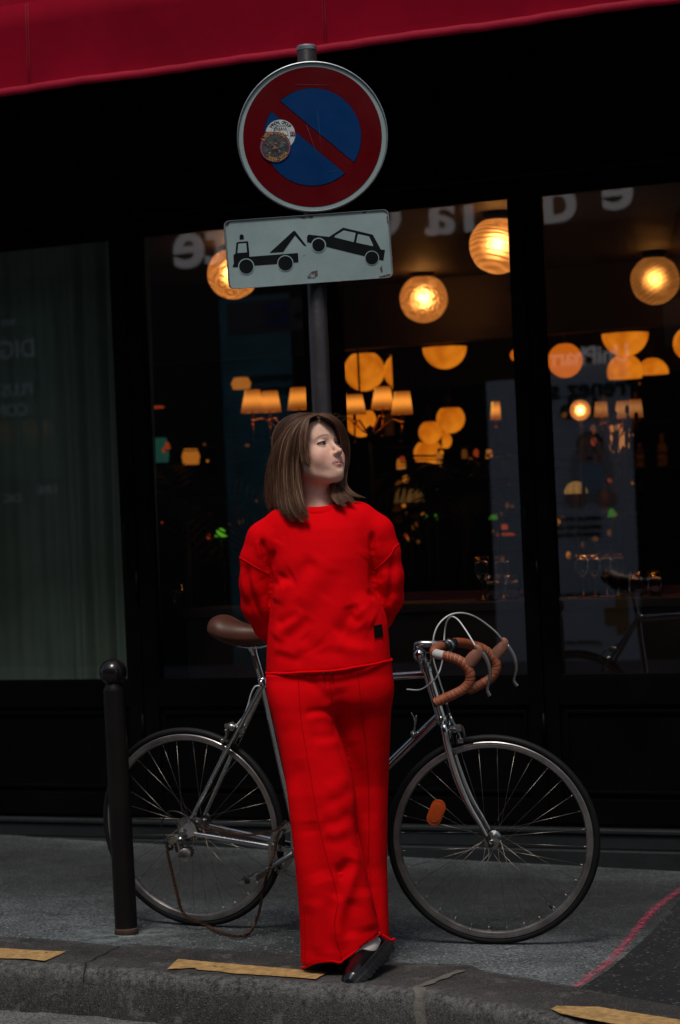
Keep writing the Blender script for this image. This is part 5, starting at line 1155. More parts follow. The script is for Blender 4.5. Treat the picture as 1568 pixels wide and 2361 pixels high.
# cables
mb = MB(); mb.tube(cr_path([F6(614, 300, -.2), F6(585, 250, -.17), F6(540, 180, -.12), F6(500, 128, -.07), F6(460, 108, -.03), F6(430, 135, 0), F6(415, 190, .02), F6(408, 270, .02), F6(402, 370, .0), F6(385, 450, -.01), F6(358, 510, -.02), B6(330, 540, -.02), B6(250, 592, -.012), B6(160, 590, -.012)], 6), .0024, 8); mb.build('brake_cable', m_cab, bike)
mb = MB(); mb.tube(cr_path([F6(788, 254, .2), F6(740, 200, .17), F6(650, 130, .12), F6(580, 95, .06), F6(510, 84, .0), F6(440, 100, -.04), F6(380, 150, -.06), F6(345, 220, -.07), F6(334, 310, -.07), F6(340, 400, -.06), F6(362, 475, -.055), F6(385, 555, -.05), F6(408, 625, -.045), F6(428, 690, -.04), F6(440, 740, -.03)], 6), .0026, 8)
mb.cyl(F6(426, 685, -.04), F6(436, 745, -.03), .0045, n=8, mi=1); mb.build('brake_cable', [m_cab, m_blk], bike)
mb = MB(); mb.tube(cr_path([B5(1115, 540, -.02), B5(1075, 545, -.025), B5(1045, 600, -.025), B5(1020, 690, -.02), B5(985, 760, -.02), B5(940, 815, -.02)], 6), .0024, 8); mb.build('brake_cable', m_cab, bike)
mb = MB(); mb.tube(cr_path([B5(690, 1500, -.06), B5(640, 1440, -.065), B5(570, 1395, -.07), B5(500, 1385, -.07), B5(455, 1430, -.07), B5(445, 1500, -.07), B5(465, 1555, -.07)], 6), .0024, 8, 0); mb.tube([B5(740, 1535, -.05), B5(690, 1500, -.06)], .0024, 8, 0); mb.build('shift_cable', m_cabd, bike)
# brakes
def caliper(c, e1_, n_, pts_fn, name='brake_caliper'):
    pass
mb = MB()
mb.tube(cr_path([B6(440, 740, -.03), F6(455, 780, -.03), F6(480, 830, -.032), F6(500, 865, -.035)], 4), .0048, 8)
mb.tube(cr_path([F6(470, 850, -.03), F6(500, 870, -.035), F6(515, 900, -.036), F6(525, 935, -.036)], 4), .0065, 8, flat=.7)
mb.tube(cr_path([F6(450, 855, .0), F6(480, 830, .02), F6(525, 835, .035), F6(540, 880, .036), F6(550, 930, .036)], 4), .006, 8, flat=.7)
mb.cyl(F6(478, 862, -.045), F6(478, 862, .01), .008, n=12); mb.box(F6(500, 848, -.035), fe1*.012, fn*.008, fe3*.009); mb.box(F6(518, 932, -.034), fe1*.009, fn*.004, fe3*.007)
mb.cyl(F6(520, 925, -.046), F6(520, 925, -.02), .0055, n=10); mb.cyl(F6(490, 890, -.04), F6(494, 955, -.03), .0012, n=6)
mb.box(F6(545, 925, -.014), fe1*.026, fn*.003, fe3*.005, 1); mb.build('brake_caliper', [m_allo, m_blk], bike, bevel=.0012)
mb = MB()
mb.tube(cr_path([B5(940, 815, -.03), B5(905, 805, -.034), B5(885, 840, -.036), B5(880, 880, -.036), B5(852, 912, -.034)], 4), .0068, 8, flat=.7)
mb.tube(cr_path([B5(975, 850, .0), B5(940, 800, .01), B5(900, 825, .025), B5(880, 880, .034), B5(862, 915, .034)], 4), .006, 8, flat=.7)
mb.cyl(B5(918, 825, -.045), B5(918, 825, .01), .0095, n=14); mb.sphere(B5(990, 855, .028), .008, n=10, m=8); mb.cyl(B5(985, 870, .028), B5(980, 895, .028), .002, n=6); mb.cyl(B5(852, 912, -.044), B5(852, 912, -.015), .0068, n=12); mb.cyl(B5(876, 842, -.046), B5(876, 842, -.03), .0042, n=8)
mb.box(B5(900, 800, -.03), (B5(940, 815)-B5(890, 830)).normalized()*.016, bn*.006, be3*.006); mb.build('brake_caliper', [m_allo, m_blk], bike, bevel=.0012)
# gear levers on the down tube
mb = MB(); c = B6(208, 890, -.02); mb.cyl(B6(208, 890, -.032), B6(208, 890, .028), .0125, n=18); mb.cyl(B6(205, 890, -.036), B6(205, 890, -.030), .007, n=12)
mb.tube(cr_path([B6(206, 885, -.026), B6(214, 840, -.027), B6(212, 790, -.028), B6(200, 760, -.030), B6(190, 744, -.032)], 4), [.006]*4+[.0045]*12+[.003], 8, flat=.6); mb.tube(cr_path([B6(206, 885, .022), B6(216, 835, .023), B6(222, 800, .024), B6(224, 762, .026)], 4), .0045, 8, flat=.6); mb.build('shift_lever', m_allo, bike)
# drivetrain: near side (towards camera)
cc = bb-bn*.045
def ring(mb, c, r, nT, th=.0028, ri=None, mi=0):
    V = []; n = nT*4; ri = ri or r-.012
    for k in range(n):
        a = 2*pi*k/n; d = be1*math.cos(a)+be3*math.sin(a); rr = r+(.0028 if k % 4 in (1, 2) else -.0028); V += [c+d*rr-bn*th/2, c+d*rr+bn*th/2, c+d*ri+bn*th/2, c+d*ri-bn*th/2]
    mb.add(V, [(4*k+j, 4*((k+1) % n)+j, 4*((k+1) % n)+(j+1) % 4, 4*k+(j+1) % 4) for k in range(n) for j in range(4)], mi)
crk = thing('crankset', None, None, cc-wloc(bike)); crk.parent = bike
mb = MB(); ring(mb, cc, .096, 50, ri=.083); ring(mb, cc+bn*.008, .082, 42, ri=.068)
mb.build('chainring', m_chain if False else m_allo, crk)
mb = MB(); ped = B(600.6, 2013, -.075); cd = (ped-cc).normalized()
for k in range(5):
    a = 2*pi*k/5+.3; d = be1*math.cos(a)+be3*math.sin(a); t_ = d.cross(bn); mb.prism([cc+d*.015+t_*.010-bn*.006, cc+d*.015-t_*.010-bn*.006, cc+d*.085-t_*.006-bn*.004, cc+d*.085+t_*.006-bn*.004], bn*.006); mb.cyl(cc+d*.076-bn*.009, cc+d*.076+bn*.006, .005, n=10)
mb.cyl(cc-bn*.014, cc+bn*.012, .019, n=20)
mb.tube([cc-bn*.010, cc.lerp(ped, .25)-bn*.012, cc.lerp(ped, .9)-bn*.012, ped-bn*.010+cd*.006], [.015, .0125, .010, .0125], 14, flat=.75); 
ped2 = bb+(bb-ped)+bn*.15; mb.tube([bb+bn*.05, ped2], [.014, .011], 12, flat=.75); mb.build('crank_arm', m_allo, crk, bevel=.001)
def pedal(c, dsign, e):
    mb = MB(); ax_ = -bn*dsign
    mb.cyl(c, c+ax_*.075, .006, n=10); mb.cyl(c+ax_*.074, c+ax_*.082, .0105, n=14, mi=1)
    for s_ in (-1, 1): mb.box(c+ax_*.045+e*s_*.034, ax_*.038, e*.0015, Z1*.010)
    for t in (.012, .078): mb.box(c+ax_*t, e*.034, ax_*.0015, Z1*.007)
    for s_ in (-1, 1):
        for k in range(7): mb.box(c+ax_*(.012+.011*k)+e*s_*.036+Z1*.011, ax_*.002, e*.002, Z1*.004)
    mb.box(c+ax_*.01, e*.018, ax_*.008, Z1*.010); o = mb.build('pedal', [m_allo, m_blk], bike, bevel=.0008); return o
pedal(ped-bn*.02, 1, (be1*.95+Z1*.25).normalized()); pedal(ped2+bn*.02, -1, be1)
mb = MB()
for i, (r, nT) in enumerate(((.020, 13), (.024, 15), (.028, 17), (.032, 19), (.037, 22), (.042, 25))): ring(mb, hubR-bn*(.052-.0045*i), r, nT, ri=r*.55, th=.002)
mb.build('cassette', m_allo, wr)
def chain_links(mb, path, sp=.0127, lat=bn):
    L_ = 0; pts = [path[0]]; need = sp
    for a, b in zip(path[:-1], path[1:]):
        d = (b-a).length; pos = 0
        while d-pos >= need: pos += need; pts.append(a.lerp(b, pos/d)); need = sp
        need -= (d-pos)
    for i, (a, b) in enumerate(zip(pts[:-1], pts[1:])):
        t = (b-a).normalized(); sd_ = t.cross(lat).normalized(); ln = t.cross(sd_); w_ = .0030 if i % 2 else .0044
        for s_ in (-1, 1):
            c = (a+b)/2+ln*s_*w_; hl = (b-a).length/2
            pp_ = [c+t*(hl*x)+sd_*(y*.0043) for x, y in ((-1.3, -.5), (-1, -1), (-.3, -.62), (.3, -.62), (1, -1), (1.3, -.5), (1.3, .5), (1, 1), (.3, .62), (-.3, .62), (-1, 1), (-1.3, .5))]
            mb.prism([p-ln*.0006 for p in pp_], ln*.0012)
        mb.cyl(a-ln*.0055, a+ln*.0055, .0022, n=6)
ch = MB()
top_path = cr_path([B5(600, 1500, -.045), B5(640, 1452, -.045), B5(700, 1490, -.045), B5(780, 1505, -.046), B5(850, 1520, -.046), B5(930, 1538, -.046), B5(1000, 1546, -.046), B5(1080, 1538, -.047), B5(1150, 1525, -.047), B5(1225, 1505, -.047), B5(1290, 1440, -.047)], 8)
chain_links(ch, top_path)
low = cr_path([B5(1240, 1515, -.060), B5(1218, 1580, -.064), B5(1205, 1650, -.070), B5(1180, 1730, -.085), B5(1158, 1800, -.092), B5(1140, 1870, -.088), B5(1125, 1940, -.08), B5(1112, 2010, -.08), B5(1096, 2080, -.08), B5(1070, 2150, -.085)], 8)
gp = [G(*q5(x, y), .010) for x, y in ((1030, 2208), (975, 2226), (920, 2222), (860, 2205), (800, 2183), (750, 2155))]
low += cr_path([low[-1]]+gp+[B5(690, 2130, -.075), B5(620, 2098, -.07), B5(578, 2050, -.07), B5(558, 1980, -.07), B5(540, 1900, -.07), B5(520, 1820, -.07), B5(505, 1750, -.07), B5(490, 1690, -.07), B5(482, 1640, -.07), B5(500, 1612, -.07)], 8)[1:]
chain_links(ch, low); ch.build('chain', m_chain, bike)
# rear derailleur
dr_ = thing('derailleur', None, None, B5(560, 1600, -.07)-wloc(bike)); dr_.parent = bike; mb = MB()
mb.tube([hubR-bn*.066-be3*.015, B5(590, 1520, -.068), B5(572, 1575, -.07)], [.008, .010, .012], 12); mb.sphere(B5(572, 1578, -.075), .0135, n=16, m=10)
mb.prism([B5(x, y, -.082) for x, y in ((480, 1580), (520, 1562), (548, 1560), (560, 1600), (575, 1675), (550, 1680), (525, 1610), (500, 1610))], bn*.012)
mb.prism([B5(x, y, -.074) for x, y in ((520, 1610), (560, 1590), (600, 1650), (640, 1665), (630, 1700), (590, 1715), (548, 1700))], bn*.012)
mb.cyl(B5(600, 1680, -.080), B5(600, 1680, -.062), .022, n=22); mb.build('body', m_allo, dr_, bevel=.0015)
mb = MB(); mb.cyl(B5(571, 1580, -.092), B5(571, 1580, -.088), .006, n=12); ring(mb, B5(628, 1652, -.066), .019, 11, ri=.008); ring(mb, B5(500, 1618, -.066), .015, 10, ri=.006); mb.box(B5(541, 1628, -.0835), (B5(548, 1660)-B5(534, 1598))*.5, be1*.0045, bn*.0006, 0)
mb.build('jockey_wheel', [m_blk], dr_)
# ================================================================== PERSON
PYD = 7.32
def cloth_mat(name, col, bs=.25):
    m = mat(name, col, .88, var=(5, .07), spec=.06); t = m.node_tree; b = t.nodes['Principled BSDF']; L = t.links
    tc = t.nodes.new('ShaderNodeTexCoord'); n1 = t.nodes.new('ShaderNodeTexNoise'); n1.inputs['Scale'].default_value = 11; n1.inputs['Detail'].default_value = 3; n2 = t.nodes.new('ShaderNodeTexNoise'); n2.inputs['Scale'].default_value = 420
    L.new(tc.outputs['Object'], n1.inputs[0]); L.new(tc.outputs['Object'], n2.inputs[0])
    b1 = t.nodes.new('ShaderNodeBump'); b1.inputs['Strength'].default_value = .35; b1.inputs['Distance'].default_value = .010; L.new(n1.outputs[0], b1.inputs['Height'])
    b2 = t.nodes.new('ShaderNodeBump'); b2.inputs['Strength'].default_value = bs; b2.inputs['Distance'].default_value = .0008; L.new(n2.outputs[0], b2.inputs['Height']); L.new(b1.outputs[0], b2.inputs['Normal']); L.new(b2.outputs[0], b.inputs['Normal']); return m
m_red = cloth_mat('red_sweatshirt_fleece', (.74, .0004, .004)); m_red2 = cloth_mat('red_trouser_fleece', (.68, .0004, .0035))
m_skin = mat('skin', (.5, .3, .24), .58, sss=.015, vcol='Col', bump=(260, .35, 4, .0006), spec=.28, var=(90, .07))
m_eye = mat('eye', (.5, .5, .5), .12, vcol='Col', spec=.6)
def hairmat():
    m = mat('brown_hair', (.09, .045, .025), .48, vcol='Col', spec=.28); return m
m_hair = hairmat(); m_lash = mat('eyelash', (.012, .008, .006), .6)
foot0 = G(790, 2235)
per = thing('person', 'woman in red sweatshirt and wide red trousers leaning on the sign pole', 'person', foot0)

def strokes_disp(V, N, strokes, facing=True, scale=1.0):
    px, py = proj(V); D = np.zeros(len(V))
    for pts, w_, amp in strokes:
        pts = np.array([(p.x, p.y) for p in cr_path([(a, b, 0) for a, b in pts], 5)]); best = np.full(len(V), 1e9); tb = np.zeros(len(V))
        L_ = len(pts)-1
        bb_ = (px > pts[:, 0].min()-4*w_) & (px < pts[:, 0].max()+4*w_) & (py > pts[:, 1].min()-4*w_) & (py < pts[:, 1].max()+4*w_); ix = np.nonzero(bb_)[0]
        if len(ix) == 0: continue
        qx, qy = px[ix], py[ix]; be = np.full(len(ix), 1e9); tt = np.zeros(len(ix))
        for k in range(L_):
            ax_, ay_ = pts[k]; bx, by = pts[k+1]-pts[k]; t = np.clip(((qx-ax_)*bx+(qy-ay_)*by)/(bx*bx+by*by+1e-9), 0, 1)
            d = np.hypot(qx-ax_-t*bx, qy-ay_-t*by); u = d < be; be[u] = d[u]; tt[u] = (k+t[u])/L_
        w2 = w_ if w_ < 8.5 else w_*1.25; D[ix] += amp*(1 if w_ < 8.5 else .8)*np.exp(-(be/w2)**2)*np.clip(np.sin(pi*np.clip(tt, .02, .98))*1.8, 0, 1)
    fw = np.clip((-N[:, 1]-.05)/.35, 0, 1) if facing else 1.0
    return V + N*(D*fw*scale)[:, None]
def K(x, y): return 520.6+x*.2774, 1133+y*.2774       # sweatshirt zoom
def KT(x, y): return 581.9+x*.3244, 1500.6+y*.3244    # trouser zoom
def Pt(px, py, Y=PYD): return tuple(P(px, py, Y))
m_thr_shade = cloth_mat('red_thread', (.50, .0004, .003))  # seam thread darkened to paint in the shading along the stitches
def seam(name, V, pts, r, m, parent, lift=.0):
    m = m_thr_shade if r < .0018 else m; lift = lift+.0014
    q = cr_path([(a, b, 0) for a, b in pts], 6); px_, py_ = proj(V); out = []
    fr_ = V[:, 1] < PYD+.12
    for p in q:
        d = (px_-p.x)**2+(py_-p.y)**2; d = np.where(d < 64, d+ (V[:, 1]-PYD+.3)*60, 1e9); i = np.argsort(d)[:3]
        if d[i[0]] > 1e8: continue
        out.append(P(p.x, p.y, float(V[i, 1].min())-lift))
    if len(out) < 4: return
    ys = np.array([o.y for o in out]); ys2 = np.convolve(np.pad(ys, 2, 'edge'), np.ones(5)/5, 'valid'); out = [P(p.x, p.y, y) for p, y in zip(q, ys2)] if len(out) == len(q) else out
    mb = MB(); mb.tube(out, r, 6); return mb.build(name, m, parent)
# ---------------- sweatshirt
zL, xL = sect([(668, 1168), (648, 1190), (634, 1235), (628, 1290), (627, 1330), (626, 1369), (622, 1410), (618, 1450), (615, 1502), (614, 1545), (613, 1580)], PYD)
zR, xR = sect([(802, 1163), (830, 1190), (846, 1235), (853, 1290), (858, 1330), (864, 1362), (880, 1392), (891, 1421), (896, 1460), (899, 1500), (901, 1545), (901, 1580)], PYD)
hemL, hemR = P(616, 1551, PYD), P(902, 1521, PYD)
def hemz(X):   # hem height across the front
    hx = [P(a, b, PYD).x for a, b in ((616, 1551), (670, 1546), (715, 1543.5), (760, 1540), (798, 1536.5), (853, 1527), (902, 1521))]; hz = [P(a, b, PYD).z for a, b in ((616, 1551), (670, 1546), (715, 1543.5), (760, 1540), (798, 1536.5), (853, 1527), (902, 1521))]
    return np.interp(X, hx, hz)
ztop = P(735, 1166, PYD).z
def torso(X, Y, Z, inset=0.0, side=None):
    a0 = ci(Z, zL, xL); a1 = ci(Z, zR, xR); c = (a0+a1)/2; hw = (a1-a0)/2-(inset if side is None else side)
    tz = (ztop-Z); hd = np.interp(tz, [-.02, .02, .07, .16, .30, .45, .55], [.055, .075, .105, .122, .120, .132, .138])-inset; yc = np.interp(tz, [0, .1, .3, .5], [PYD+.035, PYD+.015, PYD, PYD])
    k = (np.abs((X-c)/hw)**2.25+np.abs((Y-yc)/hd)**2.25)**(1/2.25); d = (k-1)*np.minimum(hw, hd)
    return d
def sweat(X, Y, Z):
    d = torso(X, Y, Z); d = smax(d, Z-(ztop+.004), .045)
    sh = chain(X, Y, Z, [Pt(722, 1196, PYD+.035), Pt(655, 1219, PYD+.03), Pt(613, 1246, PYD+.03), Pt(598, 1290, PYD+.035)], [.052, .060, .057, .056], .02)
    d = smin(d, sh, .035)
    sh2 = chain(X, Y, Z, [Pt(748, 1190, PYD+.035), Pt(825, 1204, PYD+.03), Pt(864, 1230, PYD+.03), Pt(880, 1275, PYD+.035)], [.052, .058, .057, .055], .02)
    d = smin(d, sh2, .035)
    arm = chain(X, Y, Z, [Pt(598, 1290, PYD+.035), Pt(595.5, 1345, PYD+.05), Pt(599, 1395, PYD+.07), Pt(622, 1440, PYD+.10), Pt(660, 1482, PYD+.135), Pt(705, 1505, PYD+.15)], [.0565, .057, .056, .050, .044, .036], .012)
    arm2 = chain(X, Y, Z, [Pt(880, 1275, PYD+.035), Pt(887.5, 1330, PYD+.05), Pt(888, 1378, PYD+.07), Pt(870, 1418, PYD+.10), Pt(840, 1450, PYD+.135), Pt(800, 1480, PYD+.15)], [.056, .057, .056, .050, .044, .036], .012)
    kz = np.interp(Z, [P(600, 1340, PYD).z, P(600, 1280, PYD).z], [.003, .018]); h_ = np.clip(.5+.5*(arm-d)/kz, 0, 1); d = arm*(1-h_)+d*h_-kz*h_*(1-h_); h_ = np.clip(.5+.5*(arm2-d)/kz, 0, 1); d = arm2*(1-h_)+d*h_-kz*h_*(1-h_)
    # open hem, open neck
    hz = hemz(X); inner = torso(X, Y, Z, .012); cut = np.maximum(inner, Z-(hz+.05))
    armlow = np.minimum(arm, arm2)
    d = np.maximum(d, -np.maximum(cut, -armlow-.0)) ; 
    below = hz-Z
    d = np.where(armlow < 0.004, d, np.maximum(d, below))
    d = np.maximum(d, -cap(X, Y, Z, Pt(733, 1120, PYD+.035), Pt(733, 1178, PYD+.02), .062, .060))
    return d
lo = (P(545, 1300, PYD).x-.015, PYD-.16, P(735, 1570, PYD).z-.02); hi = (P(940, 1300, PYD).x+.015, PYD+.21, P(735, 1130, PYD).z+.01)
V, Q = surfnet(sweat, lo, hi, .0042); V = smooth_mesh(V, Q, 4); N = vnormals(V, Q)
ST = [ # ridges (+) and hollows (-), traced
 ([K(290, 385), K(310, 480), K(335, 600), K(372, 740)], 6, -.018), ([K(275, 400), K(275, 470), K(300, 560)], 7, .006),
 ([K(405, 490), K(385, 560), K(372, 660)], 6, -.007), ([K(335, 490), K(400, 450), K(430, 400)], 14, .006), ([K(330, 400), K(370, 380), K(415, 375)], 12, .005),
 ([K(1222, 320), K(1220, 420), K(1226, 560), K(1222, 700), K(1232, 800)], 6, -.019), ([K(1250, 420), K(1256, 560)], 10, .005), ([K(1190, 500), K(1150, 560)], 18, .004),
 ([K(520, 740), K(460, 830), K(410, 930)], 14, .011), ([K(560, 690), K(500, 720), K(440, 760)], 15, -.010), ([K(480, 690), K(440, 740), K(400, 800)], 9, -.009),
 ([K(860, 560), K(780, 660), K(680, 820), K(600, 960)], 24, .009), ([K(740, 560), K(660, 640), K(590, 760), K(510, 900)], 16, -.008), ([K(950, 640), K(880, 800), K(820, 900)], 20, -.005),
 ([K(640, 980), K(560, 1080), K(470, 1170), K(400, 1230)], 14, .010), ([K(620, 1010), K(520, 1060), K(420, 1120)], 9, -.010), ([K(700, 1040), K(600, 1140), K(480, 1240)], 12, -.008),
 ([K(1090, 980), K(1160, 1050), K(1240, 1090)], 20, .010), ([K(1080, 1010), K(1000, 1100), K(900, 1190)], 14, -.010), ([K(1030, 940), K(1060, 1030), K(1140, 1110)], 12, -.011), ([K(1240, 1230), K(1120, 1250), K(960, 1210)], 12, -.008), ([K(1220, 1150), K(1060, 1180), K(930, 1160)], 12, -.008),
 ([K(900, 1260), K(1050, 1300), K(1200, 1300)], 12, .006), ([K(660, 1180), K(720, 1260), K(760, 1330)], 22, -.006), ([K(700, 1170), K(800, 1240)], 16, .005), ([K(380, 1300), K(500, 1330), K(620, 1370)], 9, .005), ([K(400, 1350), K(540, 1390), K(660, 1400)], 9, -.005),
 ([K(690, 1350), K(860, 1340), K(1000, 1360)], 10, -.004), ([K(560, 1290), K(700, 1300)], 9, .004),
 ([K(1210, 870), K(1130, 940), K(1080, 970)], 14, .006), ([K(1230, 840), K(1190, 880)], 9, -.008),
 ([K(620, 600), K(760, 620), K(860, 590)], 20, -.005), ([K(640, 240), K(560, 300), K(480, 330)], 24, .003),
 # sleeves
 ([K(178, 600), K(185, 760), K(240, 940), K(330, 1130)], 7, -.009), ([K(150, 620), K(155, 780), K(200, 960)], 8, .007), ([K(215, 640), K(250, 800), K(320, 960), K(345, 1060)], 9, .007), ([K(300, 700), K(330, 800), K(352, 900)], 10, -.006), ([K(165, 860), K(200, 960), K(250, 1090), K(320, 1210)], 7, -.006),
 ([K(1385, 520), K(1380, 700), K(1360, 860), K(1335, 960)], 8, -.007), ([K(1420, 600), K(1425, 800), K(1395, 950)], 10, .006), ([K(1330, 640), K(1340, 760), K(1310, 850)], 9, .007), ([K(1260, 800), K(1310, 850), K(1340, 900)], 12, -.006), ([K(1250, 640), K(1280, 760)], 8, -.006),
 # seams of the dropped shoulders
 ([K(112, 545), K(165, 575), K(240, 622), K(310, 660), K(365, 690)], 2.6, .0055), ([K(112, 556), K(165, 588), K(240, 636), K(310, 674), K(365, 702)], 3.2, -.005),
 ([K(1448, 432), K(1400, 470), K(1375, 520), K(1310, 590), K(1235, 650)], 2.6, .0055), ([K(1448, 446), K(1402, 484), K(1378, 534), K(1314, 604), K(1240, 662)], 3.2, -.005),
]
V2 = strokes_disp(V, N, [(a, b, c) for a, b, c in ST if b > 3.4]+[([K(372, 660), K(384, 850), K(366, 980), K(346, 1180)], 8, -.006), ([K(1224, 720), K(1262, 860), K(1328, 1010), K(1352, 1120)], 8, -.006)], True, 1.0)
V2 = smooth_mesh(V2, Q, 3, .45)
sw = link_mesh('sweatshirt', V2, Q, m_red, per)
seam('seam', V2, [K(113, 548), K(165, 578), K(240, 625), K(310, 663), K(362, 692)], .0020, m_red, sw, -.0012)
seam('seam', V2, [K(1443, 436), K(1400, 472), K(1375, 522), K(1310, 592), K(1238, 650)], .0020, m_red, sw, -.0012)
mb = MB(); xs_ = np.linspace(0, 2*pi, 90)[:-1]; pts = []
for a in xs_:
    zc = 1.0; X0 = P(616, 1551, PYD).x; X1_ = P(902, 1521, PYD).x; c = (X0+X1_)/2; hw = (X1_-X0)/2+.001; ca, sa_ = math.cos(a), math.sin(a)
    x = c+hw*abs(ca)**(2/2.25)*(1 if ca > 0 else -1); y = PYD+.1365*abs(sa_)**(2/2.25)*(1 if sa_ > 0 else -1); pts.append(Vector((x, y, float(hemz(np.array([x]))[0])+.001*math.sin(a*9))))
mb.tube(pts, .0042, 8, closed=True); mb.build('hem', m_red, sw)
# collar
mb = MB(); V = []; n = 96
for k in range(n):
    a = 2*pi*k/n; c = P(733, 1166, PYD+.03); rx, ry = .066, .060; x = c.x+rx*math.cos(a); y = c.y+ry*math.sin(a); z0_ = c.z+.014+.020*math.sin(a)
    ro = Vector((math.cos(a), math.sin(a), 0)); rib = .0006*(1 if k % 2 else -1)
    for (dr, dz) in ((0.016, -.024), (.0135+rib, -.012), (.008+rib, -.002), (.001, .003), (-.005, -.004), (-.003, -.024)): V.append(Vector((x, y, z0_))+ro*dr+Vector((0, 0, dz)))
mb.add(V, [(k*6+j, k*6+(j+1) % 6, ((k+1) % n)*6+(j+1) % 6, ((k+1) % n)*6+j) for k in range(n) for j in range(6)], 0, True); mb.build('collar', m_red, sw)
# black square patch, lying on the cloth
def on_surface(V, px, py, r=9):
    qx, qy = proj(V); m_ = (np.abs(qx-px) < r) & (np.abs(qy-py) < r) & (V[:, 1] < PYD); ys = V[m_, 1]; return float(np.percentile(ys, 30)) if len(ys) else PYD-.12
mb = MB(); q = [K(1227, 1116), K(1300, 1102), K(1311, 1206), K(1238, 1222)]; mb.prism([P(a, b, on_surface(V2, a, b)-.004) for a, b in q], (0, .003, 0)); o = mb.build('badge', mat('black_woven_badge', (.005, .0045, .0045), .8, spec=.1, bump=(90, .8, 4, .002)), sw, bevel=.0008); o['label'] = 'small black square badge near the hem'
# ---------------- trousers
AL = sect([(616, 1500), (618, 1556), (624, 1630), (635.5, 1682), (651.7, 1760), (663, 1825), (674, 1922), (682.5, 2003), (690.6, 2101), (694.5, 2231), (695, 2260)], PYD-.03)
AR = sect([(756, 1500), (762, 1556), (767, 1620), (773, 1660), (789, 1711), (809, 1776), (818.7, 1825), (823.6, 1916), (841, 1987), (857.6, 2058), (870.6, 2117), (881, 2160), (890, 2200), (900, 2260)], PYD-.03)
BL = sect([(752, 1500), (755, 1556), (762, 1660), (776, 1760), (790, 1874), (800, 1987), (806, 2084), (812, 2160), (815, 2260)], PYD+.05)
BR = sect([(894, 1500), (900, 1556), (902, 1572), (900.5, 1663), (897.5, 1760), (894.5, 1874), (893.5, 1987), (895.5, 2084), (898, 2159), (900, 2260)], PYD+.05)
def leg(X, Y, Z, L_, R_, ycf, hdf, p=2.55, inset=0.0):
    a0 = ci(Z, *L_); a1 = ci(Z, *R_); c = (a0+a1)/2; hw = np.maximum((a1-a0)/2-inset, .01); yc = np.interp(Z, *ycf); hd = np.interp(Z, *hdf)-inset
    k = (np.abs((X-c)/hw)**p+np.abs((Y-yc)/hd)**p)**(1/p); return (k-1)*np.minimum(hw, hd)
yA = ([0, .3, .55, .8, 1.05], [PYD-.065, PYD-.085, PYD-.075, PYD-.028, PYD]); hA = ([0, .3, .6, .8, 1.0], [.115, .095, .092, .105, .118])
yB = ([0, .3, .55, .8, 1.05], [PYD+.070, PYD+.095, PYD+.080, PYD+.022, PYD]); hB = ([0, .3, .6, .8, 1.0], [.095, .085, .09, .105, .118])
HM = [(694, 2232), (705, 2231), (728, 2221), (763.6, 2217), (783, 2221), (793, 2214), (815, 2198), (835, 2180), (858, 2166), (880, 2153), (905, 2150)]
hmx = [P(a, b, PYD-.15).x for a, b in HM]; hmz = [P(a, b, PYD-.15).z for a, b in HM]
zB_hem = P(890, 2196, PYD).z
def trou(X, Y, Z):
    hzA = np.interp(X, hmx, hmz)+np.clip(Y-(PYD-.15), 0, 1)*.0
    A = leg(X, Y, Z, AL, AR, yA, hA); Ai = np.maximum(leg(X, Y, Z, AL, AR, yA, hA, inset=.009), Z-.32); A = np.maximum(np.maximum(A, hzA-Z), -Ai)
    hzB = zB_hem+.03*np.clip((X-P(880, 2180, PYD).x)/.02, 0, 1)
    Bq = leg(X, Y, Z, BL, BR, yB, hB); Bi = np.maximum(leg(X, Y, Z, BL, BR, yB, hB, inset=.009), Z-.32); Bq = np.maximum(np.maximum(Bq, hzB-Z), -Bi)
    kk = np.interp(Z, [.6, .78, .9], [.003, .006, .035]); h = np.clip(0.5+0.5*(Bq-A)/kk, 0, 1); d = Bq*(1-h)+A*h-kk*h*(1-h)
    H_ = leg(X, Y, Z, AL, BR, yA, hA, 2.2, .004); H_ = smax(H_, P(768, 1640, PYD).z-Z, .08); d = smin(d, H_, .03)
    d = smax(d, torso(X, Y, Z, .014, -.022)-np.clip((P(760, 1560, PYD).z-Z)*.35, 0, 1), .012); zt = P(760, 1520, PYD).z; d = np.maximum(d, np.minimum(Z-(hemz(X)-.002), torso(X, Y, Z, .016))); d = np.maximum(d, Z-zt)
    return d
lo = (P(610, 1900, PYD).x-.03, PYD-.23, 0.0); hi = (P(915, 1900, PYD).x+.03, PYD+.215, P(760, 1505, PYD).z)
V, Q = surfnet(trou, lo, hi, .0045); V = smooth_mesh(V, Q, 4); N = vnormals(V, Q)
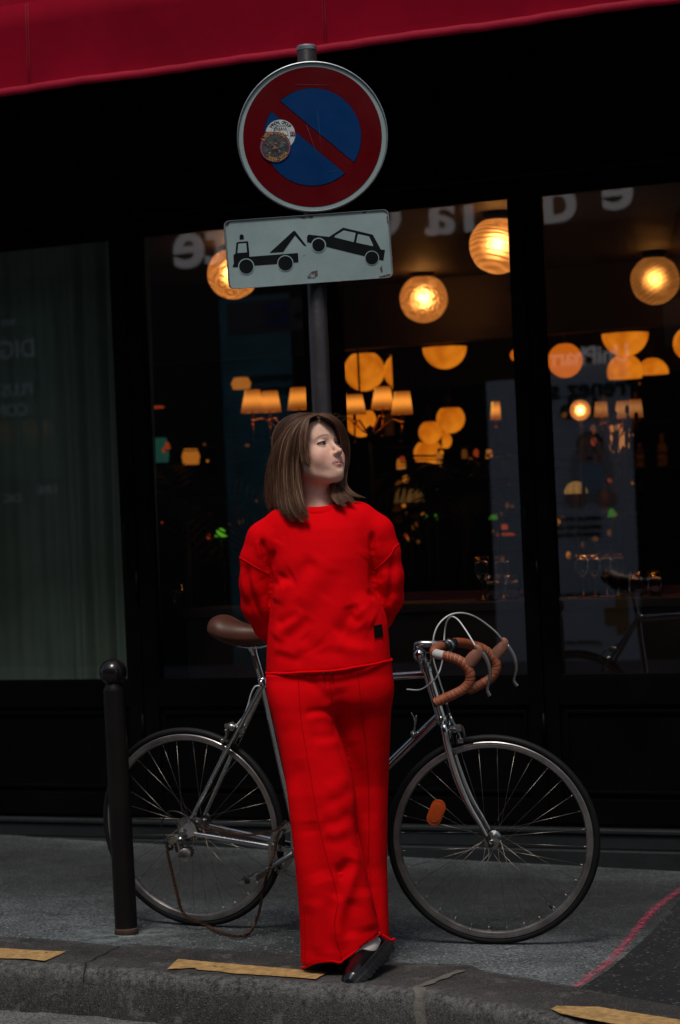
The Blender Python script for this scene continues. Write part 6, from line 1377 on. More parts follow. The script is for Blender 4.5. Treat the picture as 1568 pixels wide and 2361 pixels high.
TS = [
 ([KT(400, 170), KT(470, 270), KT(560, 380)], 11, -.009), ([KT(430, 150), KT(520, 260), KT(575, 350)], 9, .004),
 ([KT(365, 455), KT(450, 432), KT(540, 440), KT(588, 480)], 8, -.008), ([KT(370, 505), KT(460, 475), KT(560, 484), KT(600, 505)], 9, .005), ([KT(400, 590), KT(480, 622), KT(560, 612), KT(622, 590)], 9, -.007), ([KT(450, 670), KT(540, 655), KT(625, 630)], 12, .005),
 ([KT(190, 600), KT(270, 565), KT(345, 540)], 12, -.003),
 ([KT(520, 1000), KT(610, 950), KT(690, 880)], 12, .005), ([KT(500, 1080), KT(620, 1050), KT(725, 970)], 10, -.006), ([KT(490, 1220), KT(600, 1220), KT(720, 1140)], 13, -.006), ([KT(520, 1290), KT(600, 1285), KT(700, 1230)], 12, .005), ([KT(500, 1340), KT(600, 1365), KT(700, 1320)], 11, -.007), ([KT(590, 1590), KT(650, 1560), KT(705, 1470)], 13, -.008),
 ([KT(320, 760), KT(335, 950), KT(385, 1150), KT(420, 1330)], 20, -.007), ([KT(420, 1200), KT(425, 1350), KT(450, 1500), KT(500, 1660)], 24, -.011), ([KT(250, 900), KT(290, 1150), KT(350, 1400), KT(400, 1700)], 18, .006), ([KT(520, 1100), KT(600, 1350), KT(660, 1560)], 26, .006),
 ([KT(738, 1380), KT(700, 1580), KT(645, 1790), KT(612, 1960), KT(622, 2140)], 13, .012), ([KT(690, 1480), KT(640, 1640), KT(600, 1780)], 13, -.008), ([KT(720, 1750), KT(680, 1900), KT(700, 2060)], 18, -.008), ([KT(800, 1680), KT(800, 1850), KT(830, 2000)], 18, .008), ([KT(480, 1750), KT(470, 1950), KT(480, 2180)], 22, .006), ([KT(560, 1750), KT(540, 1950), KT(555, 2160)], 16, -.006), ([KT(400, 1800), KT(405, 2000), KT(410, 2200)], 14, -.004),
 ([KT(620, 560), KT(700, 740), KT(765, 900), KT(800, 1100), KT(820, 1300)], 16, -.008), ([KT(610, 250), KT(640, 420), KT(690, 650)], 20, -.008), ([KT(700, 250), KT(730, 600), KT(765, 900), KT(775, 1250)], 15, .006), ([KT(850, 250), KT(880, 700), KT(880, 1250), KT(900, 1700)], 22, .005), ([KT(940, 700), KT(935, 1200), KT(925, 1800)], 12, -.006), ([KT(850, 1200), KT(870, 1600), KT(905, 1980)], 12, -.005),
]
V2 = strokes_disp(V, N, [(a, b, c*(1.45 if b > 12.5 else .72)) for a, b, c in TS], True, 1.0); V2 = smooth_mesh(V2, Q, 1, .4)
tr = link_mesh('trousers', V2, Q, m_red2, per)
seam('seam', V2, [KT(325, 175), KT(332, 300), KT(345, 480), KT(372, 650), KT(405, 830), KT(440, 1050), KT(480, 1260), KT(530, 1470), KT(580, 1640), KT(606, 1780), KT(585, 1920), KT(592, 2030), KT(620, 2120), KT(634, 2190)], .0013, m_red2, tr)
seam('seam', V2, [KT(750, 150), KT(765, 300), KT(785, 500), KT(812, 750), KT(825, 1000), KT(828, 1250), KT(824, 1500), KT(830, 1640)], .0013, m_red2, tr)
seam('seam', V2, [KT(545, 170), KT(555, 280), KT(578, 400)], .0013, m_red2, tr)
seam('seam', V2, [KT(272, 1150), KT(302, 1400), KT(342, 1680), KT(366, 1850), KT(373, 2000), KT(374, 2230)], .0012, m_red2, tr)
seam('seam', V2, [KT(745, 1300), KT(788, 1500), KT(836, 1700), KT(884, 1890)], .0013, m_red2, tr)
mb = MB()
for (x, y) in ((506, 150), (560, 145)):
    a = P(*KT(x, y), PYD-.143); b = P(*KT(x, y+20), PYD-.141); mb.cyl(a+Vector((0, .016, .006)), b, .0028, n=10)
o = mb.split('drawstring', mat('drawstring_tips', (.05, .045, .05), .3, .7), tr)
mb = MB()   # rolled raw hem
hp = [P(a, b-1, on_surface(V2, a+(2 if a < 700 else -2), b-6, 7)) for a, b in HM[:-1]]
mb.tube(cr_path(hp, 5), .0030, 8); mb.tube(cr_path([P(882, 2155, PYD-.05), P(893, 2162, PYD-.055), P(903, 2168, PYD-.055), P(909, 2164, PYD-.05), P(908, 2170, PYD-.05)], 4), .0035, 8); mb.build('hem', m_red2, tr)
# ---------------- body: head, neck, torso, arms with hands, legs: one surface
YAW = R(48); PIT = R(-16); RLL = R(1); HS = 1.045
HC = P(716, 1044, PYD+.035)
Rm = Matrix.Rotation(YAW, 3, 'Z') @ Matrix.Rotation(RLL, 3, 'Y') @ Matrix.Rotation(PIT, 3, 'X')
Rn = np.array(Rm); HCn = np.array(HC)
def H2W(v): return (np.asarray(v)*HS) @ Rn.T + HCn
def W2H(v): return ((np.asarray(v)-HCn) @ Rn)/HS
neck_lo = W2H(np.array(Pt(735, 1190, PYD+.04))[None])[0]; neck_mid = W2H(np.array(Pt(731, 1140, PYD+.045))[None])[0]
EXX, EYY, EZZ = .0318, -.0735, .0
def head(X, Y, Z):
    ax_ = np.abs(X)
    d = ell(X, Y, Z, (0, .018, .038), (.070, .092, .080))                        # cranium
    d = smin(d, ell(X, Y, Z, (0, -.024, -.012), (.0640, .064, .080)), .022)      # face block
    d = smin(d, ell(X, Y, Z, (0, -.038, -.060), (.0495, .049, .046)), .024)      # jaw
    d = smin(d, ell(X, Y, Z, (0, -.074, -.092), (.0175, .0165, .0155)), .026)    # chin
    d = smin(d, cap(ax_, Y, Z, (.050, -.012, -.060), (.018, -.064, -.092), .0125, .0105), .026)   # jaw line
    d = smin(d, ell(ax_, Y, Z, (.0340, -.0640, -.0360), (.0240, .0210, .0270)), .022)  # cheek
    d = smin(d, cap(ax_, Y, Z, (.010, -.0820, .0185), (.040, -.0660, .0205), .0080, .0075), .018)  # brow
    d = smin(d, ell(X, Y, Z, (0, -.055, .046), (.052, .0345, .040)), .024)        # forehead
    d = smax(d, -ell(ax_, Y, Z, (.0300, -.1000, .0015), (.0165, .0165, .0105)), .013)           # socket
    d = smin(d, cap(X, Y, Z, (0, -.0825, .008), (0, -.1055, -.0285), .0056, .0072), .011)         # nose bridge
    d = smin(d, ell(X, Y, Z, (0, -.1080, -.0312), (.0086, .0090, .0076)), .007)   # tip
    d = smin(d, ell(ax_, Y, Z, (.0108, -.0975, -.0345), (.0060, .0090, .0062)), .005)           # wings
    d = smax(d, -ell(ax_, Y, Z, (.0056, -.1030, -.0415), (.0030, .0048, .0034)), .003)          # nostrils
    d = smin(d, ell(X, Y, Z, (0, -.0790, -.0600), (.0320, .0140, .0230)), .020)                 # mouth mound
    d = smax(d, -cap(X, Y, Z, (0, -.1010, -.0455), (0, -.1025, -.0525), .0024, .0028), .004)    # philtrum
    d = smin(d, cap(ax_, Y, Z, (.0045, -.0940, -.0578), (.0245, -.0800, -.0630), .0035, .0014), .0032)    # upper lip
    d = smin(d, cap(ax_, Y, Z, (.0000, -.0940, -.0670), (.0200, -.0835, -.0655), .0046, .0020), .0035)    # lower lip
    d = smax(d, -cap(ax_, Y, Z, (.0, -.1005, -.0617), (.0270, -.0815, -.0648), .0011, .0011), .0016)      # mouth line
    d = smax(d, -ell(X, Y, Z, (0, -.1010, -.0785), (.015, .0070, .0042)), .008)                 # under the lip
    eb = np.sqrt((ax_-EXX)**2+(Y-EYY)**2+(Z-EZZ)**2)
    lid = eb-.0135; d = smin(d, lid, .005)
    ex_ = ax_-EXX; up_ = .0049*np.sqrt(np.clip(1-(ex_/.0150)**2, 0, 1))-.0003; dn_ = -.0039*np.sqrt(np.clip(1-(ex_/.0150)**2, 0, 1))
    zz = Z-EZZ+ex_*-.04; slit = np.maximum(np.maximum(zz-up_, dn_-zz), np.abs(ex_)-.0142); slit = np.maximum(slit, np.maximum(eb-.0155, Y+.070)); d = smax(d, -slit, .0012)
    e = ell(ax_, Y, Z, (.0735, .008, -.022), (.0075, .018, .030)); d = smin(d, e, .006); d = smax(d, -ell(ax_, Y, Z, (.083, .004, -.018), (.006, .011, .018)), .004)
    d = smin(d, cap(X, Y, Z, (0, .016, -.055), tuple(neck_mid), .050, .0470), .022); d = smin(d, cap(X, Y, Z, tuple(neck_mid), tuple(neck_lo), .0470, .056), .012)
    return d
V, Q = surfnet(head, (-.09, -.125, -.235), (.09, .135, .122), .00165)
V = smooth_mesh(V, Q, 2, .4); Nn = vnormals(V, Q)
x, y, z = V[:, 0], V[:, 1], V[:, 2]; ax_ = np.abs(x)
base = np.array((.84, .51, .385)); Ccol = np.repeat(base[None], len(V), 0)
def blend(c, w_):
    global Ccol
    w_ = np.clip(w_, 0, 1)[:, None]; Ccol = Ccol*(1-w_)+np.array(c)*w_
blend((.66, .27, .22), .60*np.exp(-(((ax_-.042)/.020)**2+((z+.042)/.020)**2))*(y < -.03))
blend((.64, .33, .27), .25*np.exp(-((x/.014)**2+((z+.031)/.010)**2))*(y < -.09))
blend((.60, .36, .29), .40*np.exp(-(((ax_-EXX)/.020)**2+((z+.0)/.010)**2))*(y < -.05))
inlip = (y < -.074) & (ax_ < .0262); zc_ = -.0620-.12*ax_; hh_ = .0090*np.sqrt(np.clip(1-(ax_/.0258)**2, 0, 1))
wlip = np.exp(-np.clip(np.abs(z-zc_)-hh_, 0, 1)/.0012)*inlip; blend((.52, .20, .18), wlip*.75)
blend((.09, .02, .02), np.exp(-((z+.0617+.09*ax_)/.0011)**2)*inlip*.85)
bz = .0205+.0030*np.sin(np.clip((ax_-.008)/.040, 0, 1)*pi)-.004*np.clip((ax_-.03)/.02, 0, 1); wb = np.exp(-((z-bz)/.0026)**2)*np.clip((ax_-.008)/.006, 0, 1)*np.clip((.052-ax_)/.01, 0, 1)*(y < -.04)*(.75+.25*np.sin(ax_*2600+z*900)); blend((.12, .065, .04), wb*1.0)
ebd = np.sqrt((ax_-EXX)**2+(y-EYY)**2+(z-EZZ)**2)
blend((.13, .05, .04), np.exp(-((ebd-.0131)/.0012)**2)*(np.abs(z-EZZ) < .0052)*(np.abs(ax_-EXX) < .0155)*(y < -.07)*.7)
blend((.12, .05, .04), np.exp(-((x+.022)**2+(z+.045)**2)/.0009**2)*(y < -.07)*1.0); blend((.15, .07, .05), np.exp(-((x+.026)**2+(z+.018)**2)/.0008**2)*(y < -.06)*.8)
blend((.10, .055, .035), np.clip((z+.25*y-.050)/.005, 0, 1)*1.0*(y > -.085)); HV = H2W(V); HQ = Q; Hcol = np.concatenate([Ccol, np.ones((len(V), 1))], 1)
# torso, arms and legs
def bodyf(X, Y, Z):
    d = chain(X, Y, Z, [Pt(735, 1210, PYD+.04), Pt(742, 1290, PYD+.02), Pt(748, 1400, PYD+.02), Pt(755, 1520, PYD+.03), Pt(757, 1590, PYD+.04)], [.060, .088, .080, .075, .065], .05)
    d = smin(d, cap(X, Y, Z, Pt(655, 1222, PYD+.035), Pt(825, 1210, PYD+.035), .038, .038), .04)
    aL = chain(X, Y, Z, [Pt(625, 1240, PYD+.035), Pt(596, 1330, PYD+.05), Pt(602, 1400, PYD+.07), Pt(660, 1482, PYD+.135), Pt(725, 1512, PYD+.152)], [.040, .036, .034, .028, .022], .015)
    aR = chain(X, Y, Z, [Pt(855, 1228, PYD+.035), Pt(886, 1320, PYD+.05), Pt(886, 1380, PYD+.07), Pt(840, 1450, PYD+.135), Pt(778, 1490, PYD+.152)], [.040, .036, .034, .028, .022], .015)
    d = smin(d, aL, .02); d = smin(d, aR, .02)
    lA = chain(X, Y, Z, [Pt(700, 1600, PYD+.02), Pt(748, 1850, PYD-.07), Pt(770, 2050, PYD-.07), Pt(790, 2185, PYD-.03)], [.060, .048, .040, .032], .03)
    lB = chain(X, Y, Z, [Pt(820, 1600, PYD+.03), Pt(838, 1850, PYD+.07), Pt(845, 2110, PYD+.050), Pt(848, 2174, PYD-.025), Pt(848, 2190, PYD-.075), Pt(851, 2215, PYD-.12)], [.060, .048, .040, .033, .031, .028], .03)
    d = smin(d, lA, .02); d = smin(d, lB, .02); return d
V, Q = surfnet(bodyf, (-.30, PYD-.20, .03), (.25, PYD+.22, P(735, 1195, PYD).z), .008); V = smooth_mesh(V, Q, 2)
parts = [(HV, HQ, Hcol), (V, Q, np.repeat(np.array([[*base, 1]]), len(V), 0))]
# hands behind the back, one holding the other
def hand(wr_, fwd, side, palm_n, curl):
    wr_ = Vector(wr_); fwd = Vector(fwd).normalized(); palm_n = Vector(palm_n); palm_n = (palm_n-fwd*palm_n.dot(fwd)).normalized(); sd_ = fwd.cross(palm_n).normalized()*side
    fingers = []
    for i, (off, ln) in enumerate(((-.030, .070), (-.010, .078), (.010, .073), (.028, .058))):
        p = wr_+fwd*.085+sd_*off*.9; pts = [wr_+fwd*.04+sd_*off*.6, p]; a = curl*.5; dcur = fwd
        for s_ in (.45, .32, .25): dcur = (dcur*math.cos(a)+palm_n*math.sin(a)).normalized(); p = p+dcur*ln*s_; pts.append(p.copy()); palm_n2 = palm_n; a = curl
        fingers.append((pts, [.012, .0088, .0080, .0074, .0066]))
    th_ = [wr_+fwd*.02-sd_*.022, wr_+fwd*.05-sd_*.045+palm_n*.01, wr_+fwd*.075-sd_*.052+palm_n*.022, wr_+fwd*.095-sd_*.050+palm_n*.034]; fingers.append((th_, [.014, .011, .0095, .0078]))
    def f(X, Y, Z):
        d = cap(X, Y, Z, tuple(wr_-fwd*.03), tuple(wr_+fwd*.01), .023, .022)
        for o in (-.020, -.006, .008, .020): d = smin(d, cap(X, Y, Z, tuple(wr_+fwd*.015+sd_*o*.8), tuple(wr_+fwd*.080+sd_*o*1.15), .0135, .0115), .010)
        for pts, rs in fingers: d = smin(d, chain(X, Y, Z, [tuple(p) for p in pts], rs, .004), .004)
        return d
    c = wr_+fwd*.07; return surfnet(f, tuple(c-Vector((.125, .07, .10))), tuple(c+Vector((.125, .07, .10))), .0026)
for a in ((Pt(722, 1511, PYD+.152), (1, .02, -.12), 1, (0, -.2, 1), .5), (Pt(781, 1489, PYD+.150), (-1, .12, -.30), 1, (0, -1, .1), .75)):
    v_, q_ = hand(*a); v_ = smooth_mesh(v_, q_, 1); parts.append((v_, q_, np.repeat(np.array([[*base, 1]]), len(v_), 0)))
o_ = 0; VV = []; QQ = []; CC_ = []
for v_, q_, c_2 in parts: VV.append(v_); QQ.append(q_+o_); CC_.append(c_2); o_ += len(v_)
body = link_mesh('body', np.concatenate(VV), np.concatenate(QQ), m_skin, per, vcol=np.concatenate(CC_))
# eyes
for sx in (-1, 1):
    c = np.array((sx*EXX, EYY, EZZ)); gaze = np.array((.26, -1, -.12)); gaze = gaze/np.linalg.norm(gaze); n = 48; m_ = 32; V = []; Cc = []; gz = Vector(gaze); t1 = gz.cross(Vector((0, 0, 1))).normalized(); t2 = gz.cross(t1)
    for i in range(m_+1):
        th = pi*i/m_; 
        for k in range(n):
            ph = 2*pi*k/n; d = gz*math.cos(th)+t1*(math.sin(th)*math.cos(ph))+t2*(math.sin(th)*math.sin(ph)); V.append(c+np.array(d)*(.0128+(.0003 if th < .45 else 0)))
            Cc.append((.004, .003, .003, 1) if th < .24 else ((.040, .020, .012, 1) if th < .60 else (.20, .15, .14, 1)))
    link_mesh('eye', H2W(np.array(V)), [(i*n+k, (i+1)*n+k, (i+1)*n+(k+1) % n, i*n+(k+1) % n) for i in range(m_) for k in range(n)], m_eye, per, vcol=Cc)
    mb = MB()
    for k in range(15):
        t = -1+2*k/14; a = EXX+t*.0138; zz = .0050*math.sqrt(max(0, 1-(t*.92)**2)); yy = EYY-math.sqrt(max(.0138**2-(a-EXX)**2-zz**2, 0)); p = np.array((sx*a, yy, zz)); q = p+np.array((sx*.0035*t, -.0055, .0028))
        mb.tube([Vector(H2W(p)), Vector(H2W((p+q)/2+np.array((0, 0, -.001)))), Vector(H2W(q))], [.0005, .0004, .0001], 4)
    mb.tube(cr_path([Vector(H2W(np.array((sx*(EXX+t*.0137), EYY-math.sqrt(max(.0137**2-(t*.0137)**2-(.0050*math.sqrt(max(0, 1-(t*.92)**2)))**2, 0)), .0050*math.sqrt(max(0, 1-(t*.92)**2)))))) for t in np.linspace(-.97, .97, 9)], 3), .0011, 5); mb.build('eyelashes', m_lash, per)
# ---------------- hair
rng = np.random.RandomState(11)
TC = np.array((0, .018, .036)); SR = np.array((.0740, .0955, .0845))
hairV = []; hairF = []; hairC = []; hoff = 0
Ry = np.array(Matrix.Rotation(YAW, 3, 'Z'))
neckw = np.array(Pt(733, 1150, PYD+.04))
def strand(path, rad, col, n=4):
    global hoff
    P_ = np.array(path); m_ = len(P_); T = np.gradient(P_, axis=0); T /= np.linalg.norm(T, axis=1, keepdims=True)+1e-9
    a = np.cross(T, np.array((.3, .9, .1))); a /= np.linalg.norm(a, axis=1, keepdims=True)+1e-9; b = np.cross(T, a)
    tt = np.linspace(0, 1, m_); rr = rad*(np.clip(1.0-tt**6*.85, .08, 1))*np.clip(tt*8+.4, 0, 1)
    ph = np.arange(n)*2*pi/n; R_ = P_[:, None]+rr[:, None, None]*(a[:, None]*np.cos(ph)[None, :, None]+b[:, None]*np.sin(ph)[None, :, None])
    hairV.append(R_.reshape(-1, 3)); I = np.arange(m_-1)[:, None]*n+hoff; k = np.arange(n)[None]; k2 = (k+1) % n
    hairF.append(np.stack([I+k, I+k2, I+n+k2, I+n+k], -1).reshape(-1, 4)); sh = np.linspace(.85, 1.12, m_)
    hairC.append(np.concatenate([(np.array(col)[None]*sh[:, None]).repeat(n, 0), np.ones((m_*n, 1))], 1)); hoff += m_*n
NS = 1400
EDY = 0
for s in range(NS):
    u = rng.rand(); side = 1 if rng.rand() < .40 else -1       # -1: her right, near the camera on the left of the picture
    # azimuth from the face (0) round to the back (pi)
    az = R(112)+(pi-R(112))*u
    if side == -1: az = R(112)+(pi-R(112))*u
    lay = rng.rand(); infl = 1+.015+.10*lay*(.6+.4*math.sin(az))
    part = np.array((-.004+rng.randn()*.0015, -.058+.13*min(1, u*1.15+rng.rand()*.12), 0))  # along the parting line
    q = part.copy(); k_ = (q[0]-TC[0])**2/SR[0]**2+(q[1]-TC[1])**2/SR[1]**2; q[2] = TC[2]+SR[2]*math.sqrt(max(0.02, 1-k_))
    d0 = (q-TC)/SR; d0 /= np.linalg.norm(d0)
    daz = np.array((side*math.sin(az), -math.cos(az), 0)); down = daz*math.cos(R(-14))+np.array((0, 0, math.sin(R(-14)))); down /= np.linalg.norm(down)
    om = math.acos(np.clip(d0.dot(down), -1, 1)); pts = []
    for i in range(11):
        t = i/10; dd = (math.sin((1-t)*om)*d0+math.sin(t*om)*down)/math.sin(om); lift = infl+.035*math.sin(pi*min(1, t*1.2))*(.5+.5*lay); pts.append(TC+dd*SR*(1+(lift-1)*min(1, .35+t*1.4)))
    pts = np.array(pts); W = H2W(pts)
    if side == -1 and az < R(54): pass
    # hanging part in world space
    cur = W[-1].copy(); start = cur.copy(); g = cur[:2]-HCn[:2]; gr = g/np.linalg.norm(g)
    px0, _ = proj(cur[None]); px0 = px0[0]
    clump = math.sin(az*38+side)*.5+math.sin(az*91)*.3
    if side == -1:
        front = np.clip((R(92)-az)/R(42), 0, 1)
        if az < R(62) and rng.rand() < .62:     # short face framing strands
            zend = P(720, 1079+rng.randn()*3-20*rng.rand(), PYD).z; drift = np.array((.006, -.006)); curl = .012
        elif az < R(112):
            zend = P(690, 1197+rng.randn()*3-10*rng.rand()-clump*4, PYD).z; drift = np.array((-.008+.012*front, -.036-.028*front)); curl = .016*front
        else:
            bk = (az-R(112))/R(68); zend = P(640, 1186-14*bk+rng.randn()*4, PYD).z; drift = np.array((.004-.010*bk, .012)); curl = 0
    else:
        if az < R(85): zend = P(800, 1146+rng.randn()*3-8*rng.rand(), PYD).z; drift = np.array((-.004+.032*rng.rand(), -.012)); curl = .022
        else: zend = P(780, 1152+rng.randn()*4, PYD).z; drift = np.array((-.005, .008)); curl = .010
    n2 = 15; H_ = start[2]-zend; wv = rng.uniform(0, 6.28); out = []
    vel = (W[-1]-W[-2]); vel = vel/np.linalg.norm(vel)
    for i in range(1, n2+1):
        t = i/n2; p = start.copy(); p[2] = start[2]-H_*t; soft = math.exp(-t*5)
        p[:2] += vel[:2]*.016*(1-soft) + drift*(t**1.6)
        # tuck towards the neck
        r_ = p[:2]-neckw[:2]; rl = np.linalg.norm(r_); ru = r_/rl
        if side == 1: tuck = .046*math.sin(pi*min(1, t*1.0))**1.2*(1 if az < R(100) else .5)
        else: tuck = .004*math.sin(pi*t)
        p[:2] -= ru*tuck; p[:2] += ru*(.040 if side == 1 else 0)*max(0, (t-.62)/.38)**1.5
        p[0] += clump*.0045*t + .0016*math.sin(t*7+wv); p[1] += .0018*math.cos(t*6+wv)
        if t > .75: 
            e = (t-.75)/.25; p[0] += curl*e*e*(1 if side == 1 else .9)
        out.append(p)
    path = np.concatenate([W, np.array(out)])
    # keep outside the shoulders
    v = rng.rand(); hl = .5+.5*math.sin(az*61+2); c0 = np.array((.070, .033, .020))*(.45+.8*v*v+.5*hl)
    if rng.rand() < .10: c0 = np.array((.19, .115, .072))
    strand(path, rng.uniform(.0006, .00115), c0)
# guided hair in front: traced lines with their own depth, interpolated
def gl(pts, n=26):
    q = cr_path([P(a, b, c) for a, b, c in pts], 8); q = np.array([tuple(v) for v in q]); L_ = np.concatenate([[0], np.cumsum(np.linalg.norm(np.diff(q, axis=0), axis=1))]); t = np.linspace(0, L_[-1], n)
    return np.stack([np.interp(t, L_, q[:, k]) for k in range(3)], 1)
Y0 = PYD
SH1 = [gl(p) for p in ([(733, 956, Y0-.040), (713, 966, Y0-.058), (706, 990, Y0-.072), (703, 1020, Y0-.078), (706, 1046, Y0-.075), (711, 1064, Y0-.080), (721, 1080, Y0-.085)],
  [(732, 955, Y0-.03), (706, 966, Y0-.055), (696, 995, Y0-.072), (692, 1030, Y0-.078), (692, 1052, Y0-.078), (696, 1070, Y0-.08), (706, 1084, Y0-.085)],)]
NEAR = [gl(p) for p in ([(732, 954, Y0-.03), (706, 965, Y0-.050), (694, 990, Y0-.066), (690, 1030, Y0-.072), (686, 1070, Y0-.066), (688, 1120, Y0-.075), (697, 1165, Y0-.095), (718, 1207, Y0-.104)],
  [(732, 953, Y0-.02), (702, 966, Y0-.045), (680, 995, Y0-.062), (670, 1035, Y0-.068), (666, 1080, Y0-.062), (668, 1130, Y0-.070), (678, 1170, Y0-.088), (704, 1214, Y0-.100)],
  [(730, 953, Y0-.01), (694, 968, Y0-.035), (668, 997, Y0-.050), (655, 1035, Y0-.054), (648, 1085, Y0-.045), (651, 1140, Y0-.050), (657, 1175, Y0-.066), (680, 1213, Y0-.084)],
  [(729, 953, Y0+.01), (687, 968, Y0-.015), (659, 998, Y0-.022), (644, 1035, Y0-.022), (635, 1090, Y0-.005), (640, 1145, Y0-.004), (645, 1175, Y0-.016), (659, 1202, Y0-.034)],
  [(724, 953, Y0+.03), (682, 970, Y0+.012), (652, 1000, Y0+.012), (635, 1040, Y0+.018), (625, 1095, Y0+.035), (624, 1145, Y0+.05), (628, 1170, Y0+.055), (632, 1192, Y0+.060)],
  [(720, 954, Y0+.05), (680, 972, Y0+.045), (649, 1004, Y0+.050), (631, 1045, Y0+.060), (618, 1095, Y0+.075), (614, 1140, Y0+.085), (613, 1165, Y0+.09), (611, 1194, Y0+.09)])]
FAR = [gl(p) for p in ([(734, 957, Y0-.042), (758, 965, Y0-.045), (775, 981, Y0-.030), (785, 1002, Y0-.005), (789, 1030, Y0+.015), (788, 1060, Y0+.03), (776, 1095, Y0+.02), (765, 1125, Y0-.005), (768, 1155, Y0-.045), (794, 1177, Y0-.066)],
  [(736, 954, Y0-.025), (758, 960, Y0-.015), (778, 978, Y0+.0), (789, 1003, Y0+.025), (794, 1035, Y0+.045), (793, 1065, Y0+.055), (785, 1095, Y0+.045), (780, 1122, Y0+.01), (792, 1145, Y0-.025), (820, 1168, Y0-.045)],
  [(736, 952, Y0-.0), (760, 956, Y0+.01), (783, 974, Y0+.03), (796, 1003, Y0+.055), (800, 1035, Y0+.070), (799, 1065, Y0+.075), (793, 1095, Y0+.065), (796, 1120, Y0+.035), (812, 1137, Y0+.005), (844, 1152, Y0-.006)])]
hc_ = np.array(P(712, 1030, PYD+.045))
def guided(G_, count, cl_n, thick, endj, radr):
    nG = len(G_)
    for s in range(count):
        g = rng.rand()*(nG-1); i = min(int(g), nG-2); f = g-i; cid = math.floor(g*cl_n/(nG-1)); cc_ = (cid+.5)*(nG-1)/cl_n
        path = G_[i]*(1-f)+G_[i+1]*f; n = len(path); t = np.linspace(0, 1, n)[:, None]
        gi = min(int(np.clip(cc_, 0, nG-1.001)), nG-2); fc = cc_-gi; cp = G_[gi]*(1-fc)+G_[gi+1]*fc
        r1 = math.sin(cid*12.9898)*.5+math.sin(cid*4.1)*.5; r2 = math.sin(cid*78.233+1); r3 = math.sin(cid*37.7+2)
        gm_ = .22*t**1.5+.62*np.clip((t-.62)/.38, 0, 1)**1.6
        path = path*(1-gm_)+cp*gm_                    # strands gather into locks towards the tips
        inw = hc_[None]-path; inw[:, 2] *= .3; inw /= np.linalg.norm(inw, axis=1, keepdims=True); lay = rng.rand()
        path = path+inw*(thick*lay-.004)*np.sin(np.clip(t*3, 0, 1)*pi/2)+rng.randn(3)[None]*np.array((.0034, .0030, .0008))*(.2+.8*t)
        path = path+np.array((.0060*r1, -.0075*abs(r2), 0))[None]*np.sin(pi*np.clip(t*1.0, 0, 1))**.7+np.array((.0045*r3, -.003*r1, 0))[None]*t**2
        w1, w3 = rng.uniform(0, 6.28, 2); am = rng.uniform(.0006, .0026); path = path+np.stack([am*np.sin(t[:, 0]*6+w1)*t[:, 0]+.0018*np.sin(t[:, 0]*9+cid)*t[:, 0], am*np.cos(t[:, 0]*7+w3)*t[:, 0], 0*t[:, 0]], 1)
        cut = 1-abs(rng.randn())*endj-.075*abs(r2)
        if rng.rand() < .14: cut *= rng.uniform(.70, .97)
        m_ = max(10, int(n*min(1, cut))); path = path[:m_]
        v = rng.rand(); hl = .5+.5*math.sin(cid*7.3+1); c0 = np.array((.140, .066, .038))*(.22+1.15*v*v+.55*hl)*(1-.55*lay)  # deeper strands darker: shade in the gaps is put into their colour
        if rng.rand() < .10: c0 = np.array((.42, .27, .17))
        strand(path, rng.uniform(*radr), c0)
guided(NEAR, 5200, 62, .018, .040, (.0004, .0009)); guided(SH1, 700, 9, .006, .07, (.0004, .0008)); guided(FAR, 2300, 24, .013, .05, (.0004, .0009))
# stray hairs
for s in range(230):
    G_ = NEAR if rng.rand() < .6 else FAR; g = rng.rand()*(len(G_)-1); i = min(int(g), len(G_)-2); f = g-i; path = G_[i]*(1-f)+G_[i+1]*f; n = len(path); a0 = rng.randint(0, 10); ln = rng.randint(8, 16); path = path[a0:a0+ln]; t = np.linspace(0, 1, len(path))[:, None]
    out = path-hc_[None]; out[:, 2] = 0; out /= np.linalg.norm(out, axis=1, keepdims=True); w2 = rng.uniform(0, 6.28)
    path = path+out*(rng.uniform(.002, .016)*t**1.3)+np.stack([.003*np.sin(t[:, 0]*5+w2)*t[:, 0], .002*np.cos(t[:, 0]*4)*t[:, 0], .006*rng.randn()*t[:, 0]], 1); strand(path, rng.uniform(.0002, .00034), (.15, .09, .055), 3)
for s in range(90):     # short fine hairs along the crown
    x0 = rng.uniform(665, 790); p = np.array(P(x0, 958+.0045*(x0-728)**2, PYD+.03)); L_ = rng.uniform(.012, .032); sx = (x0-728)/60
    path = [p+np.array((sx*L_*t*1.0, 0, L_*.45*math.sin(t*2.2))) for t in np.linspace(0, 1, 8)]; strand(path, .0002, (.14, .085, .05), 3)
# under-layer so that no scalp shows
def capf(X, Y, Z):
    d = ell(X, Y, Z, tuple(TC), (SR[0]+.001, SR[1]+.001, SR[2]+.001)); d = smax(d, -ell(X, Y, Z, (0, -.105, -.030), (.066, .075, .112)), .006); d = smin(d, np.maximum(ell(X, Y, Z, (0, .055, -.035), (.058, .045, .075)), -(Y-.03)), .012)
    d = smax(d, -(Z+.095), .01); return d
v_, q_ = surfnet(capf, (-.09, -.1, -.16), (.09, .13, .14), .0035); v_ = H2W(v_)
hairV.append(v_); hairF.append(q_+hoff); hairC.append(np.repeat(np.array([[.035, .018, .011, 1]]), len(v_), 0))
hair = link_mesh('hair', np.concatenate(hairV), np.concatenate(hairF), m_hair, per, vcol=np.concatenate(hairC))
mb = MB(); e = H2W(np.array((-.0765, .012, -.046))); mb.tube([Vector(e)+Vector((.006*math.cos(a)*.4, .006*math.cos(a), -.006+.006*math.sin(a))) for a in np.linspace(0, 2*pi, 20)[:-1]], .0007, 6, closed=True); mb.build('earring', m_brass, per)
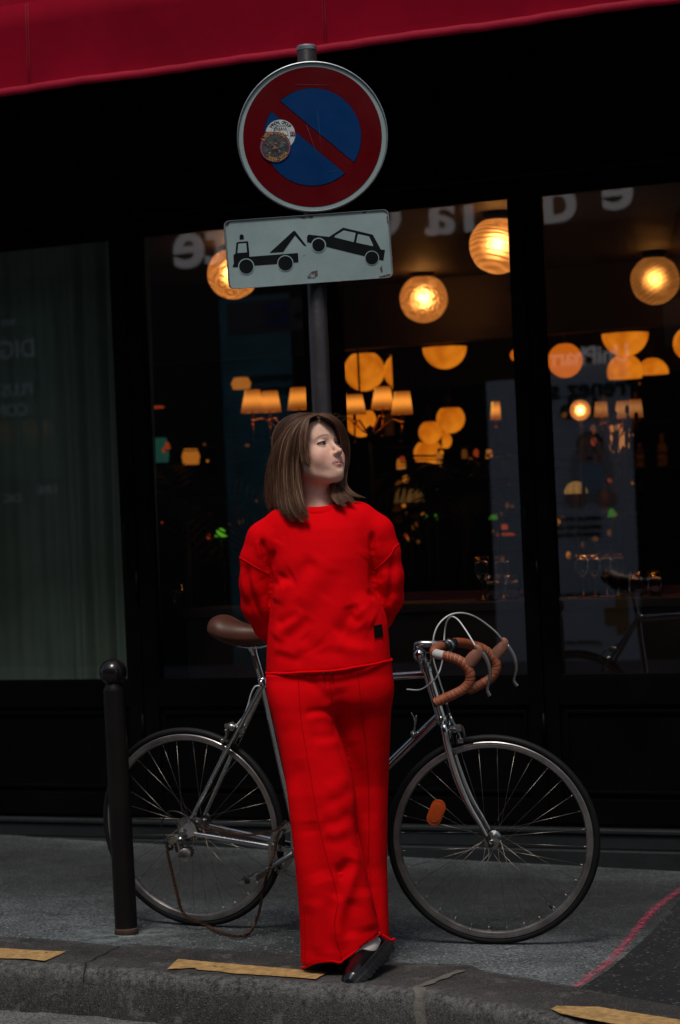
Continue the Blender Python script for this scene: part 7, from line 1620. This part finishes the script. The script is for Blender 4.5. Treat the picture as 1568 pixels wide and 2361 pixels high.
# ---------------- shoes
m_pat = mat('black_patent_leather', (.004, .004, .005), .26, coat=.25, spec=.4, bump=(40, .15, 3, .003)); m_sole = mat('black_rubber_sole', (.008, .008, .009), .5, bump=(120, .3)); m_sock = mat('white_sock', (.62, .54, .50), .8, bump=(300, .4, 2, .001), sheen=.3)
def shoe(heel, toe, up, sock_top=None):
    heel = Vector(heel); toe = Vector(toe); t = (toe-heel).normalized(); L_ = (toe-heel).length; u = (Vector(up)-t*Vector(up).dot(t)).normalized(); s_ = t.cross(u)
    M = np.array([list(t), list(s_), list(u)]); hn = np.array(heel)
    def toW(v): return v @ M + hn
    pw = ([-.012, .0, .02, .06, .11, .16, .20, .235, .255, .262], [.0, .022, .031, .031, .035, .043, .044, .036, .020, .0])
    def w_of(x): return np.interp(x, *pw)
    def up_f(X, Y, Z):
        hw = np.maximum(w_of(X)-.002, .002); top = np.interp(X, [-.01, 0, .05, .085, .11, .15, .20, .24, .262], [.075, .088, .088, .080, .076, .068, .056, .046, .030])
        zc = .02; k = ((np.abs(Y)/hw)**2.4+(np.clip(Z-zc, 0, 1)/np.maximum(top-zc, .005))**2.4)**(1/2.4); d = (k-1)*.028; d = np.maximum(d, .022-Z); d = np.maximum(d, np.maximum(-.010-X, X-.260))
        d = smax(d, -ell(X, Y, Z, (.035, 0, .095), (.048, .030, .050)), .004)
        return d
    v_, q_ = surfnet(up_f, (-.03, -.06, 0), (.28, .06, .11), .0026); v_ = smooth_mesh(v_, q_, 2); 
    sh = thing('shoe', None, None, heel-wloc(per)); sh.parent = per
    link_mesh('upper', toW(v_), q_, m_pat, sh)
    xs_ = np.concatenate([np.linspace(-.012, .262, 44)]); ring_ = [(x, w_of(x)+.004) for x in xs_]+[(x, -(w_of(x)+.004)) for x in xs_[::-1]]
    n = len(ring_); V = []
    lv = [(-.012, .97), (.0, 1.0), (.010, 1.01), (.012, .985), (.020, .985), (.022, 1.0), (.026, 1.0), (.028, .93)]
    for j, (z_, sc2) in enumerate(lv):
        for i, (x, y_) in enumerate(ring_):
            lug = (1 if (i//2) % 2 == 0 else .985) if j < 3 else 1.0
            zz = z_+ (0.0 if j else (.0045 if (i//2) % 2 else 0)); hl = 0
            V.append(toW(np.array((.125+(x-.125)*sc2*(1 if j > 2 else .995), y_*sc2*lug, zz+hl))))
    Fs = [(j*n+i, j*n+(i+1) % n, (j+1)*n+(i+1) % n, (j+1)*n+i) for j in range(len(lv)-1) for i in range(n)]+[tuple(range(n))[::-1], tuple((len(lv)-1)*n+i for i in range(n))]
    link_mesh('sole', V, Fs, m_sole, sh, smooth=False)
    mb = MB(); mb.tube(cr_path([Vector(toW(np.array(p))) for p in ((.075, -.036, .045), (.080, -.026, .078), (.084, 0, .092), (.080, .026, .078), (.075, .036, .045))], 5), .0045, 8, flat=2.2)
    if sock_top is not None:
        st_ = Vector(sock_top); b_ = Vector(toW(np.array((.040, 0, .045)))); mid = P(842, 2186, 7.20); f_ = Vector(toW(np.array((.13, 0, .055))))
        def sf(X, Y, Z): return chain(X, Y, Z, [tuple(st_), tuple(st_.lerp(mid, .6)), tuple(mid), tuple(b_)], [.024, .028, .031, .030], .012)
        def sf2(X, Y, Z): return smin(sf(X, Y, Z), cap(X, Y, Z, tuple(mid), tuple(f_), .030, .024), .015)
        lo_ = [min(st_[i], b_[i], f_[i])-.05 for i in range(3)]; hi_ = [max(st_[i], b_[i], f_[i])+.05 for i in range(3)]
        v_, q_ = surfnet(sf2, lo_, hi_, .004); v_ = smooth_mesh(v_, q_, 2); link_mesh('sock', v_, q_, m_sock, per)
    return sh
# planted foot under the crossing leg, toe to the camera and left
g1 = G(762, 2231); hz_ = float(zg(g1.x))
shoe((g1.x+.035, g1.y+.20, hz_+.012), (g1.x+.005, g1.y-.05, hz_+.012), (0, 0, 1), None)
tip = P(843, 2249, 7.13); heel_ = P(896, 2190, 7.27)
shoe(heel_, tip+(tip-heel_).normalized()*.0, (-.78, -.35, .50), P(850, 2176, 7.225))
